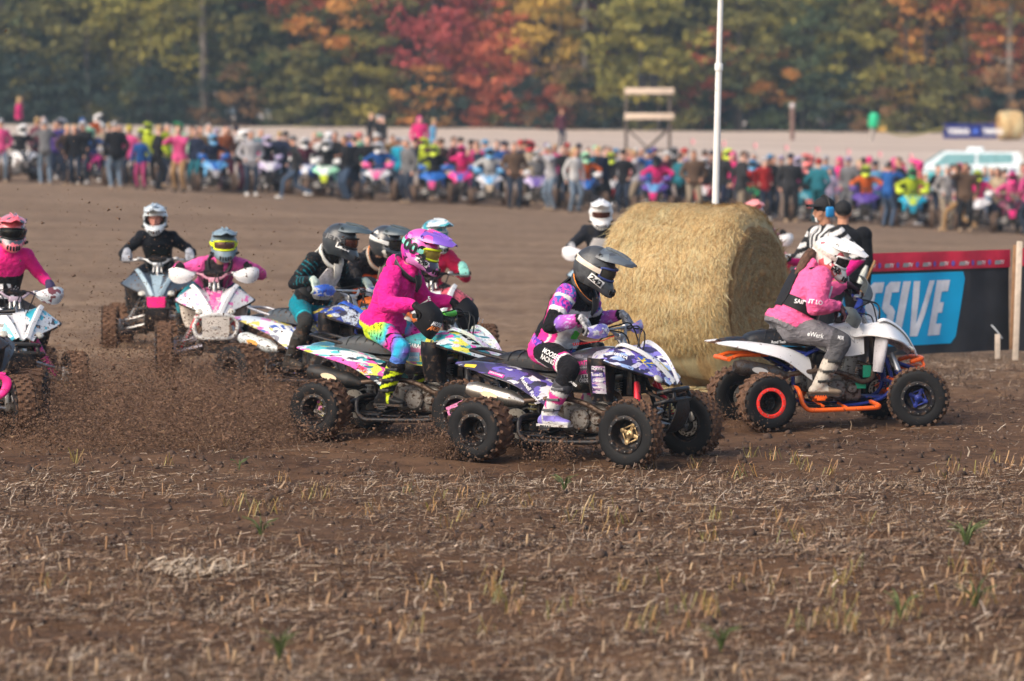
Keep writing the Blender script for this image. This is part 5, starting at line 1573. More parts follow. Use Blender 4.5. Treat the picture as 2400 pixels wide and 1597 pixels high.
lettering('Road Tech', m_print_w, q2, bvh_of(L2['seat']), (-.46, -.2, .715), (1, 0, 0), (0, .2, 1), .022, .12)
lettering('FRIENDLY', mat('print_grey', (.45, .45, .46), .5), q2, bvh_of(L2['tank_cover']), (-.02, -.25, .655), (1, -.05, .05), (0, .2, 1), .022, .12)
for c_ in q2.children:
    if c_.name.startswith('inner_fender'): c_.matrix_basis = Matrix.Translation((.155, 0, .02)) @ Matrix.Diagonal((.50, 1, 1, 1)) @ Matrix.Rotation(R(7), 4, 'Y')
PIV, BAXIS = Vector((.295, 0, .935)), Vector((-.31, 0, .95)).normalized()
BTURN = Matrix.Translation(PIV) @ Matrix.Rotation(R(8), 4, 'X') @ Matrix.Rotation(R(-27), 4, BAXIS) @ Matrix.Translation(-PIV)     # bars turned to the right
for c_ in q2.children:
    if c_.name.split('.')[0] in ('handlebar', 'hand_guard', 'grip', 'lever', 'bar_pad', 'cable'): c_.matrix_basis = BTURN
obj('toolbox_plate', MB().rbox((.30, -.13, .45), (.07, .02, .10), .004).rbox((.24, -.15, .335), (.09, .02, .05), .004), mat('plate_green', (.02, .35, .20), .5, dirt=.15), q2)
obj('rear_rack', MB().tube([(-.55, -.14, .60), (-.80, -.16, .60), (-.90, -.17, .57)], .017, 7).tube([(-.55, .14, .60), (-.80, .16, .60), (-.90, .17, .57)], .017, 7).tube([(-.90, -.20, .57), (-.90, .20, .57)], .019, 8), m_or, q2)
def c158(tg, tt, P, T, B, F):
    n = len(P); C = A((.93, .14, .34), n)
    mixc(C, tg == 'hips', (.20, .19, .205)); 
    for s in 'rl':
        k = tg == 'thigh' + s; mixc(C, k, (.20, .19, .205)); mixc(C, k & (tt > .80), (.09, .088, .095)); mixc(C, tg == 'shin' + s, (.10, .098, .105))
    mixc(C, tg == 'skin', (.50, .28, .19)); mixc(C, (tg == 'trunk') & (T < -.02), (.80, .11, .29))
    return C
def bdirty(x, y, z, a):
    C = A((.52, .47, .40), len(x)); mixc(C, (z < .07) & (x > .07), (.30, .22, .15)); mixc(C, (a < .06) & (x > .0), (.08, .075, .07)); mixc(C, (z < .03), (.20, .15, .11)); mixc(C, (np.abs(a - .16) < .012), (.15, .13, .11)); return C
mt2 = dict(cloth=m_fleece, glove=mat('glove_dark_pink', (.05, .02, .03), .8, var=.8, vscale=50, bump=.4), boot=m_boot, sole=m_sole, strap=mat('strap_black', (.03, .03, .03), .5), helmet=dict(shell=gfx('white_helmet', [(.74, .72, .68), (.70, .68, .64), (.74, .72, .68), (.65, .58, .52), (.74, .72, .70), (.74, .72, .68), (.66, .64, .62), (.60, .12, .14)], 8, .35, .04, (1, 1, 1)), peak=m_white, goggle=m_white, lens=lens('lens_dark', (.05, .05, .05)), strap=mat('strap_white_red', (.6, .5, .45), .7, var=.4, vscale=40)))
r2, rb2, rh2, rt2, rg2 = rider('person in pink hoodie, black vest and white helmet number 158', M2, mt2, pelvis=(-.33, 0, .83), hands=tuple(tuple(BTURN @ Vector((.172, y_, .98))) for y_ in (-.345, .345)), chest=(-.135, 0, 1.215), head=(.02, 0, 1.395), hpitch=28, hyaw=-32, girth=1.22, loose=.026, hem=-.02, hood=True, voxel=.0115, color=c158, bootcol=bdirty, group='quad riders in the race',
    vest=(mat('vest_white_panel', (.70, .70, .70), .4, var=.25, vscale=16, dirt=.06), mat('vest_black', (.010, .009, .011), .7, bump=.2)), words=(('158', -.80, -.36, .3, .045, .11, m_print_b), ('S', -.72, -.08, .2, .045, .035, m_print_b)), knees=(.06, .16))
lettering('SAINT LO', m_print_w, r2, rt2, (-.26, -.3, 1.035), (.95, -.15, -.16), (.1, .1, 1), .038, .20, .024, .02, .1)
lettering('eWerk', m_print_w, r2, rt2, (-.20, -.35, .775), (.93, -.1, -.22), (.1, .2, .95), .038, .13, .006); lettering('MSR', m_print_w, r2, rt2, (-.0, -.35, .74), (.7, -.1, -.2), (.1, .2, .95), .035, .05, .006)
hair = rg2['neck'] - rg2['fw'] * .10
obj('hair', MB().tube(crv([hair + Vector((.03, -.02, .10)), hair + Vector((-.04, -.05, .02)), hair + Vector((-.10, -.06, -.09)), hair + Vector((-.13, -.06, -.19))], 4), [.04, .045, .048, .048, .046, .044, .042, .040, .036, .030, .022, .013, .006], 10), mat('brown_hair', (.10, .05, .03), .7, var=.5, vscale=40, bump=.5), r2)

# ================================================================== 3. multicoloured quad 299 and rider
M3 = stand(752, 1024, 25, (-.65, -.44))
g_multi = gfx('multicolour_graphics', [(.04, .42, .46), (.82, .10, .45), (.80, .76, .10), (.66, .70, .72), (.10, .50, .52), (.45, .60, .64), (.012, .014, .02), (.03, .20, .26), (.72, .74, .74)], 10, dirt=.16, stretch=(.4, 1, 1.8), rot=(0, .35, 0))
g_teal = gfx('teal_tank_graphics', [(.04, .36, .38), (.06, .42, .44), (.04, .30, .34), (.70, .66, .10), (.60, .20, .34), (.04, .38, .40)], 6, dirt=.2, stretch=(.35, 1, 1.6), rot=(0, .3, 0))
st3 = base_style(body=g_multi, tank=g_teal, trim=gfx('pale_trim_graphics', [(.62, .76, .70), (.70, .74, .60), (.60, .50, .66), (.66, .78, .76)], 6, dirt=.16), nose=g_multi, guard=mat('guard_bag_black', (.008, .008, .010), .8, bump=.3), hub_r=gfx('pink_hub', [(.80, .12, .42), (.72, .64, .12), (.6, .55, .5)], 20, dirt=.34), hub_f=gfx('pink_hub', [], 1), can=mat('can_black', (.03, .03, .03), .5, .4, dirt=.2), badge=mat('badge_tan', (.6, .5, .4)), bars=mat('black_bars', (.02, .02, .02), .4), pad=mat('clamp_green', (.12, .60, .06), .5), seat=mat('seat_grey', (.055, .06, .066), .5, bump=.1, dirt=.12), tail=g_multi)
q3, L3 = quad('teal, pink and yellow quad bike number 299 with black hand guards', M3, st3, 'bag', None, steer=-3, group='quad bikes racing across the field')
t3 = bvh_of(L3['tank_cover'], L3['front_fender'], L3['nose_panel'])
lettering('GARAGE', m_print_w, q3, t3, (.06, -.25, .76), (.95, -.06, -.1), (.05, .3, .95), .035, .17, .005, .03); 
patch('sticker', mat('sticker_blue_disc', (.25, .45, .60), .4, dirt=.1), q3, t3, (.03, -.25, .665), (1, -.05, .0), (0, .2, 1), .12, .07)
lettering('CABERFAE', m_print_w, q3, t3, (.03, -.25, .66), (1, -.05, 0), (0, .2, 1), .018, .10, .007)
lettering('TIRE', mat('print_red', (.7, .05, .05)), q3, bvh_of(L3['rear_fender']), (-.37, -.3, .56), (.85, 0, -.5), (.3, .3, .8), .035, .09)
lettering('299', m_print_b, q3, t3, (.55, -.13, .79), (.8, -.2, -.45), (.4, .35, .8), .07, .13, .006, .04)
tg3 = bvh_of(L3['hand_guard'], L3['hand_guard_far'])
for yy in (-.37, .40):
    lettering('MOOSE', m_print_w, q3, tg3, (.34, yy, .92), (.1, 1, -.25), (.0, .25, 1), .034, .10, .006, .03, .15); lettering('RACING', mat('print_orange', (.85, .25, .06)), q3, tg3, (.34, yy - .005, .885), (.1, 1, -.25), (.0, .25, 1), .032, .10, .006, .03, .15)
fr3 = [c for c in q3.children if c.name.startswith('front_wheel')][0]
patch('wheel_cover', mat('wheel_cover_pink', (.82, .22, .45), .4, var=.5, vscale=30, dirt=.24), fr3, None, (0, -.075, .01), (1, 0, 0), (0, 0, 1), .16, .13)
lettering('299', m_print_b, fr3, None, (0, -.080, .02), (-.97, 0, .2), (-.2, 0, -.97), .05, .12, .004, .03)
def c299(tg, tt, P, T, B, F):
    n = len(P); C = A((.80, .018, .27), n)
    k = tg == 'hips'; C[k] = (.62, .80, .03)
    for s in 'rl':
        k = tg == 'thigh' + s; t = np.clip(tt, 0, 1); w = t + n3(P, .12, 4) * .5
        cols = np.array([(.62, .80, .03), (.20, .75, .30), (.03, .45, .70), (.82, .03, .36), (.82, .03, .36), (.20, .14, .62), (.03, .40, .62)]); i = np.clip(w * 6.2, 0, 5.999); a = i.astype(int); f = (i - a)[:, None]
        C[k] = (cols[a] * (1 - f) + cols[a + 1] * f)[k]
        mixc(C, k & (np.abs(n3(P * (2.2, 1, 1), .055, 6)) < .05) & (t > .05) & (t < .5), INK); mixc(C, k & (np.abs(t - .70 - .12 * n3(P, .05, 2)) < .022), INK); mixc(C, k & (np.abs(t - .86 - .12 * n3(P, .05, 2)) < .022), INK)
        k = tg == 'shin' + s; C[k] = (A((.12, .12, .60), n) * (1 - t[:, None]) + A((.03, .45, .62), n) * t[:, None])[k]; mixc(C, k & (t < .12), INK)
    mixc(C, tg == 'skin', (.5, .3, .2))
    return C
def b299(x, y, z, a):
    C = A((.010, .010, .011), len(x)); mixc(C, (a < .06), (.66, .82, .02)); mixc(C, (np.abs(((a + x * .7) / .062) % 1 - .5) < .17) & (a < .23), (.66, .82, .02)); mixc(C, (a < .045) & (x > .035), INK); mixc(C, (np.abs(x - .05) < .012) & (z < .10), (.6, .75, .02)); return C
mt3 = dict(cloth=m_fleece, glove=m_glove_b, boot=m_boot, sole=m_sole, strap=mat('strap_black', (.03, .03, .03)), helmet=dict(shell=gfx('magenta_helmet', [(.82, .03, .38), (.78, .10, .45), (.40, .05, .42), (.80, .03, .36), (.03, .02, .05), (.70, .25, .60)], 7, .3, .04, (1, 1, 1)), peak=gfx('violet_peak', [(.20, .09, .52), (.25, .12, .58), (.82, .08, .40), (.15, .07, .42)], 5, .3, .04, (1, 1, 1)), goggle=mat('goggle_neon', NEON, .4), lens=lens('lens_gold', (.55, .45, .10)), strap=mat('strap_mint', (.22, .60, .50), .7)))
r3, rb3, rh3, rt3, rg3 = rider('person in magenta hoodie, rainbow trousers and pink helmet number 299', M3, mt3, pelvis=(-.33, 0, .88), chest=(-.165, 0, 1.275), head=(.015, 0, 1.49), hpitch=22, hyaw=-2, girth=1.02, loose=.030, hem=-.01, hood=True, color=c299, bootcol=b299, group='quad riders in the race', plate=('299', -.82, -.40, .22, .105), voxel=.011,
    brace=(mat('brace_black', (.03, .03, .033), .5), mat('brace_grey', (.12, .12, .13), .5)), words=(('100%', -1.62, .06, .1, .085, .26, m_print_b),))
lettering('CABERFAE', m_print_w, r3, rt3, (.03, -.06, 1.10), (.45, .89, 0), (-.4, .1, .9), .036, .22, .006, .02); lettering('PEAKS', m_print_w, r3, rt3, (.02, -.06, 1.05), (.45, .89, 0), (-.4, .1, .9), .018, .10, .006, .01)

# ================================================================== 4. blue quad 126 and rider
M4 = stand(560, 930, 42, (-.65, -.44), roll=-3)
g_blue = gfx('blue_graphics', [(.02, .05, .30), (.02, .03, .12), (.50, .55, .62), (.02, .07, .42), (.65, .52, .08), (.02, .02, .05)], 8, dirt=.3)
st4 = base_style(body=g_blue, rfender=gfx('white_blue_graphics', [(.62, .66, .70), (.55, .12, .35), (.50, .56, .62), (.03, .09, .40), (.02, .03, .10), (.66, .68, .70), (.60, .50, .10)], 9, dirt=.12), trim=gfx('blue_guard_graphics', [(.03, .10, .50), (.03, .14, .60), (.50, .50, .55), (.02, .05, .3)], 8, dirt=.2), frame=mat('frame_blue', (.02, .05, .35), .4, dirt=.3), seat=mat('seat_slate', (.07, .085, .10), .5, dirt=.2), can=mat('can_white', (.62, .66, .66), .4, .1, dirt=.2), badge=mat('badge_orange', (.75, .35, .08), .4), bars=mat('bars_alloy', (.55, .56, .57), .35, .7), pad_on=False, grab=mat('grab_alloy', (.4, .4, .42), .4, .7, dirt=.2))
q4, L4 = quad('blue quad bike with a white exhaust can, behind the multicoloured quad 299', M4, st4, 'wing', 'bar', steer=-5, group='quad bikes racing across the field')
def c126(tg, tt, P, T, B, F):
    n = len(P); C = A((.008, .010, .013), n)
    mixc(C, (isin(tg, 'uarmr', 'uarml', 'farmr', 'farml')) & (np.abs((tt * 7) % 1 - .5) < .13) & (n3(P, .06, 3) > 0), (.0, .15, .19))
    mixc(C, isin(tg, 'hips', 'thighr', 'thighl'), (.0, .20, .27)); mixc(C, starts(tg, 'thigh') & (tt > .84), (.03, .03, .03)); mixc(C, starts(tg, 'shin'), (.05, .04, .035)); mixc(C, tg == 'skin', (.55, .30, .20))
    mixc(C, starts(tg, 'thigh') & (np.abs(tt - .78) < .02), (.02, .42, .50)); return C
bdark = lambda x, y, z, a: A((.04, .035, .03), len(x))
mt4 = dict(cloth=m_cloth_d, glove=m_glove_m, boot=m_boot, sole=m_sole, strap=mat('strap_black', (.03, .03, .03)), helmet=dict(shell=mat('slate_helmet', (.045, .052, .06), .3, var=.3, coat=.3), peak=mat('slate_peak', (.06, .085, .10), .28, var=.3, coat=.4), goggle=mat('goggle_black', (.008, .008, .008), .5), lens=lens('lens_red_brown', (.12, .05, .04)), strap=mat('strap_black_grey', (.06, .06, .065), .7, var=.6, vscale=60)))
r4, rb4, rh4, rt4, rg4 = rider('person in teal trousers, white chest protector and dark helmet number 126', M4, mt4, pelvis=(-.26, 0, .85), chest=(-.04, 0, 1.23), head=(.13, 0, 1.42), hpitch=12, hyaw=24, loose=.006, color=c126, bootcol=bdark, group='quad riders in the race', plate=('1 26', -.95, -.26, .14, .12), brace=(mat('brace_white', (.68, .66, .60), .5, dirt=.12), mat('brace_white', (0, 0, 0))), vest=(mat('protector_white', (.62, .58, .58), .5, var=.3, vscale=25, dirt=.14), mat('protector_black', (.02, .02, .022), .6)), words=(('JETS', -1.75, .10, .1, .05, .16, mat('print_grey2', (.2, .2, .2))),))

# ================================================================== 5. and 6. two riders behind
st5 = base_style(body=mat('orange_black_plastic', (.75, .14, .02), .4, var=.6, vscale=10, dirt=.3), trim=m_white, guard=mat('guard_black', (.03, .03, .03), .5), bars=mat('bars_alloy', (.5, .5, .5)))
M5 = stand(872, 0, 46, (0, 0), dist=37.0)
q5, _ = quad('orange and black quad bike mostly hidden behind the multicoloured quad', M5, st5, 'wing', 'bar', group='quad bikes racing across the field')
def plain(top, legs, band=None, skin=(.55, .3, .2)):
    def f(tg, tt, P, T, B, F):
        C = A(top, len(P)); mixc(C, isin(tg, 'hips', 'thighr', 'thighl', 'shinr', 'shinl'), legs); mixc(C, tg == 'skin', skin)
        if band: mixc(C, (tg == 'trunk') & (F > .02) & (np.abs(B) < .12) & (T > .25) & (T < .85), band)
        return C
    return f
mt5 = dict(mt4, cloth=m_cloth_d, glove=m_glove_b, helmet=dict(shell=gfx('black_white_helmet', [(.03, .034, .04), (.03, .034, .04), (.04, .045, .05), (.62, .60, .55)], 5, .3, .05, (1, 1, 1)), peak=mat('slate_peak', (0, 0, 0)), goggle=mat('goggle_black', (0, 0, 0)), lens=lens('lens_dark', (0, 0, 0)), strap=mat('strap_white', (.6, .6, .58), .7)))
rider('person in black and orange jersey leaning forward, behind the shoulder of rider 299', M5, mt5, pelvis=(-.30, 0, .84), chest=(.0, 0, 1.16), head=(.17, .02, 1.34), hpitch=14, hyaw=22, color=plain((.010, .011, .016), (.02, .02, .022), (.80, .16, .02)), group='quad riders in the race', brace=(mat('brace_dirty', (.42, .36, .30), .6, dirt=.2), mat('brace_orange', (0, 0, 0))), voxel=.012)
st6 = base_style(body=mat('red_white_plastic', (.60, .10, .14), .4, var=.6, vscale=10, dirt=.3), trim=m_white, guard=mat('guard_mint', (.40, .66, .60), .5))
M6 = stand(1000, 0, 80, (0, 0), dist=38.6)
q6, _ = quad('red and white quad bike hidden behind the magenta hoodie of rider 299', M6, st6, None, None, group='quad bikes racing across the field')
mt6 = dict(mt4, cloth=m_cloth, glove=mat('glove_bright_mint', (.28, .68, .58), .8, bump=.3), helmet=dict(shell=gfx('teal_white_helmet', [(.55, .62, .66), (.03, .30, .36), (.60, .64, .66), (.10, .14, .18)], 6, .3, .05, (1, 1, 1)), peak=gfx('teal_white_helmet', [], 1), goggle=mat('goggle_white', (.6, .6, .6)), lens=lens('lens_blue', (.04, .22, .30)), strap=mat('strap_white', (0, 0, 0))))
rider('person in red jersey and mint green gloves, peeping out right of rider 299', M6, mt6, pelvis=(-.30, .0, .84), chest=(-.04, .05, 1.13), head=(.09, .06, 1.35), hpitch=6, hyaw=22, color=plain((.72, .025, .11), (.03, .03, .035), (.03, .03, .03)), group='quad riders in the race', voxel=.012, loose=.012)

# ================================================================== 7. pink hooded rider head-on, 8. dark rider behind, 9. left rider
m_pinkw = gfx('white_pink_graphics', [(.70, .69, .68), (.80, .16, .42), (.72, .70, .70), (.64, .60, .62), (.70, .69, .68), (.72, .40, .55)], 8, dirt=.07)
st7 = base_style(body=m_pinkw, trim=m_white, nose=gfx('pink_nose', [(.78, .08, .34), (.70, .60, .62), (.78, .20, .42)], 16, dirt=.2), guard=m_white, flap=mat('flap_cream', (.62, .55, .48), .6, dirt=.22), bumper=mat('bumper_white', (.66, .65, .63), .5, dirt=.22), bplate=mat('plate_cream', (.58, .53, .48), .6, dirt=.12), bars=mat('bars_pink', (.60, .28, .36), .5), shock_body=mat('red_shock', (0, 0, 0)), arm=mat('arm_lilac', (.42, .40, .46), .5, .3, dirt=.3))
M7 = stand(505, 878, 84, (.62, 0))
q7, L7 = quad('white and pink quad bike with a white box bumper, coming head-on at the left', M7, st7, 'round', 'box', group='quad bikes racing across the field')
lettering('GNCC', mat('print_grey', (.45, .45, .46)), q7, bvh_of(L7['bumper_plate']), (.87, 0, .48), (0, 1, 0), (0, 0, 1), .03, .10)
def c7(tg, tt, P, T, B, F):
    C = plain((.80, .105, .36), (.02, .26, .32))(tg, tt, P, T, B, F); mixc(C, (tg == 'trunk') & (np.abs(B) < .10) & (F > 0) & (T > .2), (.035, .03, .035)); return C
mt7 = dict(mt4, cloth=m_fleece, glove=m_glove_b, helmet=dict(shell=mat('blue_grey_helmet', (.16, .22, .26), .35, var=.3, vscale=10, dirt=.06), peak=mat('blue_grey_peak', (.20, .28, .33), .35, var=.3), goggle=mat('goggle_neon', (0, 0, 0)), lens=lens('lens_brown', (.16, .09, .07)), strap=mat('strap_neon', NEON, .6)))
rider('person in pink hoodie with neon yellow goggles, head-on on the white and pink quad', M7, mt7, pelvis=(-.30, .0, .84), chest=(.0, .05, 1.06), head=(.15, .10, 1.265), hpitch=6, hyaw=4, color=c7, loose=.028, hem=.0, group='quad riders in the race', elbow=(-.8, .8, -.5), brace=(mat('brace_black', (0, 0, 0)), mat('brace_grey', (0, 0, 0))), voxel=.011)
st8 = base_style(body=mat('blue_grey_plastic', (.06, .085, .115), .4, var=.3, dirt=.2), trim=mat('pale_blue_plastic', (.30, .40, .46), .4, dirt=.1), nose=mat('pale_blue_plastic', (0, 0, 0)), guard=mat('guard_white_dirty', (.50, .50, .50), .5, dirt=.25), bars=mat('bars_alloy', (0, 0, 0)), bumper=mat('bumper_black', (.03, .03, .03), .5))
M8 = stand(368, 822, 87, (.62, 0))
q8, L8 = quad('blue-grey quad bike with a bright pink number plate, coming head-on at the back left', M8, st8, None, 'bar', group='quad bikes racing across the field', plate=mat('plate_hot_pink', (.92, .02, .22), .5, dirt=.05))
mt8 = dict(mt4, cloth=m_cloth, glove=mat('glove_grey', (.35, .37, .42), .8, bump=.3, dirt=.2), helmet=dict(shell=gfx('white_blue_helmet', [(.66, .70, .72), (.60, .65, .68), (.12, .16, .19), (.68, .70, .72)], 4, .35, .05, (1, 1, 1)), peak=gfx('white_blue_peak', [(.62, .68, .70), (.10, .13, .16), (.62, .68, .70)], 7, .35, .05, (1, 1, 1))))
rider('person in black jersey and white visored helmet, head-on at the back left', M8, mt8, pelvis=(-.28, 0, .88), chest=(-.02, -.02, 1.20), head=(.11, -.03, 1.42), hpitch=10, hyaw=-3, color=plain((.007, .009, .014), (.012, .016, .024), (.007, .011, .010), (.62, .28, .22)), group='quad riders in the race', elbow=(-.8, .8, -.65), arm=1.05, voxel=.012)
st9 = base_style(body=gfx('white_black_cyan_graphics', [(.68, .70, .70), (.03, .03, .035), (.70, .70, .70), (.03, .40, .52), (.66, .66, .68), (.68, .70, .70)], 8, dirt=.08), trim=m_white, guard=gfx('guard_white_print', [(.72, .72, .72), (.70, .70, .70), (.20, .05, .06), (.72, .72, .72)], 9, dirt=.16), bars=mat('bars_pink_grey', (.45, .35, .42), .5), shock_body=mat('shock_pink', (.75, .05, .28), .4, dirt=.2), spring=mat('shock_pink', (0, 0, 0)), bumper=mat('bumper_black', (0, 0, 0)))
M9 = stand(40, 949, 72, (.62, 0), roll=-3)
q9, L9 = quad('white, black and cyan quad bike with a black bumper at the left edge', M9, st9, 'round', 'bar', group='quad bikes racing across the field')
def c9(tg, tt, P, T, B, F):
    C = plain((.85, .02, .24), (.03, .03, .035))(tg, tt, P, T, B, F); mixc(C, (tg == 'trunk') & (T < .72), (.018, .016, .018)); return C
mt9 = dict(mt4, cloth=m_cloth, glove=mat('glove_navy', (.05, .04, .10), .8, bump=.3), helmet=dict(shell=gfx('coral_helmet', [(.80, .14, .18), (.85, .22, .24), (.06, .07, .09), (.82, .16, .20)], 8, .35, .05, (1, 1, 1)), peak=gfx('coral_peak', [(.80, .13, .17), (.06, .07, .09), (.82, .18, .22)], 9, .35, .05, (1, 1, 1)), goggle=mat('goggle_black', (0, 0, 0)), lens=lens('lens_black', (.02, .02, .02)), strap=mat('strap_black_grey', (0, 0, 0))))
r9, rb9, rh9, rt9, rg9 = rider('person in magenta jersey, black vest and coral pink helmet at the left edge', M9, mt9, pelvis=(-.30, 0, .86), chest=(-.06, -.02, 1.29), head=(.08, -.02, 1.51), hpitch=8, hyaw=-2, color=c9, group='quad riders in the race', elbow=(-.8, .7, -.7), voxel=.011)
lettering('FLY', m_print_w, r9, rt9, (.16, -.02, 1.07), (0, 1, 0), (-.4, 0, .9), .13, .26, .006, .04)
# the quad whose pink bumper and one muddy wheel enter the frame at the far left
M10 = stand(46, 1024, 90, (.62, .50))
st10 = base_style(body=mat('black_body', (.03, .03, .035), .4, dirt=.3), trim=mat('trim_pink', (.85, .04, .28), .4, dirt=.2), guard=mat('trim_pink', (0, 0, 0)), bumper=mat('bumper_hot_pink', (.92, .03, .28), .45, dirt=.16), skid=mat('trim_pink', (0, 0, 0)))
q10, L10 = quad('quad bike cut off by the left edge, showing a hot pink bumper', M10, st10, None, 'box', steer=22, group='quad bikes racing across the field')

for k_ in ('front_bumper', 'bumper_plate'): L10[k_].matrix_basis = Matrix.Translation((0, 0, -.06)) @ Matrix.Diagonal((1, 1.95 if k_ == 'front_bumper' else 1, 1, 1))

# ================================================================== 11. and 12. riders behind the straw bale
st11 = base_style(body=mat('pale_blue_plastic', (0, 0, 0)), trim=m_white, guard=mat('guard_white', (.74, .72, .74), .5))
M11 = stand(1408, 0, 90, (0, 0), dist=44.5)
quad('pale blue and white quad bike left of the straw bale, behind rider 242', M11, st11, 'round', 'bar', group='quad bikes racing across the field')
mt11 = dict(mt4, cloth=m_cloth, glove=m_glove_w, helmet=dict(shell=m_white, peak=m_white, goggle=m_white, lens=lens('lens_red_brown', (0, 0, 0)), strap=m_white))
rider('person in white helmet and white chest panel, left of the straw bale', M11, mt11, chest=(-.04, 0, 1.20), head=(.10, 0, 1.42), hpitch=10, color=plain((.016, .018, .026), (.03, .03, .04), (.72, .66, .64)), group='quad riders in the race', elbow=(-.8, .7, -.7), voxel=.014, vest=(mat('vest_plain_white', (.72, .68, .66), .5), mat('vest_black', (0, 0, 0))))
M12 = stand(1768, 0, 78, (0, 0), dist=49.5)
st12 = base_style(body=mat('coral_plastic', (.75, .20, .28), .5), trim=m_white)
quad('coral quad bike hidden behind the straw bale', M12, st12, 'round', 'bar', group='quad bikes racing across the field', mini=True)
mt12 = dict(mt4, cloth=m_cloth, glove=m_glove_b, helmet=dict(shell=gfx('coral_white_helmet', [(.85, .24, .26), (.70, .66, .66), (.85, .20, .22)], 6, .4, 0, (1, 1, .6)), peak=mat('coral_visor', (.80, .30, .30), .4), goggle=m_white, lens=lens('lens_red_brown', (0, 0, 0)), strap=m_white))
rider('person in coral pink helmet looking over the right shoulder of the straw bale', M12, mt12, color=plain((.60, .10, .45), (.03, .03, .04)), head=(.10, -.05, 1.30), chest=(-.04, 0, 1.09), hpitch=6, group='quad riders in the race', voxel=.016)
# ------------------------------------------------------------------ the crowd along the start line
def stander_mesh(arms, stride=0.0, width=1.0, lean=0.0, voxel=.026, bare=True, smooth=3):
    mb = MB(); S = Segs()
    g = width
    hipz = .93 - abs(stride) * .12
    pel = Vector((0, 0, hipz)); ch = Vector((lean, 0, 1.36)); nk = Vector((lean * 1.2 + .01, 0, 1.48)); hd = Vector((lean * 1.3 + .03, 0, 1.615))
    rings(mb, [(pel - Vector((0, 0, .10)), .13 * g, .10 * g), (pel, .170 * g, .125 * g), (Vector((lean * .3, 0, 1.10)), .158 * g, .120 * g), (Vector((lean * .7, 0, 1.25)), .175 * g, .125 * g), (ch + Vector((0, 0, .02)), .185 * g, .115 * g), (ch + Vector((0, 0, .075)), .12 * g, .085), (nk, .062, .062)])
    rings(mb, [(pel - Vector((0, 0, .05)), .178 * g, .135 * g), (pel + Vector((0, 0, .0)), .186 * g, .142 * g), (pel + Vector((0, 0, .08)), .178 * g, .135 * g)])
    mb.tube([ch, hd], [.066, .058], 12)
    face(mb, hd, Matrix.Identity(3), .98)
    S.add(pel - Vector((0, 0, .01)), ch, .175 * g, 'top'); S.add(nk + Vector((0, 0, .01)), hd, .09, 'skin'); S.add(hd + Vector((-.05, 0, .035)), hd + Vector((-.02, 0, .10)), .085, 'hair')
    for sd, H in ((-1, arms[0]), (1, arms[1])):
        sh = ch + Vector((0, sd * .175 * g, .02)); w = Vector((H[0], sd * H[1], H[2]))
        e = ik(sh, w, .30, .27, (-.5, sd * .6, -.5))
        limb(mb, [sh, sh.lerp(e, .5), e], [.075 * g, .066 * g, .056 * g]); limb(mb, [e, e.lerp(w, .5), w], [.056 * g, .052, .040]); mb.ball(sh, .082 * g)
        d = (w - e).normalized(); hand = w + d * .075
        mb.tube([w, hand], [.032, .034], 9); mb.ball(hand, (.036, .030, .042)); mb.tube([w + d * .03, hand + Vector((.03, -sd * .03, 0))], [.016, .012], 6)
        S.add(sh, e, .068 * g, 'top'); S.add(e, w - d * .02, .05, 'top'); S.add(w + d * .03, hand, .034, 'skin')
        hip = pel + Vector((0, sd * .088 * g, -.04)); an = Vector((sd * stride * .42, sd * (.12 - .04 * abs(stride)), .10 + (.08 if stride and sd < 0 else 0)))
        kn = ik(hip, an, .43, .42, (1, sd * .12, .1))
        limb(mb, [hip, hip.lerp(kn, .5), kn], [.098 * g, .086 * g, .066 * g]); limb(mb, [kn, kn.lerp(an, .5), an], [.066 * g, .060, .052]); mb.ball(hip, .10 * g)
        mb.rbox(an + Vector((.055, 0, -.055)), (.27, .095, .09), .04); mb.ball(an + Vector((.14, 0, -.06)), (.06, .048, .04))
        S.add(hip + (kn - hip) * .05, kn, .09 * g, 'bottom'); S.add(kn, an + Vector((0, 0, .02)), .062, 'bottom'); S.add(an + Vector((-.03, 0, -.06)), an + Vector((.14, 0, -.06)), .05, 'shoe')
    me = fuse(mb, voxel, smooth)
    return slots(me, S, dict(skin=0, top=1, bottom=2, shoe=3, hair=4)), S, hd
def slots(me, S, order):
    me.materials.clear()
    for _ in range(max(order.values()) + 1): me.materials.append(None)
    Pn = coords(me); tg, _ = S.near(Pn)
    vi = np.array([order[t] for t in tg])
    fv = np.empty(len(me.loops), np.int32); me.loops.foreach_get('vertex_index', fv)
    st_ = np.empty(len(me.polygons), np.int32); me.polygons.foreach_get('loop_start', st_)
    me.polygons.foreach_set('material_index', vi[fv[st_]].astype(np.int32))
    me.polygons.foreach_set('use_smooth', [True] * len(me.polygons)); me.update()
    return me
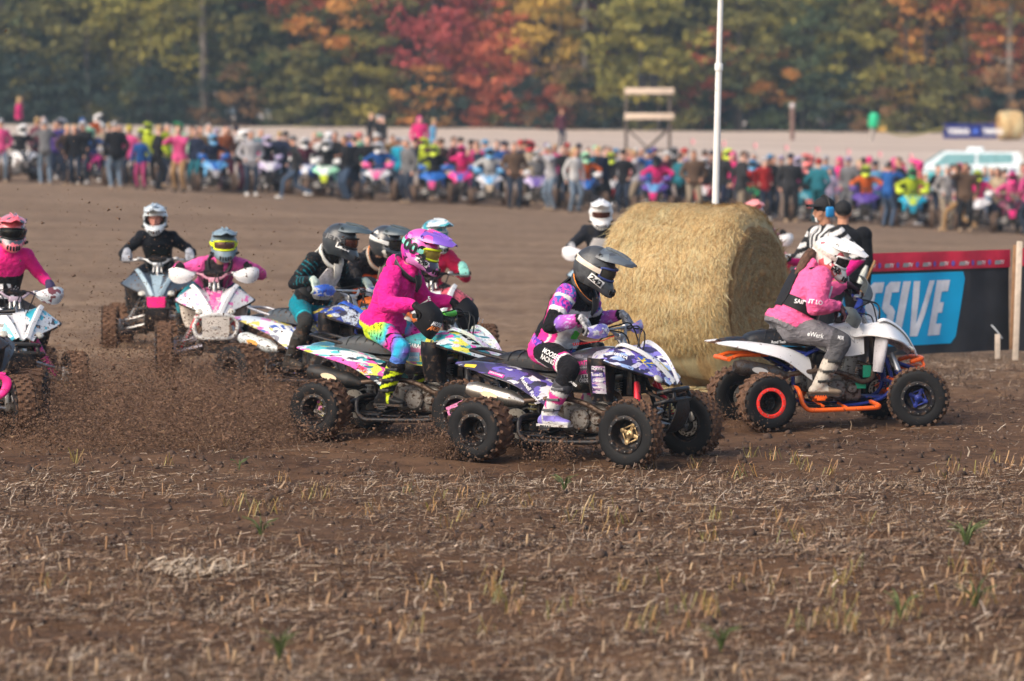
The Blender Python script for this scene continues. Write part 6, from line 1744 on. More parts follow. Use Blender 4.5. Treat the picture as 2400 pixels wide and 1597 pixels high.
def seated_mesh():
    mb = MB(); S = Segs()
    pel, ch, hd = Vector((-.30, 0, .84)), Vector((-.10, 0, 1.22)), Vector((.02, 0, 1.42)); up = (ch - pel).normalized()
    rings(mb, [(pel - up * .08, .13, .10), (pel, .168, .13), (pel + up * .2, .158, .122), (ch - up * .05, .178, .12), (ch + up * .04, .13, .09), (ch + up * .10, .06, .06)])
    mb.tube([ch, hd], [.064, .058], 10); face(mb, hd, Matrix.Identity(3), .95)
    S.add(pel + up * .04, ch, .17, 'top'); S.add(ch + up * .10, hd, .09, 'skin')
    for sd in (-1, 1):
        sh = ch + Vector((0, sd * .17, .015)); w = Vector((.12, sd * .35, 1.0)); e = ik(sh, w, .285, .255, (-.3, sd * .9, -.3))
        limb(mb, [sh, e], [.074, .056]); limb(mb, [e, w], [.055, .040]); mb.ball((.155, sd * .35, .99), (.05, .05, .045))
        S.add(sh, e, .066, 'top'); S.add(e, w, .05, 'top'); S.add((.15, sd * .34, .99), (.17, sd * .36, .98), .045, 'shoe')
        hip = pel + Vector((0, sd * .09, -.02)); an = Vector((-.16, sd * .285, .355)); kn = ik(hip, an, .43, .40, (1, sd * .4, .9))
        limb(mb, [hip, kn], [.096, .068]); limb(mb, [kn, an], [.068, .055]); mb.rbox(an + Vector((.05, 0, -.045)), (.26, .09, .085), .035)
        S.add(hip, kn, .085, 'bottom'); S.add(kn, kn.lerp(an, .35), .065, 'bottom'); S.add(kn.lerp(an, .45), an + Vector((.06, 0, -.05)), .06, 'shoe')
    return slots(fuse(mb, .026, 3), S, dict(skin=0, top=1, bottom=2, shoe=3))

def cap_mesh():
    mb = MB().ball((-.012, 0, .045), (.112, .090, .092), 18, 10)
    rows = [[(x, -w, .052 - abs(w) * .10), (x, -w * .5, .060), (x + .004, 0, .064), (x, w * .5, .060), (x, w, .052 - abs(w) * .10)] for x, w in ((.06, .082), (.11, .080), (.155, .062), (.178, .030))]
    mb.sheet(rows, .006, 2, 2); mb.ball((-.012, 0, .138), .008, 8, 5)
    return mb.mesh('cap', 50)
def beanie_mesh():
    return MB().ball((-.012, 0, .045), (.112, .092, .112), 18, 12).lathe([(.095, .0), (.104, .012), (.104, .05), (.096, .06)], c=(-.012, 0, .02), axis='Z', seg=18).ball((-.012, 0, .165), .022, 8, 6).mesh('beanie', 50)
def hood_mesh():
    mb = MB().ball((-.035, 0, .02), (.118, .108, .135), 18, 12).ball((-.06, 0, -.10), (.10, .13, .09), 16, 10)
    return mb.mesh('hood', 60)
def longhair_mesh():
    mb = MB().ball((-.025, 0, .035), (.105, .088, .098), 16, 10)
    for k in range(7):
        a = -1.2 + .4 * k
        mb.tube(crv([(-.06 * math.cos(a) - .02, .085 * math.sin(a), .03), (-.075 * math.cos(a) - .03, .098 * math.sin(a), -.09), (-.07 * math.cos(a) - .04, .088 * math.sin(a), -.22)], 3), [.032, .036, .038, .036, .030, .022, .012], 7)
    return mb.mesh('hair', 60)
HATS = dict(cap=cap_mesh, beanie=beanie_mesh, hood=hood_mesh, longhair=longhair_mesh)

SW = dict(pink=(.85, .10, .32), hotpink=(.90, .03, .24), black=(.010, .010, .014), charcoal=(.032, .032, .036), grey=(.20, .20, .21), lightgrey=(.50, .49, .52), white=(.72, .71, .70), navy=(.012, .02, .055), blue=(.02, .12, .42), skyblue=(.12, .35, .60), turquoise=(.01, .38, .58), teal=(.02, .20, .26), purple=(.10, .05, .28), maroon=(.14, .025, .05), red=(.60, .03, .03), orange=(.85, .16, .02), rust=(.33, .09, .03), brown=(.14, .085, .055), tan=(.42, .25, .11), khaki=(.36, .29, .21), beige=(.55, .45, .34), jeans=(.075, .12, .20), lightjeans=(.20, .27, .36), darkjeans=(.028, .042, .075), neon=(.62, .75, .03), green=(.04, .30, .10), mint=(.35, .72, .45), plaid=(.24, .22, .21), camo=(.30, .24, .15), yellow=(.75, .62, .08), lilac=(.45, .38, .55), coral=(.80, .20, .18))
def clothm(c):
    if c == 'plaid': return gfx('cloth_plaid', [(.10, .095, .10), (.30, .28, .27), (.20, .19, .19), (.40, .38, .37)], 12, .9, 0, (1, 1, 1), coat=0)
    if c == 'camo': return gfx('cloth_camo', [(.36, .28, .18), (.20, .17, .10), (.45, .37, .25), (.28, .20, .12)], 8, .9, 0, (1, 1, 1), coat=0)
    return mat('cloth_' + c, tuple(v * .62 for v in SW[c]), .9, var=.25, vscale=6, bump=.3, bscale=60)
SKIN = [mat('skin_fair', (.55, .29, .20), .55), mat('skin_tan', (.42, .21, .13), .55), mat('skin_pale', (.62, .36, .27), .55)]
HAIRM = [mat('hair_brown', (.09, .05, .03), .7), mat('hair_dark', (.025, .02, .018), .7), mat('hair_blond', (.42, .28, .13), .7), mat('hair_grey', (.30, .28, .27), .7)]
SHOE = [mat('shoe_dark', (.03, .027, .025), .7), mat('shoe_white', (.60, .58, .55), .6), mat('shoe_tan', (.30, .21, .13), .7)]
ARMS = dict(down=(((.03, .27, .86),) * 2), pocket=(((.13, .20, .98),) * 2), phone=(((.30, .09, 1.46),) * 2), crossed=((.20, -.06, 1.20), (.22, -.05, 1.17)), one=((.22, .10, 1.50), (.04, .27, .88)), hips=(((.03, .24, 1.03),) * 2), walk=((.20, .26, .95), (-.14, .27, .93)))
POSES = {}
for k_, a_ in ARMS.items():
    for wd_, nm_ in ((.94, 's'), (1.12, 'l')):
        POSES[k_ + nm_] = stander_mesh(a_, .95 if k_ == 'walk' else .0, wd_, .05 if k_ in ('phone', 'walk') else .02)[0]
SEATED = seated_mesh()
WORDC = dict(pink='pink', hotpink='hot pink', black='black', charcoal='charcoal', grey='grey', lightgrey='light grey', white='white', navy='navy', blue='bright blue', skyblue='sky blue', turquoise='turquoise', teal='teal', purple='purple', maroon='maroon', red='red', orange='orange', rust='rust brown', brown='brown', tan='tan', khaki='khaki', beige='beige', neon='neon yellow', green='green', mint='mint', plaid='plaid', camo='camouflage', yellow='yellow', lilac='lilac', coral='coral')
LEGW = dict(jeans='blue jeans', lightjeans='pale jeans', darkjeans='dark jeans')
POSEW = dict(down='', pocket='hands in pockets', phone='holding up a phone', crossed='arms folded', one='hand at face', hips='hands on hips', walk='walking')

def line_y(px): return 428 + (548 - 428) * px / 2400.0
def crowd_spot(px, k):
    g = ground_at(px, line_y(px))
    return on_ground(px, g.y + k)

CQ = []                                              # start-line quads: (px, label)
FOLK = []
QUADS = '''52 1.5 white white-grey black none helmet=white top=charcoal
215 2 hotpink hot-pink-plated black hotpink helmet=mint top=blue
335 7 neon green-and-black charcoal none helmet=neon top=black
500 1 skyblue sky-blue blue lightgrey helmet=skyblue top=navy
625 4 lilac white-and-lilac white none helmet=lilac top=black
715 3 blue blue-and-white white none helmet=white top=maroon
768 2 mint white-and-mint white neon helmet=white top=black
890 .5 white white-and-pink pink none helmet=white top=blue
1020 .8 blue royal-blue blue pink helmet=neon top=black
1083 3.5 hotpink hot-pink blue none helmet=hotpink top=hotpink
1148 .6 lightgrey silver-white skyblue beige helmet=skyblue top=white
1262 1.2 lilac lilac-and-white purple none helmet=white top=grey
1372 1 navy dark-blue blue none helmet=mint top=orange
1432 3 black black white red helmet=neon top=black
1540 .6 purple purple-and-pink skyblue hotpink helmet=black top=hotpink
1650 .8 red red-and-white white none helmet=white top=charcoal
1765 3 green black-and-green black orange helmet=skyblue top=red
1893 1.2 teal teal-and-coral teal coral helmet=coral top=black
2030 1 purple deep-purple purple none helmet=neon top=orange
2138 .5 turquoise turquoise-and-neon neon turquoise helmet=green top=neon
2240 4 hotpink pink-and-white white none helmet=white top=pink
2292 1.2 white white-and-green white none helmet=neon top=hotpink
2372 .6 maroon maroon-and-pink black hotpink helmet=hotpink top=pink'''
for row in QUADS.split('\n'):
    a = row.split(); px, k, body, word, trim, pl = float(a[0]), float(a[1]), a[2], a[3], a[4], a[5]
    hel, top = a[6].split('=')[1], a[7].split('=')[1]
    p = crowd_spot(px, k + .9)
    rz = -90 + random.Random(px).uniform(-9, 9) + (px - 1200) / FPX * -57
    M = Matrix.Translation(p) @ Matrix.Rotation(R(rz), 4, 'Z')
    pm = lambda c: mat('paint_' + c, SW[c], .4, var=.25, vscale=14, coat=.2)
    st = base_style(body=pm(body), trim=pm(trim), nose=pm(trim), guard=pm(random.Random(px + 1).choice(('white', body, trim))), bumper=pm('charcoal'), tread=mat('tread_dusty', (.13, .085, .06), .95, var=.4))
    quad(f'{word.replace("-", " ")} quad bike waiting in the start line' + ('' if pl == 'none' else f', {WORDC[pl]} front plate'), M, st, 'round', 'bar', mini=True, group='quad bikes on the start line', plate=None if pl == 'none' else pm(pl))
    CQ.append((px, word.replace('-', ' ') + ' quad'))
    o = link('person', SEATED, [SKIN[int(px) % 3], clothm(top), clothm('black'), SHOE[0]], None, M)
    tag(o, f'seated rider in {WORDC[top]} top and {WORDC[hel]} helmet, on the {word.replace("-", " ")} quad', 'person', 'riders waiting on the start line')
    hm = pm(hel)
    h = helmet(o, Vector((.02, 0, 1.435)), random.Random(px).uniform(-20, 20), 4, 0, dict(shell=hm, peak=hm, lens=lens('lens_dark', (.05, .05, .05)), goggle=mat('goggle_black', (.02, .02, .02)), strap=mat('strap_black', (.03, .03, .03))), 1.05, None, False)

# px, metres behind the front line, top, legs, headgear, pose  (front line first)
PEOPLE = '''3 0 pink lightjeans cap:lightgrey pocket
46 58 hotpink black longhair down l
86 6 maroon black hair down
107 -.4 grey lightjeans cap:lightgrey phone
104 8 plaid darkjeans hair down
131 6 purple navy hair crossed
143 5 blue darkjeans cap:navy down
152 13 grey black helmet:lightgrey down
157 .4 brown darkjeans hair pocket
177 .2 black darkjeans hair down
198 1.5 black darkjeans cap:white pocket
197 13 navy black beanie:blue down
228 19 orange black helmet:white one
243 4 khaki jeans cap:white down
256 9 brown jeans hair down
268 6 lightgrey jeans cap:skyblue down
272 -.5 black lightjeans hair down l
286 7 rust jeans hair pocket
306 4 pink darkjeans beanie:yellow down
331 .3 blue pink cap:grey down s
352 5 neon black helmet:neon down
370 .3 black black hair pocket
378 5 black jeans hair phone
390 4 neon darkjeans hair one
422 -.6 pink tan hair phone l
424 9 mint black helmet:green down
452 8 navy darkjeans hair down
462 2 navy teal hair:b down
470 5 tan jeans hair one
488 6 white black hair down l
507 7 lightgrey jeans cap:lilac phone
527 2.5 rust maroon hair pocket l
540 9 white jeans hair one
556 9 lightgrey navy cap:navy hips
563 3 black maroon helmet:white down
588 -1 lightgrey darkjeans hair pocket l
576 6 beige jeans cap:brown down
612 9 teal darkjeans hair down
622 4 hotpink black beanie:hotpink down s
655 5 navy darkjeans hair hips l
672 7 charcoal jeans cap:charcoal down
694 -1.2 charcoal jeans cap:grey walk
740 9 rust khaki hair crossed
752 6 white darkjeans cap:mint down
770 5 black black helmet:white down
788 3 black darkjeans hair pocket
802 4 hotpink darkjeans beanie:pink down s
812 0 black jeans hair crossed l
822 8 blue darkjeans cap:lilac phone
833 2.5 black darkjeans hair down
846 11 mint darkjeans cap:coral down
862 .8 black jeans hair pocket
876 7 grey jeans cap:white phone
868 48 black black hair down
887 46 black black cap:white hips
901 44 black black hair down
920 5 tan jeans hair one
935 4 turquoise darkjeans cap:lightgrey hips
948 8 white jeans cap:white crossed
957 -.6 grey darkjeans hair down l
975 7 charcoal jeans cap:black down
984 41 hotpink black hood:pink down l
1000 6 neon black helmet:neon down
1014 41 skyblue lightjeans hair down
1022 5 brown darkjeans hair one
1037 6 black jeans cap:brown down
1060 8 maroon lightjeans hair pocket
1078 11 grey darkjeans cap:black pocket
1106 10 charcoal darkjeans cap:black down
1096 6 coral jeans hair down s
1118 5 pink jeans hair crossed
1122 2 navy darkjeans hair down
1140 7 skyblue darkjeans cap:skyblue down
1165 8 black darkjeans hair hips
1178 5 blue black cap:navy down
1188 13 maroon black cap:navy phone
1205 -.4 brown darkjeans hair:b pocket l
1218 7 lightgrey jeans cap:red down
1230 5 navy darkjeans cap:black crossed l
1247 3.5 beige khaki helmet:red down
1260 4 khaki brown hair down
1278 7 lilac jeans cap:purple phone
1292 -.5 lightgrey lightjeans cap:white phone
1302 6 pink jeans hair one
1315 72 maroon navy hair down
1322 3 black black hair down
1330 9 rust jeans cap:red down
1346 -1.4 white lightjeans longhair down
1358 6 charcoal darkjeans cap:navy down
1376 5 turquoise darkjeans hair phone
1395 7 charcoal jeans cap:mint down
1406 4 black darkjeans hair pocket
1415 2.5 navy black hair:d down
1428 9 red jeans hair crossed
1445 6 lightgrey jeans cap:skyblue one
1462 -.5 black darkjeans cap:black pocket
1474 5 coral jeans hair down
1492 2 lightgrey khaki hair phone l
1488 10 white jeans cap:white hips
1505 7 grey darkjeans hair down
1524 4.5 blue jeans cap:blue one
1533 9 blue black cap:purple down
1558 5 maroon darkjeans cap:white down
1578 7 charcoal darkjeans helmet:grey crossed
1592 4 teal black hair down
1608 8 lilac jeans cap:red down
1626 .2 brown khaki hair pocket l
1646 4 rust darkjeans hair phone
1668 6 lightgrey jeans cap:navy down
1690 .8 charcoal navy hair down l
1700 6 neon black helmet:neon down
1718 5 hotpink darkjeans hood:pink down
1735 -.2 charcoal khaki hair walk l
1752 4 beige jeans cap:grey down
1768 9 navy navy hair:g one
1790 .2 red darkjeans cap:lightgrey hips
1806 3 black black cap:skyblue down
1812 6 khaki darkjeans hair:d down
1830 5 grey darkjeans cap:lilac down
1852 -.6 charcoal black cap:navy down l
1864 4 pink black helmet:lilac down
1900 3.5 lightgrey jeans helmet:coral down
1917 .8 teal teal cap:red pocket l
1934 5 skyblue jeans cap:lightgrey down
1947 3 lilac lightjeans hair down s
1968 7 hotpink darkjeans hood:hotpink down l
1990 1.2 grey grey cap:lilac pocket l
2010 5 charcoal darkjeans hair crossed
2024 8 navy darkjeans cap:black one
2034 7 pink darkjeans beanie:hotpink down
2052 5 skyblue jeans cap:navy down
2080 -.2 blue jeans hair phone
2074 5 brown darkjeans hair down
2094 6 pink black hood:pink one
2116 8 grey darkjeans cap:red crossed
2110 4 black black hair pocket l
2143 10 navy jeans hair:d down
2156 4 coral jeans helmet:hotpink down
2172 5 white jeans hair hips s
2196 4 black darkjeans hair down
2216 .3 plaid khaki cap:white pocket l
2232 5 black darkjeans hood:black down
2250 4 pink black hood:hotpink phone l
2262 -1.6 brown black hair one l
2250 -1 black tan longhair walk
2272 8 charcoal darkjeans cap:grey down
2310 7 navy jeans hair one
2322 4 skyblue navy hair down
2338 1 camo darkjeans longhair pocket
2356 6 charcoal darkjeans hair:d one
2372 4.5 lilac jeans cap:lilac down
2394 1.5 beige jeans hair down l
2410 -.3 pink darkjeans hood:pink pocket
2440 1 navy jeans cap:grey down
-25 .5 black jeans hair down
-50 1.5 lightgrey jeans cap:red pocket'''
for row in PEOPLE.split('\n'):
    a = row.split(); px, k, top, leg, hat, pose = float(a[0]), float(a[1]), a[2], a[3], a[4], a[5]
    size = a[6] if len(a) > 6 else 'm'
    rnd = random.Random(int(px * 7 + k * 13))
    p = crowd_spot(px, k + (rnd.uniform(-.4, 2.2) if .5 < k < 20 else 0)); p.z -= .01
    face_cam = rnd.random() < .62
    rz = -90 + rnd.uniform(-40, 40) if face_cam else rnd.uniform(0, 360)
    if pose == 'walk': rz = rnd.choice((0, 180)) + rnd.uniform(-25, 25)
    if px == 46: rz = 0
    s = {'s': .84, 'l': 1.02, 'm': .99}[size] * rnd.uniform(.97, 1.05)
    M = Matrix.Translation(p) @ Matrix.Rotation(R(rz), 4, 'Z') @ Matrix.Scale(s, 4)
    kind, _, hc = hat.partition(':')
    hr = HAIRM[{'b': 1, 'd': 1, 'g': 3}.get(hc, rnd.randint(0, 3)) if kind == 'hair' else rnd.randint(0, 2)]
    o = link('person', POSES[pose + ('l' if size == 'l' else 's')], [SKIN[rnd.randint(0, 2)], clothm(top), clothm(leg), SHOE[rnd.choice((0, 0, 1, 2))], hr], None, M)
    hdp = Vector((.05 * 1.3 + .03 if pose in ('phone', 'walk') else .02 * 1.3 + .03, 0, 1.615))
    hw = ''
    if kind == 'helmet':
        hm = mat('paint_' + hc, SW[hc], .4, var=.25, vscale=14, coat=.2)
        helmet(o, hdp, 0, 0, 0, dict(shell=hm, peak=hm, lens=lens('lens_dark', (.05, .05, .05)), goggle=mat('goggle_black', (0, 0, 0)), strap=mat('strap_black', (0, 0, 0))), 1.05, None, False); hw = f'{WORDC[hc]} helmet'
    elif kind == 'longhair': link('hair', P('longhair', longhair_mesh), hr, o, Matrix.Translation(hdp)); hw = 'long hair'
    elif kind in HATS: link(kind, P('hat_' + kind, HATS[kind]), clothm(hc), o, Matrix.Translation(hdp)); hw = (f'{WORDC[hc]} ' if kind != 'hood' else '') + (kind if kind != 'hood' else 'hood up')
    o['group'] = 'spectators along the start line'; o['category'] = 'person'
    FOLK.append((o, px, k, WORDC[top], LEGW.get(leg) or WORDC[leg] + ' trousers', hw or 'bare head', POSEW[pose], size))
def label_folk():
    used = {}
    for f in FOLK:
        o, px, k, top, leg, hw, pw, size = f
        q = min(CQ, key=lambda c: abs(c[0] - px))
        if k > 40: where = 'on the rise near the wood'
        elif abs(q[0] - px) < 16: where = ('before ' if k < 1 else 'behind ') + 'the ' + q[1]
        else: where = ('left of ' if px < q[0] else 'right of ') + 'the ' + q[1]
        who = 'child' if size == 's' else 'person'
        bare = hw == 'bare head'
        opts = [f'{who} in {top} top' + (f' and {leg}' if bare else f' and {hw}') + f', {where}', f'{who} in {top} top and {leg}, {where}']
        if pw: opts.append(f'{who} in {top} top, {pw}, {where}')
        opts += [f'taller {opts[0]}', f'farther {opts[0]}']
        l = next((x for x in opts if x not in used), opts[0] + ' too')
        used[l] = 1; o['label'] = l
label_folk()
# ------------------------------------------------------------------ straw bale and flag pole
def hay_materials():
    out = []
    for nm, ring, c0, c1, c2 in (('bale_side', False, (.36, .22, .085), (.76, .55, .265), (.56, .54, .33)), ('bale_end', True, (.22, .115, .038), (.58, .34, .13), (.45, .28, .11))):
        m, nt, nodes, links, p = _base(nm)
        tc = nodes.new('ShaderNodeTexCoord').outputs['Object']
        mp = nodes.new('ShaderNodeMapping'); mp.inputs['Scale'].default_value = (26, 26, 26) if ring else (34, 8, 8); links.new(tc, mp.inputs[0])
        n1 = _noise(nt, mp.outputs[0], 1.0, 6, .75)
        c = _mix(nt, _ramp(nt, n1, [(.34, 0.0), (.66, 1.0)]), c0, c1)
        mp2 = nodes.new('ShaderNodeMapping'); mp2.inputs['Scale'].default_value = (3.2, .55, .55); links.new(tc, mp2.inputs[0])
        c = _mix(nt, _ramp(nt, _noise(nt, mp2.outputs[0], 1.6, 3), [(.50, 0.0), (.64, .7)]), c, c2)
        c = _mix(nt, _ramp(nt, _noise(nt, tc, 3.3, 4), [(.3, .35), (.6, 0.0)]), c, (.13, .085, .04))
        links.new(c, p.inputs['Base Color']); p.inputs['Roughness'].default_value = .85
        _bump(nt, p, n1, .9, .03)
        out.append(m)
    m, nt, nodes, links, p = _base('straw_stalk')
    links.new(_ramp(nt, nodes.new('ShaderNodeNewGeometry').outputs['Random Per Island'], [(0, (.20, .11, .035)), (.3, (.46, .30, .115)), (.65, (.66, .47, .21)), (.88, (.48, .45, .25)), (1, (.76, .62, .37))]), p.inputs['Base Color']); p.inputs['Roughness'].default_value = .7
    return out + [m]
HAY = hay_materials()
def bale(label, M, Rb, W, seed, fuzz=True):
    rng = np.random.default_rng(seed)
    t = thing('straw_bale', label, 'straw bale', M)
    n, k = 96, 40
    co = []; xs = np.linspace(-W / 2, W / 2, k)
    u_ = np.clip(1 - (W / 2 - np.abs(xs)) / .26, 0, 1); edge = np.sqrt(1 - u_ * u_)
    th = np.linspace(0, 2 * math.pi, n, endpoint=False)
    X, T = np.meshgrid(xs, th, indexing='ij'); E = np.repeat(edge[:, None], n, 1)
    r = Rb * (.80 + .20 * E) + .05 * vnoise(X * 2, np.cos(T) * 2 + 5, .5, seed) + .045 * vnoise(np.sin(T) * 3, X + np.cos(T) * 3, .35, seed + 1) + .012 * vnoise(X * 9, T * 6, .4, seed + 2)
    sag = np.where(np.sin(T) < -.85, .97, 1)
    V = np.stack([X, r * np.cos(T), r * np.sin(T) * sag + Rb * .965], -1).reshape(-1, 3)
    i = np.arange((k - 1) * n).reshape(k - 1, n); j = np.roll(i, -1, 1)
    q = np.stack([i, j, j + n, i + n], -1).reshape(-1, 4)
    side = bpy.data.objects.new('wound_side', fast_mesh('wound_side', V, q, HAY[0], True)); COL.objects.link(side); side.parent = t
    for s in (-1, 1):
        rr = np.linspace(0, 1, 22); Rr, T2 = np.meshgrid(rr, th, indexing='ij')
        edge_r = V.reshape(k, n, 3)[0 if s < 0 else -1]
        ry = edge_r[:, 1] * 1; rz = edge_r[:, 2] - Rb * .965
        wob = .035 * vnoise(Rr * 6, T2 * 3, .5, seed + 4) + .02 * np.sin(Rr * 34 + T2) * (Rr > .1) + .03 * (1 - Rr ** 3)
        E2 = np.stack([s * (W / 2 + wob * (Rr < .999)), ry[None] * Rr, rz[None] * Rr + Rb * .965], -1).reshape(-1, 3)
        a = np.arange(21 * n).reshape(21, n); b = np.roll(a, -1, 1)
        o = bpy.data.objects.new('rolled_end', fast_mesh('rolled_end', E2, np.stack([a, b, b + n, a + n], -1).reshape(-1, 4), HAY[1], True)); COL.objects.link(o); o.parent = t
    if fuzz:
        m = 34000
        x = rng.uniform(-W / 2, W / 2, m); a = rng.uniform(-.3, math.pi + .6, m)
        u2 = np.clip(1 - (W / 2 - np.abs(x)) / .26, 0, 1); rad = Rb * (.80 + .20 * np.sqrt(1 - u2 * u2)) + .05 * vnoise(x * 2, np.cos(a) * 2 + 5, .5, seed) + .045 * vnoise(np.sin(a) * 3, x + np.cos(a) * 3, .35, seed + 1) + .004
        base = np.stack([x, rad * np.cos(a), rad * np.sin(a) + Rb * .965], 1); nrm = np.stack([np.zeros(m), np.cos(a), np.sin(a)], 1); tan = np.stack([np.zeros(m), -np.sin(a), np.cos(a)], 1); ax = np.tile((1., 0, 0), (m, 1))
        m2 = 15000
        r2 = Rb * .80 * np.sqrt(rng.uniform(0, .97, m2)); a2 = rng.uniform(0, 6.28, m2); s2 = rng.choice((-1, 1), m2)
        base2 = np.stack([s2 * (W / 2 + .03 * (1 - (r2 / Rb) ** 3) + .006), r2 * np.cos(a2), r2 * np.sin(a2) + Rb * .965], 1)
        n2 = np.stack([s2, np.zeros(m2), np.zeros(m2)], 1); t2 = np.stack([np.zeros(m2), -np.sin(a2), np.cos(a2)], 1); ax2 = np.stack([np.zeros(m2), np.cos(a2), np.sin(a2)], 1)
        B, N, Tn, Ax = (np.concatenate(z) for z in ((base, base2), (nrm, n2), (tan, t2), (ax, ax2)))
        mm = m + m2
        al = rng.normal(0, .55, mm); d = Tn * np.cos(al)[:, None] + Ax * np.sin(al)[:, None] + N * rng.normal(.05, .12, mm)[:, None]
        L = rng.gamma(2.2, .019, mm)[:, None] + .012; w = np.cross(d, N); w /= np.linalg.norm(w, axis=1)[:, None] + 1e-9; wd = rng.uniform(.0008, .0020, mm)[:, None]
        mid = B + d * L * .5 + N * .006; end = B + d * L
        V2 = np.stack([B - w * wd, B + w * wd, mid + w * wd, mid - w * wd, end - w * wd * .5, end + w * wd * .5], 1).reshape(-1, 3)
        b = np.arange(mm)[:, None] * 6
        o = bpy.data.objects.new('straw_stalks', fast_mesh('straw_stalks', V2, np.concatenate([b + [0, 1, 2, 3], b + [3, 2, 5, 4]], 1).reshape(-1, 4), HAY[2])); COL.objects.link(o); o.parent = t; o['kind'] = 'stuff'
    return t
pb = on_ground(1626, 36.4)
bale('large round straw bale on its side, behind the purple quad', Matrix.Translation(pb - Vector((0, 0, .02))) @ Matrix.Rotation(R(-27), 4, 'Z'), .875, 1.32, 3)
rs_ = np.random.default_rng(21)
a_s = rs_.uniform(0, 6.28, 2600); r_s = .75 + rs_.gamma(1.4, .16, 2600)
xs_, ys_ = pb.x + np.cos(a_s) * r_s, pb.y + np.sin(a_s) * r_s
co_, q_ = strips(xs_, ys_, zground(xs_, ys_) + rs_.uniform(0, .03, 2600), rs_.uniform(0, 6.28, 2600), rs_.gamma(2, .04, 2600) + .03, rs_.uniform(.002, .005, 2600), rs_.uniform(0, .03, 2600), rs_.normal(0, .03, 2600), rs_)
o_ = bpy.data.objects.new('spilled_straw', fast_mesh('spilled_straw', co_, q_, HAY[2])); COL.objects.link(o_)
tag(o_, 'loose straw spilled round the foot of the large bale', 'straw', None, 'stuff')
pp = on_ground(1668, 38.2)
pole = thing('flag_pole', 'tall white jointed pole rising behind the straw bale', 'pole', Matrix.Translation(pp) @ Matrix.Rotation(R(1.25), 4, 'Y'))
m_pole = mat('pole_white', (.72, .71, .68), .4, var=.08, dirt=.03)
obj('lower_pole', MB().tube([(0, 0, -.2), (0, 0, 3.02)], [.038, .033], 16), m_pole, pole)
obj('upper_pole', MB().tube([(0, 0, 3.02), (0, 0, 6.2)], [.029, .024], 16), m_pole, pole)
obj('pole_joint', MB().lathe([(.034, 0), (.041, .005), (.041, .07), (.034, .08)], c=(0, 0, 2.97), axis='Z', seg=16), m_pole, pole)

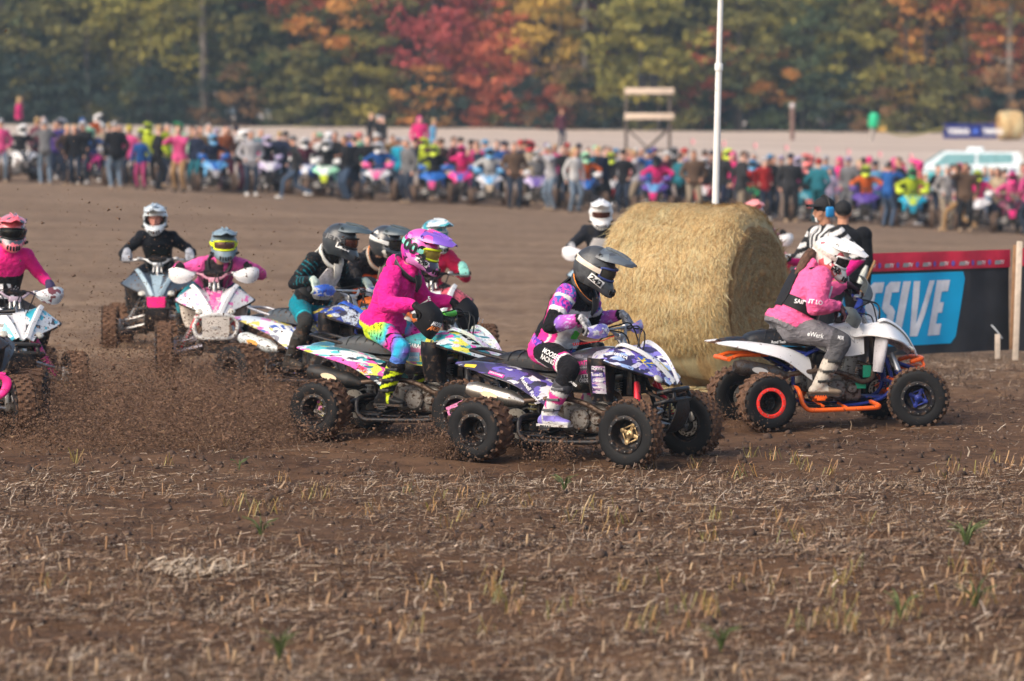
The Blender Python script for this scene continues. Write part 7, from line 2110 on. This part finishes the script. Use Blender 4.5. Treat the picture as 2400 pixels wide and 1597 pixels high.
# ------------------------------------------------------------------ banner fence at the right
m_tarp = mat('banner_black', (.040, .041, .046), .55, var=.35, vscale=2.2, bump=.5, bscale=5, dirt=.03, dscale=6)
m_red = mat('banner_red', (.62, .03, .07), .5, var=.2, vscale=5, bump=.3, bscale=6); m_cy = mat('banner_cyan', (.005, .40, .74), .5, var=.06, vscale=3)
def banner(label, a, b, h, text=None):
    d = (b - a); L = d.length; u = d.normalized(); nrm = Vector((u.y, -u.x, 0))
    if nrm.y > 0: nrm = -nrm
    rot = Matrix((u, -nrm, Vector((0, 0, 1)))).transposed().to_4x4()
    t = thing('banner', label, 'banner', Matrix.Translation(a) @ rot)
    def cloth_sheet(z0, z1, off, nx=60, nz=12, bulge=1.0):
        return MB().sheet([[(L * i / nx, off - bulge * (.022 * math.sin(i * .55) * (.5 + .5 * math.sin(i * .17)) + .018 * vnoise(i * .8, z * 3, 1.2, 7)), z) for z in np.linspace(z0, z1, nz)] for i in range(nx + 1)], .003, 1, 1)
    o = obj('tarpaulin', cloth_sheet(.02, h - .10, 0), m_tarp, t, 60)
    r = obj('top_roll', cloth_sheet(h - .19, h + .0, -.02, 60, 6), m_red, t, 60)
    tr, t2 = bvh_of(o), bvh_of(r)
    uu, vv = (1, 0, 0), (0, 0, 1)
    if text:
        W0 = L - .63                                             # right end of the cyan panel
        wv, hv = 4.6, .76
        poly = [(W0 - .17 - .05, .12), (W0 - .17, .17), (W0 - .02, .12 + hv - .06), (W0 - .06, .12 + hv), (W0 - wv, .12 + hv), (W0 - wv - .15, .12)]
        cells = []
        ny = 10; nx = 46
        def xr(z): return W0 - .17 + .15 * (z - .12) / hv
        grid = []
        for j in range(ny + 1):
            z = .12 + hv * j / ny; x1 = xr(z) - (.05 if j in (0,) else 0) - (.04 if j == ny else 0)
            grid.append([(x1 - wv * i / nx, z) for i in range(nx + 1)])
        pan_ = obj('cyan_panel', MB().sheet([project([(p[0], p[1]) for p in row], tr, (0, 0, 0), uu, vv, .008) for row in grid], .002, 1, 1), m_cy, t, 60)
        tp = bvh_of(pan_)
        H_, sh_ = .58, .26
        GL = dict(E=(.19, [(0, 0), (.19, 0), (.19, .12), (.105, .12), (.105, .235), (.165, .235), (.165, .345), (.105, .345), (.105, .46), (.19, .46), (.19, .58), (0, .58)]),
                  V=(.31, [(.10, 0), (.20, 0), (.31, .58), (.225, .58), (.157, .13), (.085, .58), (0, .58)]), I=(.105, [(0, 0), (.105, 0), (.105, .58), (0, .58)]),
                  S=(.20, [(0, 0), (.15, 0), (.20, .05), (.20, .27), (.15, .32), (.105, .345), (.105, .47), (.20, .47), (.20, .58), (.05, .58), (0, .53), (0, .31), (.05, .26), (.095, .235), (.095, .11), (0, .11)]))
        x = W0 - .30
        for ch_ in 'EVISSERGORP':
            if ch_ in GL: w, poly = GL[ch_]; vs, fs = np.array(poly), [tuple(range(len(poly)))]
            else:
                w = .22; vs, fs = text_mesh(ch_, .06, .0); vs = (vs - vs.min(0)) / (vs.max(0) - vs.min(0)) * (w, H_)
            q = np.array(vs, float); q[:, 0] += (q[:, 1] - H_ / 2) * sh_ + x - w; q[:, 1] += .215
            q, fs = densify(q, fs, .05)
            obj('letter', MB().add(project(q, tp, (0, 0, 0), uu, vv, .006), fs), mat('banner_letter', (.74, .76, .80), .5, dirt=0), t, 0)
            x -= w + .035
    for i in range(int(L / .27)):
        xx = L - .12 - i * .262
        if i % 1 == 0:
            obj('logo_block', MB().add(project([(xx - .12, h - .155), (xx - .045, h - .155), (xx - .035, h - .112), (xx - .11, h - .112)], t2, (0, 0, 0), uu, vv, .008), [(0, 1, 2, 3)]), mat('logo_grey', (.30, .31, .32), .5), t, 0)
            lettering('TV', m_print_w, t, t2, (xx - .012, 0, h - .133), uu, vv, .043, .06, .009, .03, .2)
            obj('logo_emblem', MB().add(project([(xx - .19 + .022 * math.cos(a_), h - .13 + .030 * math.sin(a_)) for a_ in np.linspace(0, 6.28, 13)[:-1]], t2, (0, 0, 0), uu, vv, .009), [tuple(range(12))]), mat('logo_violet', (.16, .10, .42), .5), t, 0)
    return t
ba, bb = on_ground(1800, 39.6), on_ground(2366, 41.6)
banner('black banner with red top roll and cyan lettered panel at the right', ba, bb, 1.10, True)
ba2 = on_ground(2390, 41.4); d2 = (bb - ba).normalized()
banner('start of the next black and red banner at the right edge', ba2, ba2 + d2 * 2.2, 1.12)
m_stake = mat('stake_pale', (.62, .52, .42), .8, var=.2, vscale=12, bump=.2); m_stake2 = mat('stake_brown', (.30, .17, .09), .8, var=.25, vscale=12)
s1 = thing('stake', 'pale wooden stake between the two banners', 'stake', Matrix.Translation(on_ground(2386, 40.9)))
obj('upright', MB().rbox((0, 0, .58), (.062, .025, 1.26), .004, Matrix.Rotation(.03, 3, 'Y')), m_stake, s1)
obj('brace', MB().rbox((-.035, .05, .62), (.05, .02, 1.1), .004, Matrix.Rotation(.03, 3, 'Y')), m_stake2, s1)
s2 = tag(obj('stake', MB().rbox((0, 0, .10), (.055, .03, .26), .004), m_stake, None, 35, Matrix.Translation(on_ground(2340, 40.9))), 'short pale wooden stake at the lower right corner of the banner', 'stake')
s3 = thing('rope_end', 'pale rope end tied at the foot of the banner', 'rope', Matrix.Translation(on_ground(2338, 40.95) + Vector((0, 0, .24))))
obj('strand', MB().tube(crv([(-.05, .05, .08), (0, 0, .02), (.06, .01, -.06)], 4), .010, 6), mat('rope_grey', (.4, .42, .44), .8), s3)

# ------------------------------------------------------------------ two officials behind the white quad
def official(label, px, dist, rz, arms, top, bottom, s=1.0, cap=True, hyaw=0, paintf=None, width=1.08, ears=False):
    g = on_ground(px, dist)
    t = thing('person', label, 'person', Matrix.Translation(g) @ Matrix.Rotation(R(rz), 4, 'Z') @ Matrix.Scale(s, 4))
    me, S, hd = stander_mesh(arms, 0, width, .03, .0105, True, 3)
    Pn = coords(me); tg, tt = S.near(Pn)
    C = A(top, len(Pn)); mixc(C, tg == 'bottom', bottom); mixc(C, tg == 'shoe', (.03, .03, .03)); mixc(C, tg == 'skin', (.50, .25, .16)); mixc(C, tg == 'hair', (.07, .05, .04))
    if paintf: C = paintf(C, tg, tt, Pn)
    paint(me, C); me.materials.clear(); me.materials.append(None)
    me.polygons.foreach_set('material_index', [0] * len(me.polygons))
    b = link('body', me, m_cloth, t)
    me2 = P('cap_fine', cap_mesh)
    link('cap', me2, mat('cap_black', (.018, .018, .02), .8, bump=.3), t, Matrix.Translation(hd + Vector((0, 0, .005))))
    eye = MB()
    for k in (-1, 1): eye.ball(hd + Vector((.083, k * .033, .012)), (.010, .013, .007), 8, 6)
    obj('eye', eye, mat('eye_dark', (.03, .02, .02), .2), t, 60)
    return t, hd
def stripes(C, tg, tt, P_):
    k = (tg == 'top') & (P_[:, 2] > .9)
    band = (np.floor((P_[:, 1] + .02 + 10) / .040).astype(int) % 2 == 0)
    arm = np.abs(P_[:, 1]) > .20
    band = np.where(arm, np.floor((P_[:, 2] + .5 * P_[:, 0] + 10) / .045).astype(int) % 2 == 0, band)
    C[k & band] = (.70, .69, .68); C[k & ~band] = (.02, .02, .022)
    low = arm & (P_[:, 2] < 1.16) & (tg == 'top'); C[low] = (.85, .02, .28)
    return C
t_, hd_ = official('person in black and white striped referee shirt and blue ear defenders', 1944, 37.4, 205, ((.40, .20, 1.16), (.06, .31, .98)), (.02, .02, .02), (.03, .03, .035), 1.0, paintf=stripes, width=1.2)
m_em = mat('ear_blue', (.02, .22, .50), .35, coat=.3)
for k in (-1, 1):
    obj('ear_defender', MB().rbox(hd_ + Vector((-.012, k * .108, -.005)), (.085, .05, .105), .022, seg=3), m_em, t_)
obj('headband', MB().tube([hd_ + Vector((-.012, .112 * math.cos(a), .02 + .135 * math.sin(a))) for a in np.linspace(0, math.pi, 16)], .009, 6), mat('band_black', (.02, .02, .02)), t_)
obj('microphone', MB().tube(crv([hd_ + Vector((0, -.115, -.02)), hd_ + Vector((.06, -.11, -.07)), hd_ + Vector((.115, -.05, -.085))], 4), .004, 5).ball(hd_ + Vector((.118, -.045, -.085)), .013, 8, 6), mat('band_black', (0, 0, 0)), t_)
official('person in black jacket and black cap, back turned, behind the striped referee', 1976, 39.4, 84, ((.03, .25, .815), (.03, .25, .815)), (.008, .009, .012), (.012, .012, .015), .955, width=1.22)
stick = on_ground(2040, 38.3)
fl_ = thing('flag', 'rolled white and green flag on a wooden stick held beside the black jacket', 'flag', Matrix.Translation(stick + Vector((-.02, 0, .95))) @ Matrix.Rotation(R(24), 4, 'Y'))
obj('stick', MB().tube([(0, 0, -.25), (0, 0, .17)], .012, 8), mat('stick_wood', (.40, .22, .10), .6), fl_); obj('rolled_cloth', MB().tube([(-.045, 0, -.1), (-.05, 0, .02), (-.055, 0, .09)], [.03, .032, .015], 10), mat('flag_white', (.62, .64, .58), .8), fl_)

# ------------------------------------------------------------------ things far across the field
def at_px(px, dist): return on_ground(px, dist)
sp = at_px(1521, 142)
sf = thing('scaffold', 'dark wooden scaffold with two pale cross boards and two black loudspeakers', 'scaffold', Matrix.Translation(sp))
m_dk = mat('weathered_wood', (.09, .07, .06), .9, var=.3); m_pl = mat('pale_board', (.62, .49, .38), .8, var=.15)
SU = 142 / FPX
base_py = 798.5                                     # heights from the photo rows
def hz(py): return CAM_H + (265 - py) * SU - sp.z
for x in (-54, 48):
    obj('post', MB().rbox((x * SU, 0, hz(212) / 2), (.11, .11, hz(205)), .01), m_dk, sf)
for y_ in (214, 273): obj('board', MB().rbox((0, -.15, hz(y_)), (116 * SU, .06, 15 * SU), .01), m_pl, sf)
obj('brace', MB().tube([(-54 * SU, 0, hz(300)), (48 * SU, 0, hz(395))], .03, 6), m_dk, sf); obj('brace', MB().tube([(48 * SU, .1, hz(300)), (-54 * SU, .1, hz(395))], .05, 6), m_dk, sf)
obj('rail', MB().tube([(-54 * SU, 0, hz(352)), (48 * SU, 0, hz(352))], .05, 6), m_dk, sf)
ls = mat('speaker_black', (.005, .006, .009), .6)
for k_, x in ((0, -15), (1, 10)):
    t = thing('loudspeaker', ('left' if k_ == 0 else 'right') + ' black loudspeaker on top of the wooden scaffold', 'loudspeaker', Matrix.Translation(sp + Vector((x * SU, 0, hz(206)))))
    obj('cabinet', MB().rbox((0, 0, .245), (22 * SU, .3, 32 * SU), .03), ls, t); obj('cone', MB().lathe([(.09, -.155), (.10, -.165), (.05, -.15), (0, -.15)], c=(0, 0, .17), seg=14), mat('speaker_cone', (.04, .04, .045), .5), t)
p = at_px(1856, 196)
t = thing('post', 'slim brown post with a pale top at the field edge, right of the white pole', 'post', Matrix.Translation(p))
obj('shaft', MB().tube([(0, 0, -.3), (0, 0, 1.65)], .11, 10), mat('post_brown', (.20, .12, .10), .9), t); obj('cap', MB().ball((0, 0, 1.70), (.14, .14, .17), 10, 8), mat('post_cap', (.50, .44, .44), .7), t)
p = at_px(2040, 196)
t = thing('barrel_post', 'green barrel on a leaning pale post at the field edge', 'barrel', Matrix.Translation(p) @ Matrix.Rotation(R(8), 4, 'Y'))
obj('post', MB().tube([(0, 0, -.3), (0, 0, .9)], .11, 8), mat('post_grey', (.34, .30, .27), .9), t); obj('barrel', MB().lathe([(0, 0), (.20, 0), (.26, .1), (.27, .35), (.26, .62), (.20, .74), (0, .76)], c=(0, 0, .68), axis='Z', seg=18), mat('barrel_green', (.01, .42, .20), .5), t)
t = thing('barrier_tape', 'yellow barrier tape sagging from the green barrel to the blue banner', 'tape', Matrix.Translation(p))
e = at_px(2215, 200) - p
pts = crv([Vector((.12, 0, .75)), Vector((e.x * .35, e.y * .35, .32)), Vector((e.x * .6, e.y * .6, .32)), Vector((e.x, e.y, .68))], 8)
obj('strip', MB().sheet([[q - Vector((0, 0, .05)), q, q + Vector((0, 0, .05))] for q in pts], .004, 1, 1), mat('tape_yellow', (.42, .36, .08), .5), t); obj('knot', MB().rbox((.55, .05, .60), (.45, .05, .28), .03), mat('tape_orange', (.60, .36, .08), .6), t)
p = at_px(2210, 200); e = at_px(2336, 203) - p
t = thing('banner', 'far blue banner with white lettering beside the far straw bale', 'banner', Matrix.Translation(p))
o = obj('cloth', MB().sheet([[Vector((e.x * i / 12, e.y * i / 12 + .02 * math.sin(i), z)) for z in (.05, .3, .55, .82)] for i in range(13)], .01, 2, 2), mat('banner_blue', (.02, .035, .32), .5), t)
lettering('YAMAHA', m_print_w, t, None, (e.x * .24, -.05, .43), (1, 0, 0), (0, 0, 1), .34, 1.15, .02, .04); lettering('YAMAHA', m_print_w, t, None, (e.x * .80, -.02, .43), (1, 0, 0), (0, 0, 1), .34, 1.05, .02, .04)
obj('emblem', MB().lathe([(0, -.03), (.15, -.03), (.15, -.01)], c=(e.x * .52, -.03, .43), seg=16), mat('emblem_blue', (.05, .12, .55), .5), t)
bale('far straw bale at the field edge, at the end of the blue banner', Matrix.Translation(at_px(2366, 201)) @ Matrix.Rotation(R(6), 4, 'Z'), .76, 1.25, 8, False)
for i in range(11):
    px = 1620 + i * 73
    d = 168 - i * 1.6
    p = at_px(px, d)
    t = thing('marker_flag', ('first', 'second', 'third', 'fourth', 'fifth', 'sixth', 'seventh', 'eighth', 'ninth', 'tenth', 'last')[i] + ' pink marker flag from the left across the far field', 'flag', Matrix.Translation(p), 'pink marker flags across the far field')
    obj('stick', MB().tube([(0, 0, -.05), (0, 0, .75)], .012, 5), m_dk, t); obj('pennant', MB().sheet([[(0, 0, z), (.06, .01, z - .01), (.13, -.01, z - .03)] for z in (.55, .65, .75)], .006, 2, 2), mat('flag_pink', (.75, .30, .34), .7), t)
# a white and turquoise car behind the start line
p = at_px(2245, 131)
car = thing('parked_car', 'white and turquoise car parked behind the start line at the right', 'car', Matrix.Translation(p) @ Matrix.Rotation(R(176), 4, 'Z') @ Matrix.Scale(1.12, 4))
m_car = mat('car_white', (.66, .74, .76), .25, coat=.5); m_carb = mat('car_turquoise', (.10, .50, .56), .25, coat=.5); gl = mat('car_glass', (.22, .44, .48), .2, .1)
def car_sec(w, z0, z1, xs): return [[(x, -w, a), (x, -w * .98, b * .6 + a * .4), (x, -w * .8, b), (x, w * .8, b), (x, w * .98, b * .6 + a * .4), (x, w, a)] for x, a, b in xs]
obj('body', MB().loft(car_sec(.86, 0, 0, [(-2.1, .45, .75), (-2.05, .32, .98), (-1.2, .30, 1.02), (0, .30, 1.02), (1.0, .30, .98), (1.8, .32, .88), (2.15, .42, .70)])), m_car, car, 40)
obj('cabin', MB().loft([[(-1.95, -.78, 1.0), (-1.95, .78, 1.0), (1.25, .76, .98), (1.25, -.76, .98)], [(-1.80, -.66, 1.52), (-1.80, .66, 1.52), (.42, .64, 1.55), (.42, -.64, 1.55)]]), m_car, car, 30)
obj('windscreen', MB().plate([(-.62, 0), (.62, 0), (.54, .90), (-.54, .90)], (1.19, 0, 1.03), (0, 1, 0), (-.82, 0, .56), .012), gl, car, 30)
for sd in (-1, 1):
    obj('side_window', MB().plate([(-1.6, 1.06), (-.55, 1.06), (-.55, 1.46), (-1.55, 1.46)], (0, sd * .735, 0), (1, 0, 0), (0, 0, 1), .02), gl, car, 30); obj('side_window', MB().plate([(-.45, 1.06), (.85, 1.06), (.40, 1.46), (-.45, 1.46)], (0, sd * .735, 0), (1, 0, 0), (0, 0, 1), .02), gl, car, 30)
    obj('door_panel', MB().plate([(-1.2, .36), (1.0, .36), (.95, .92), (-1.2, .92)], (0, sd * .862, 0), (1, 0, 0), (0, 0, 1), .012), m_carb, car, 30)
    obj('wing_mirror', MB().rbox((.75, sd * .95, 1.02), (.12, .16, .12), .03), m_car, car)
    for x in (-1.35, 1.35): obj('car_wheel', MB().lathe([(0, -.1), (.2, -.1), (.31, -.1), (.33, -.06), (.33, .06), (.31, .1), (0, .1)], c=(x, sd * .78, .33), seg=20), mat('car_tyre', (.02, .02, .02), .8), car)
    obj('headlight', MB().ball((2.05, sd * .58, .66), (.10, .16, .08), 10, 7), mat('lamp_glass', (.5, .5, .5)), car)
obj('roof_vent', MB().rbox((-.5, .1, 1.60), (.5, .4, .12), .03), m_car, car)

# ------------------------------------------------------------------ dirt thrown up by the wheels
def roost():
    rng = np.random.default_rng(12)
    Pp, Sz = [], []
    def spray(M, n, vmin, vmax, el0, el1, spread, tmax, size, x0=-.78, ys=(-.44, .44), az0=0.0):
        m = np.array(M)
        i = rng.integers(0, len(ys), n)
        p = np.stack([np.full(n, x0) + rng.uniform(-.06, .2, n), np.array(ys)[i] + rng.normal(0, .11, n), rng.uniform(.0, .16, n)], 1)
        v = rng.uniform(vmin, vmax, n) * rng.uniform(.5, 1, n); el = rng.beta(1.2, 2.6, n) * (R(el1) - R(el0)) + R(el0); az = math.pi + az0 + rng.normal(0, spread, n)
        V = np.stack([v * np.cos(el) * np.cos(az), v * np.cos(el) * np.sin(az), v * np.sin(el)], 1)
        t = rng.uniform(0, 1, n) ** 1.25 * tmax
        q = p + V * t[:, None]; q[:, 2] -= 4.9 * t * t
        w = q @ m[:3, :3].T + m[:3, 3]
        k = w[:, 2] > zbase(w[:, 0], w[:, 1]) + .0
        Pp.append(w[k]); Sz.append((rng.gamma(1.6, size, n) + .0010)[k])
    spray(M1, 16000, 2, 6, 4, 45, .22, .15, .0019); spray(M1, 2600, 1, 4, 5, 60, .5, .14, .0026, x0=.0)
    spray(M3, 26000, 3, 9, 2, 34, .20, .34, .0015); spray(M3, 2200, 4, 11, 20, 72, .45, .75, .0016)
    spray(M4, 16000, 3, 9, 2, 40, .30, .34, .0015); spray(M4, 1500, 4, 10, 20, 75, .5, .8, .0015)
    spray(M2, 1200, 2, 5, 5, 40, .3, .10, .002)
    for M in (M7, M8): spray(M, 7000, 2, 6, 10, 60, .6, .3, .0014); spray(M, 5000, .5, 3, 10, 55, 1.6, .2, .0013, x0=.6, ys=(-.5, .5))
    spray(M9, 11000, 1, 5, 10, 60, 1.3, .3, .0026, x0=.5, ys=(-.5, .5)); spray(M9, 2500, 3, 9, 20, 75, .6, .7, .0022)
    spray(M10, 12000, .5, 4, 5, 55, 2.0, .26, .0022, x0=.6, ys=(.5, .5, -.5))
    # the hanging cloud of soil between the quads on the left: three torn fans, thick near the ground
    n = 240000
    cx = rng.choice(4, n, p=(.30, .28, .26, .16))
    px = np.array((570, 420, 250, 120))[cx] + rng.normal(0, 1, n) * np.array((95, 105, 95, 70))[cx]; d = rng.uniform(29.2, 34.5, n)
    x = (px - 1200) / FPX * d
    top = (.16 + .14 * vnoise(px, d * 30, 70, 71) + .10 * vnoise(px, d * 30, 23, 72)) * np.interp(px, (0, 120, 330, 520, 660, 760), (.6, .85, 1.1, .95, .7, .45))
    z = rng.gamma(1.15, 1, n) * np.maximum(top, .05)
    DUST = (np.stack([x, d, z + zbase(x, d)], 1), rng.gamma(1.4, .0014, n) + .0010)
    # single crumbs high in the air
    n = 1900
    px = rng.beta(1.3, 1.9, n) * 1250 - 20; d = rng.uniform(24, 42, n); x = (px - 1200) / FPX * d
    z = rng.uniform(.1, 2.3, n) * np.interp(px, (0, 600, 1200), (1, .85, .5))
    Pp.append(np.stack([x, d, z], 1)); Sz.append(rng.gamma(1.5, .0019, n) + .0013)
    P_, S_ = np.concatenate(Pp), np.minimum(np.concatenate(Sz), .016)
    n = len(P_)
    T4 = np.array([(1, 0, -.5), (-.5, .87, -.5), (-.5, -.87, -.5), (0, 0, 1.0)])
    jit = rng.uniform(.6, 1.5, (n, 4, 1)); str_ = rng.uniform(.5, 1.6, (n, 1, 3))
    a = rng.uniform(0, 6.28, n); ca, sa = np.cos(a), np.sin(a)
    V = T4[None] * jit * str_ * S_[:, None, None]
    V = np.stack([V[..., 0] * ca[:, None] - V[..., 2] * sa[:, None], V[..., 1], V[..., 0] * sa[:, None] + V[..., 2] * ca[:, None]], -1) + P_[:, None]
    F = np.array([(0, 2, 1), (0, 1, 3), (1, 2, 3), (2, 0, 3)])
    V = V.reshape(-1, 3); F = (np.arange(n)[:, None, None] * 4 + F[None]).reshape(-1, 3)
    dp, ds = DUST; nd = len(dp)                                  # the finest crumbs: one small flake each
    fl = dp[:, None] + rng.normal(0, 1, (nd, 3, 3)) * ds[:, None, None] * (1.5, 1, 1)
    F = np.concatenate([F, len(V) + np.arange(nd * 3).reshape(-1, 3)]); V = np.concatenate([V, fl.reshape(-1, 3)])
    m, nt, nodes, links, p = _base('thrown_soil')
    links.new(_ramp(nt, nodes.new('ShaderNodeNewGeometry').outputs['Random Per Island'], [(0, (.085, .045, .026)), (.55, (.145, .080, .048)), (.95, (.19, .11, .068)), (.99, (.22, .14, .08)), (1, (.34, .24, .13))]), p.inputs['Base Color']); p.inputs['Roughness'].default_value = .95
    o = bpy.data.objects.new('flying_dirt', fast_mesh('flying_dirt', V, F, m)); COL.objects.link(o)
    tag(o, 'brown dirt thrown up by the quad wheels', 'dirt', None, 'stuff')
roost()

# ------------------------------------------------------------------ thin evening haze over the whole field
def haze():
    me = MB().box((0, 430, 13), (1060, 960, 34)).mesh('haze', 0)
    m = bpy.data.materials.new('haze'); m.use_nodes = True
    nt = m.node_tree; nt.nodes.clear()
    v = nt.nodes.new('ShaderNodeVolumePrincipled'); o = nt.nodes.new('ShaderNodeOutputMaterial')
    v.inputs['Color'].default_value = (.62, .82, 1.0, 1); v.inputs['Density'].default_value = HAZE; v.inputs['Anisotropy'].default_value = 0.2
    nt.links.new(v.outputs[0], o.inputs['Volume'])
    h = link('haze', me, m); tag(h, 'thin bluish evening haze', 'haze', None, 'stuff')
    h.material_slots[0].link = 'DATA'; me.materials[0] = m
HAZE = 0.0004
haze()
bpy.data.scenes.remove(_TMP)
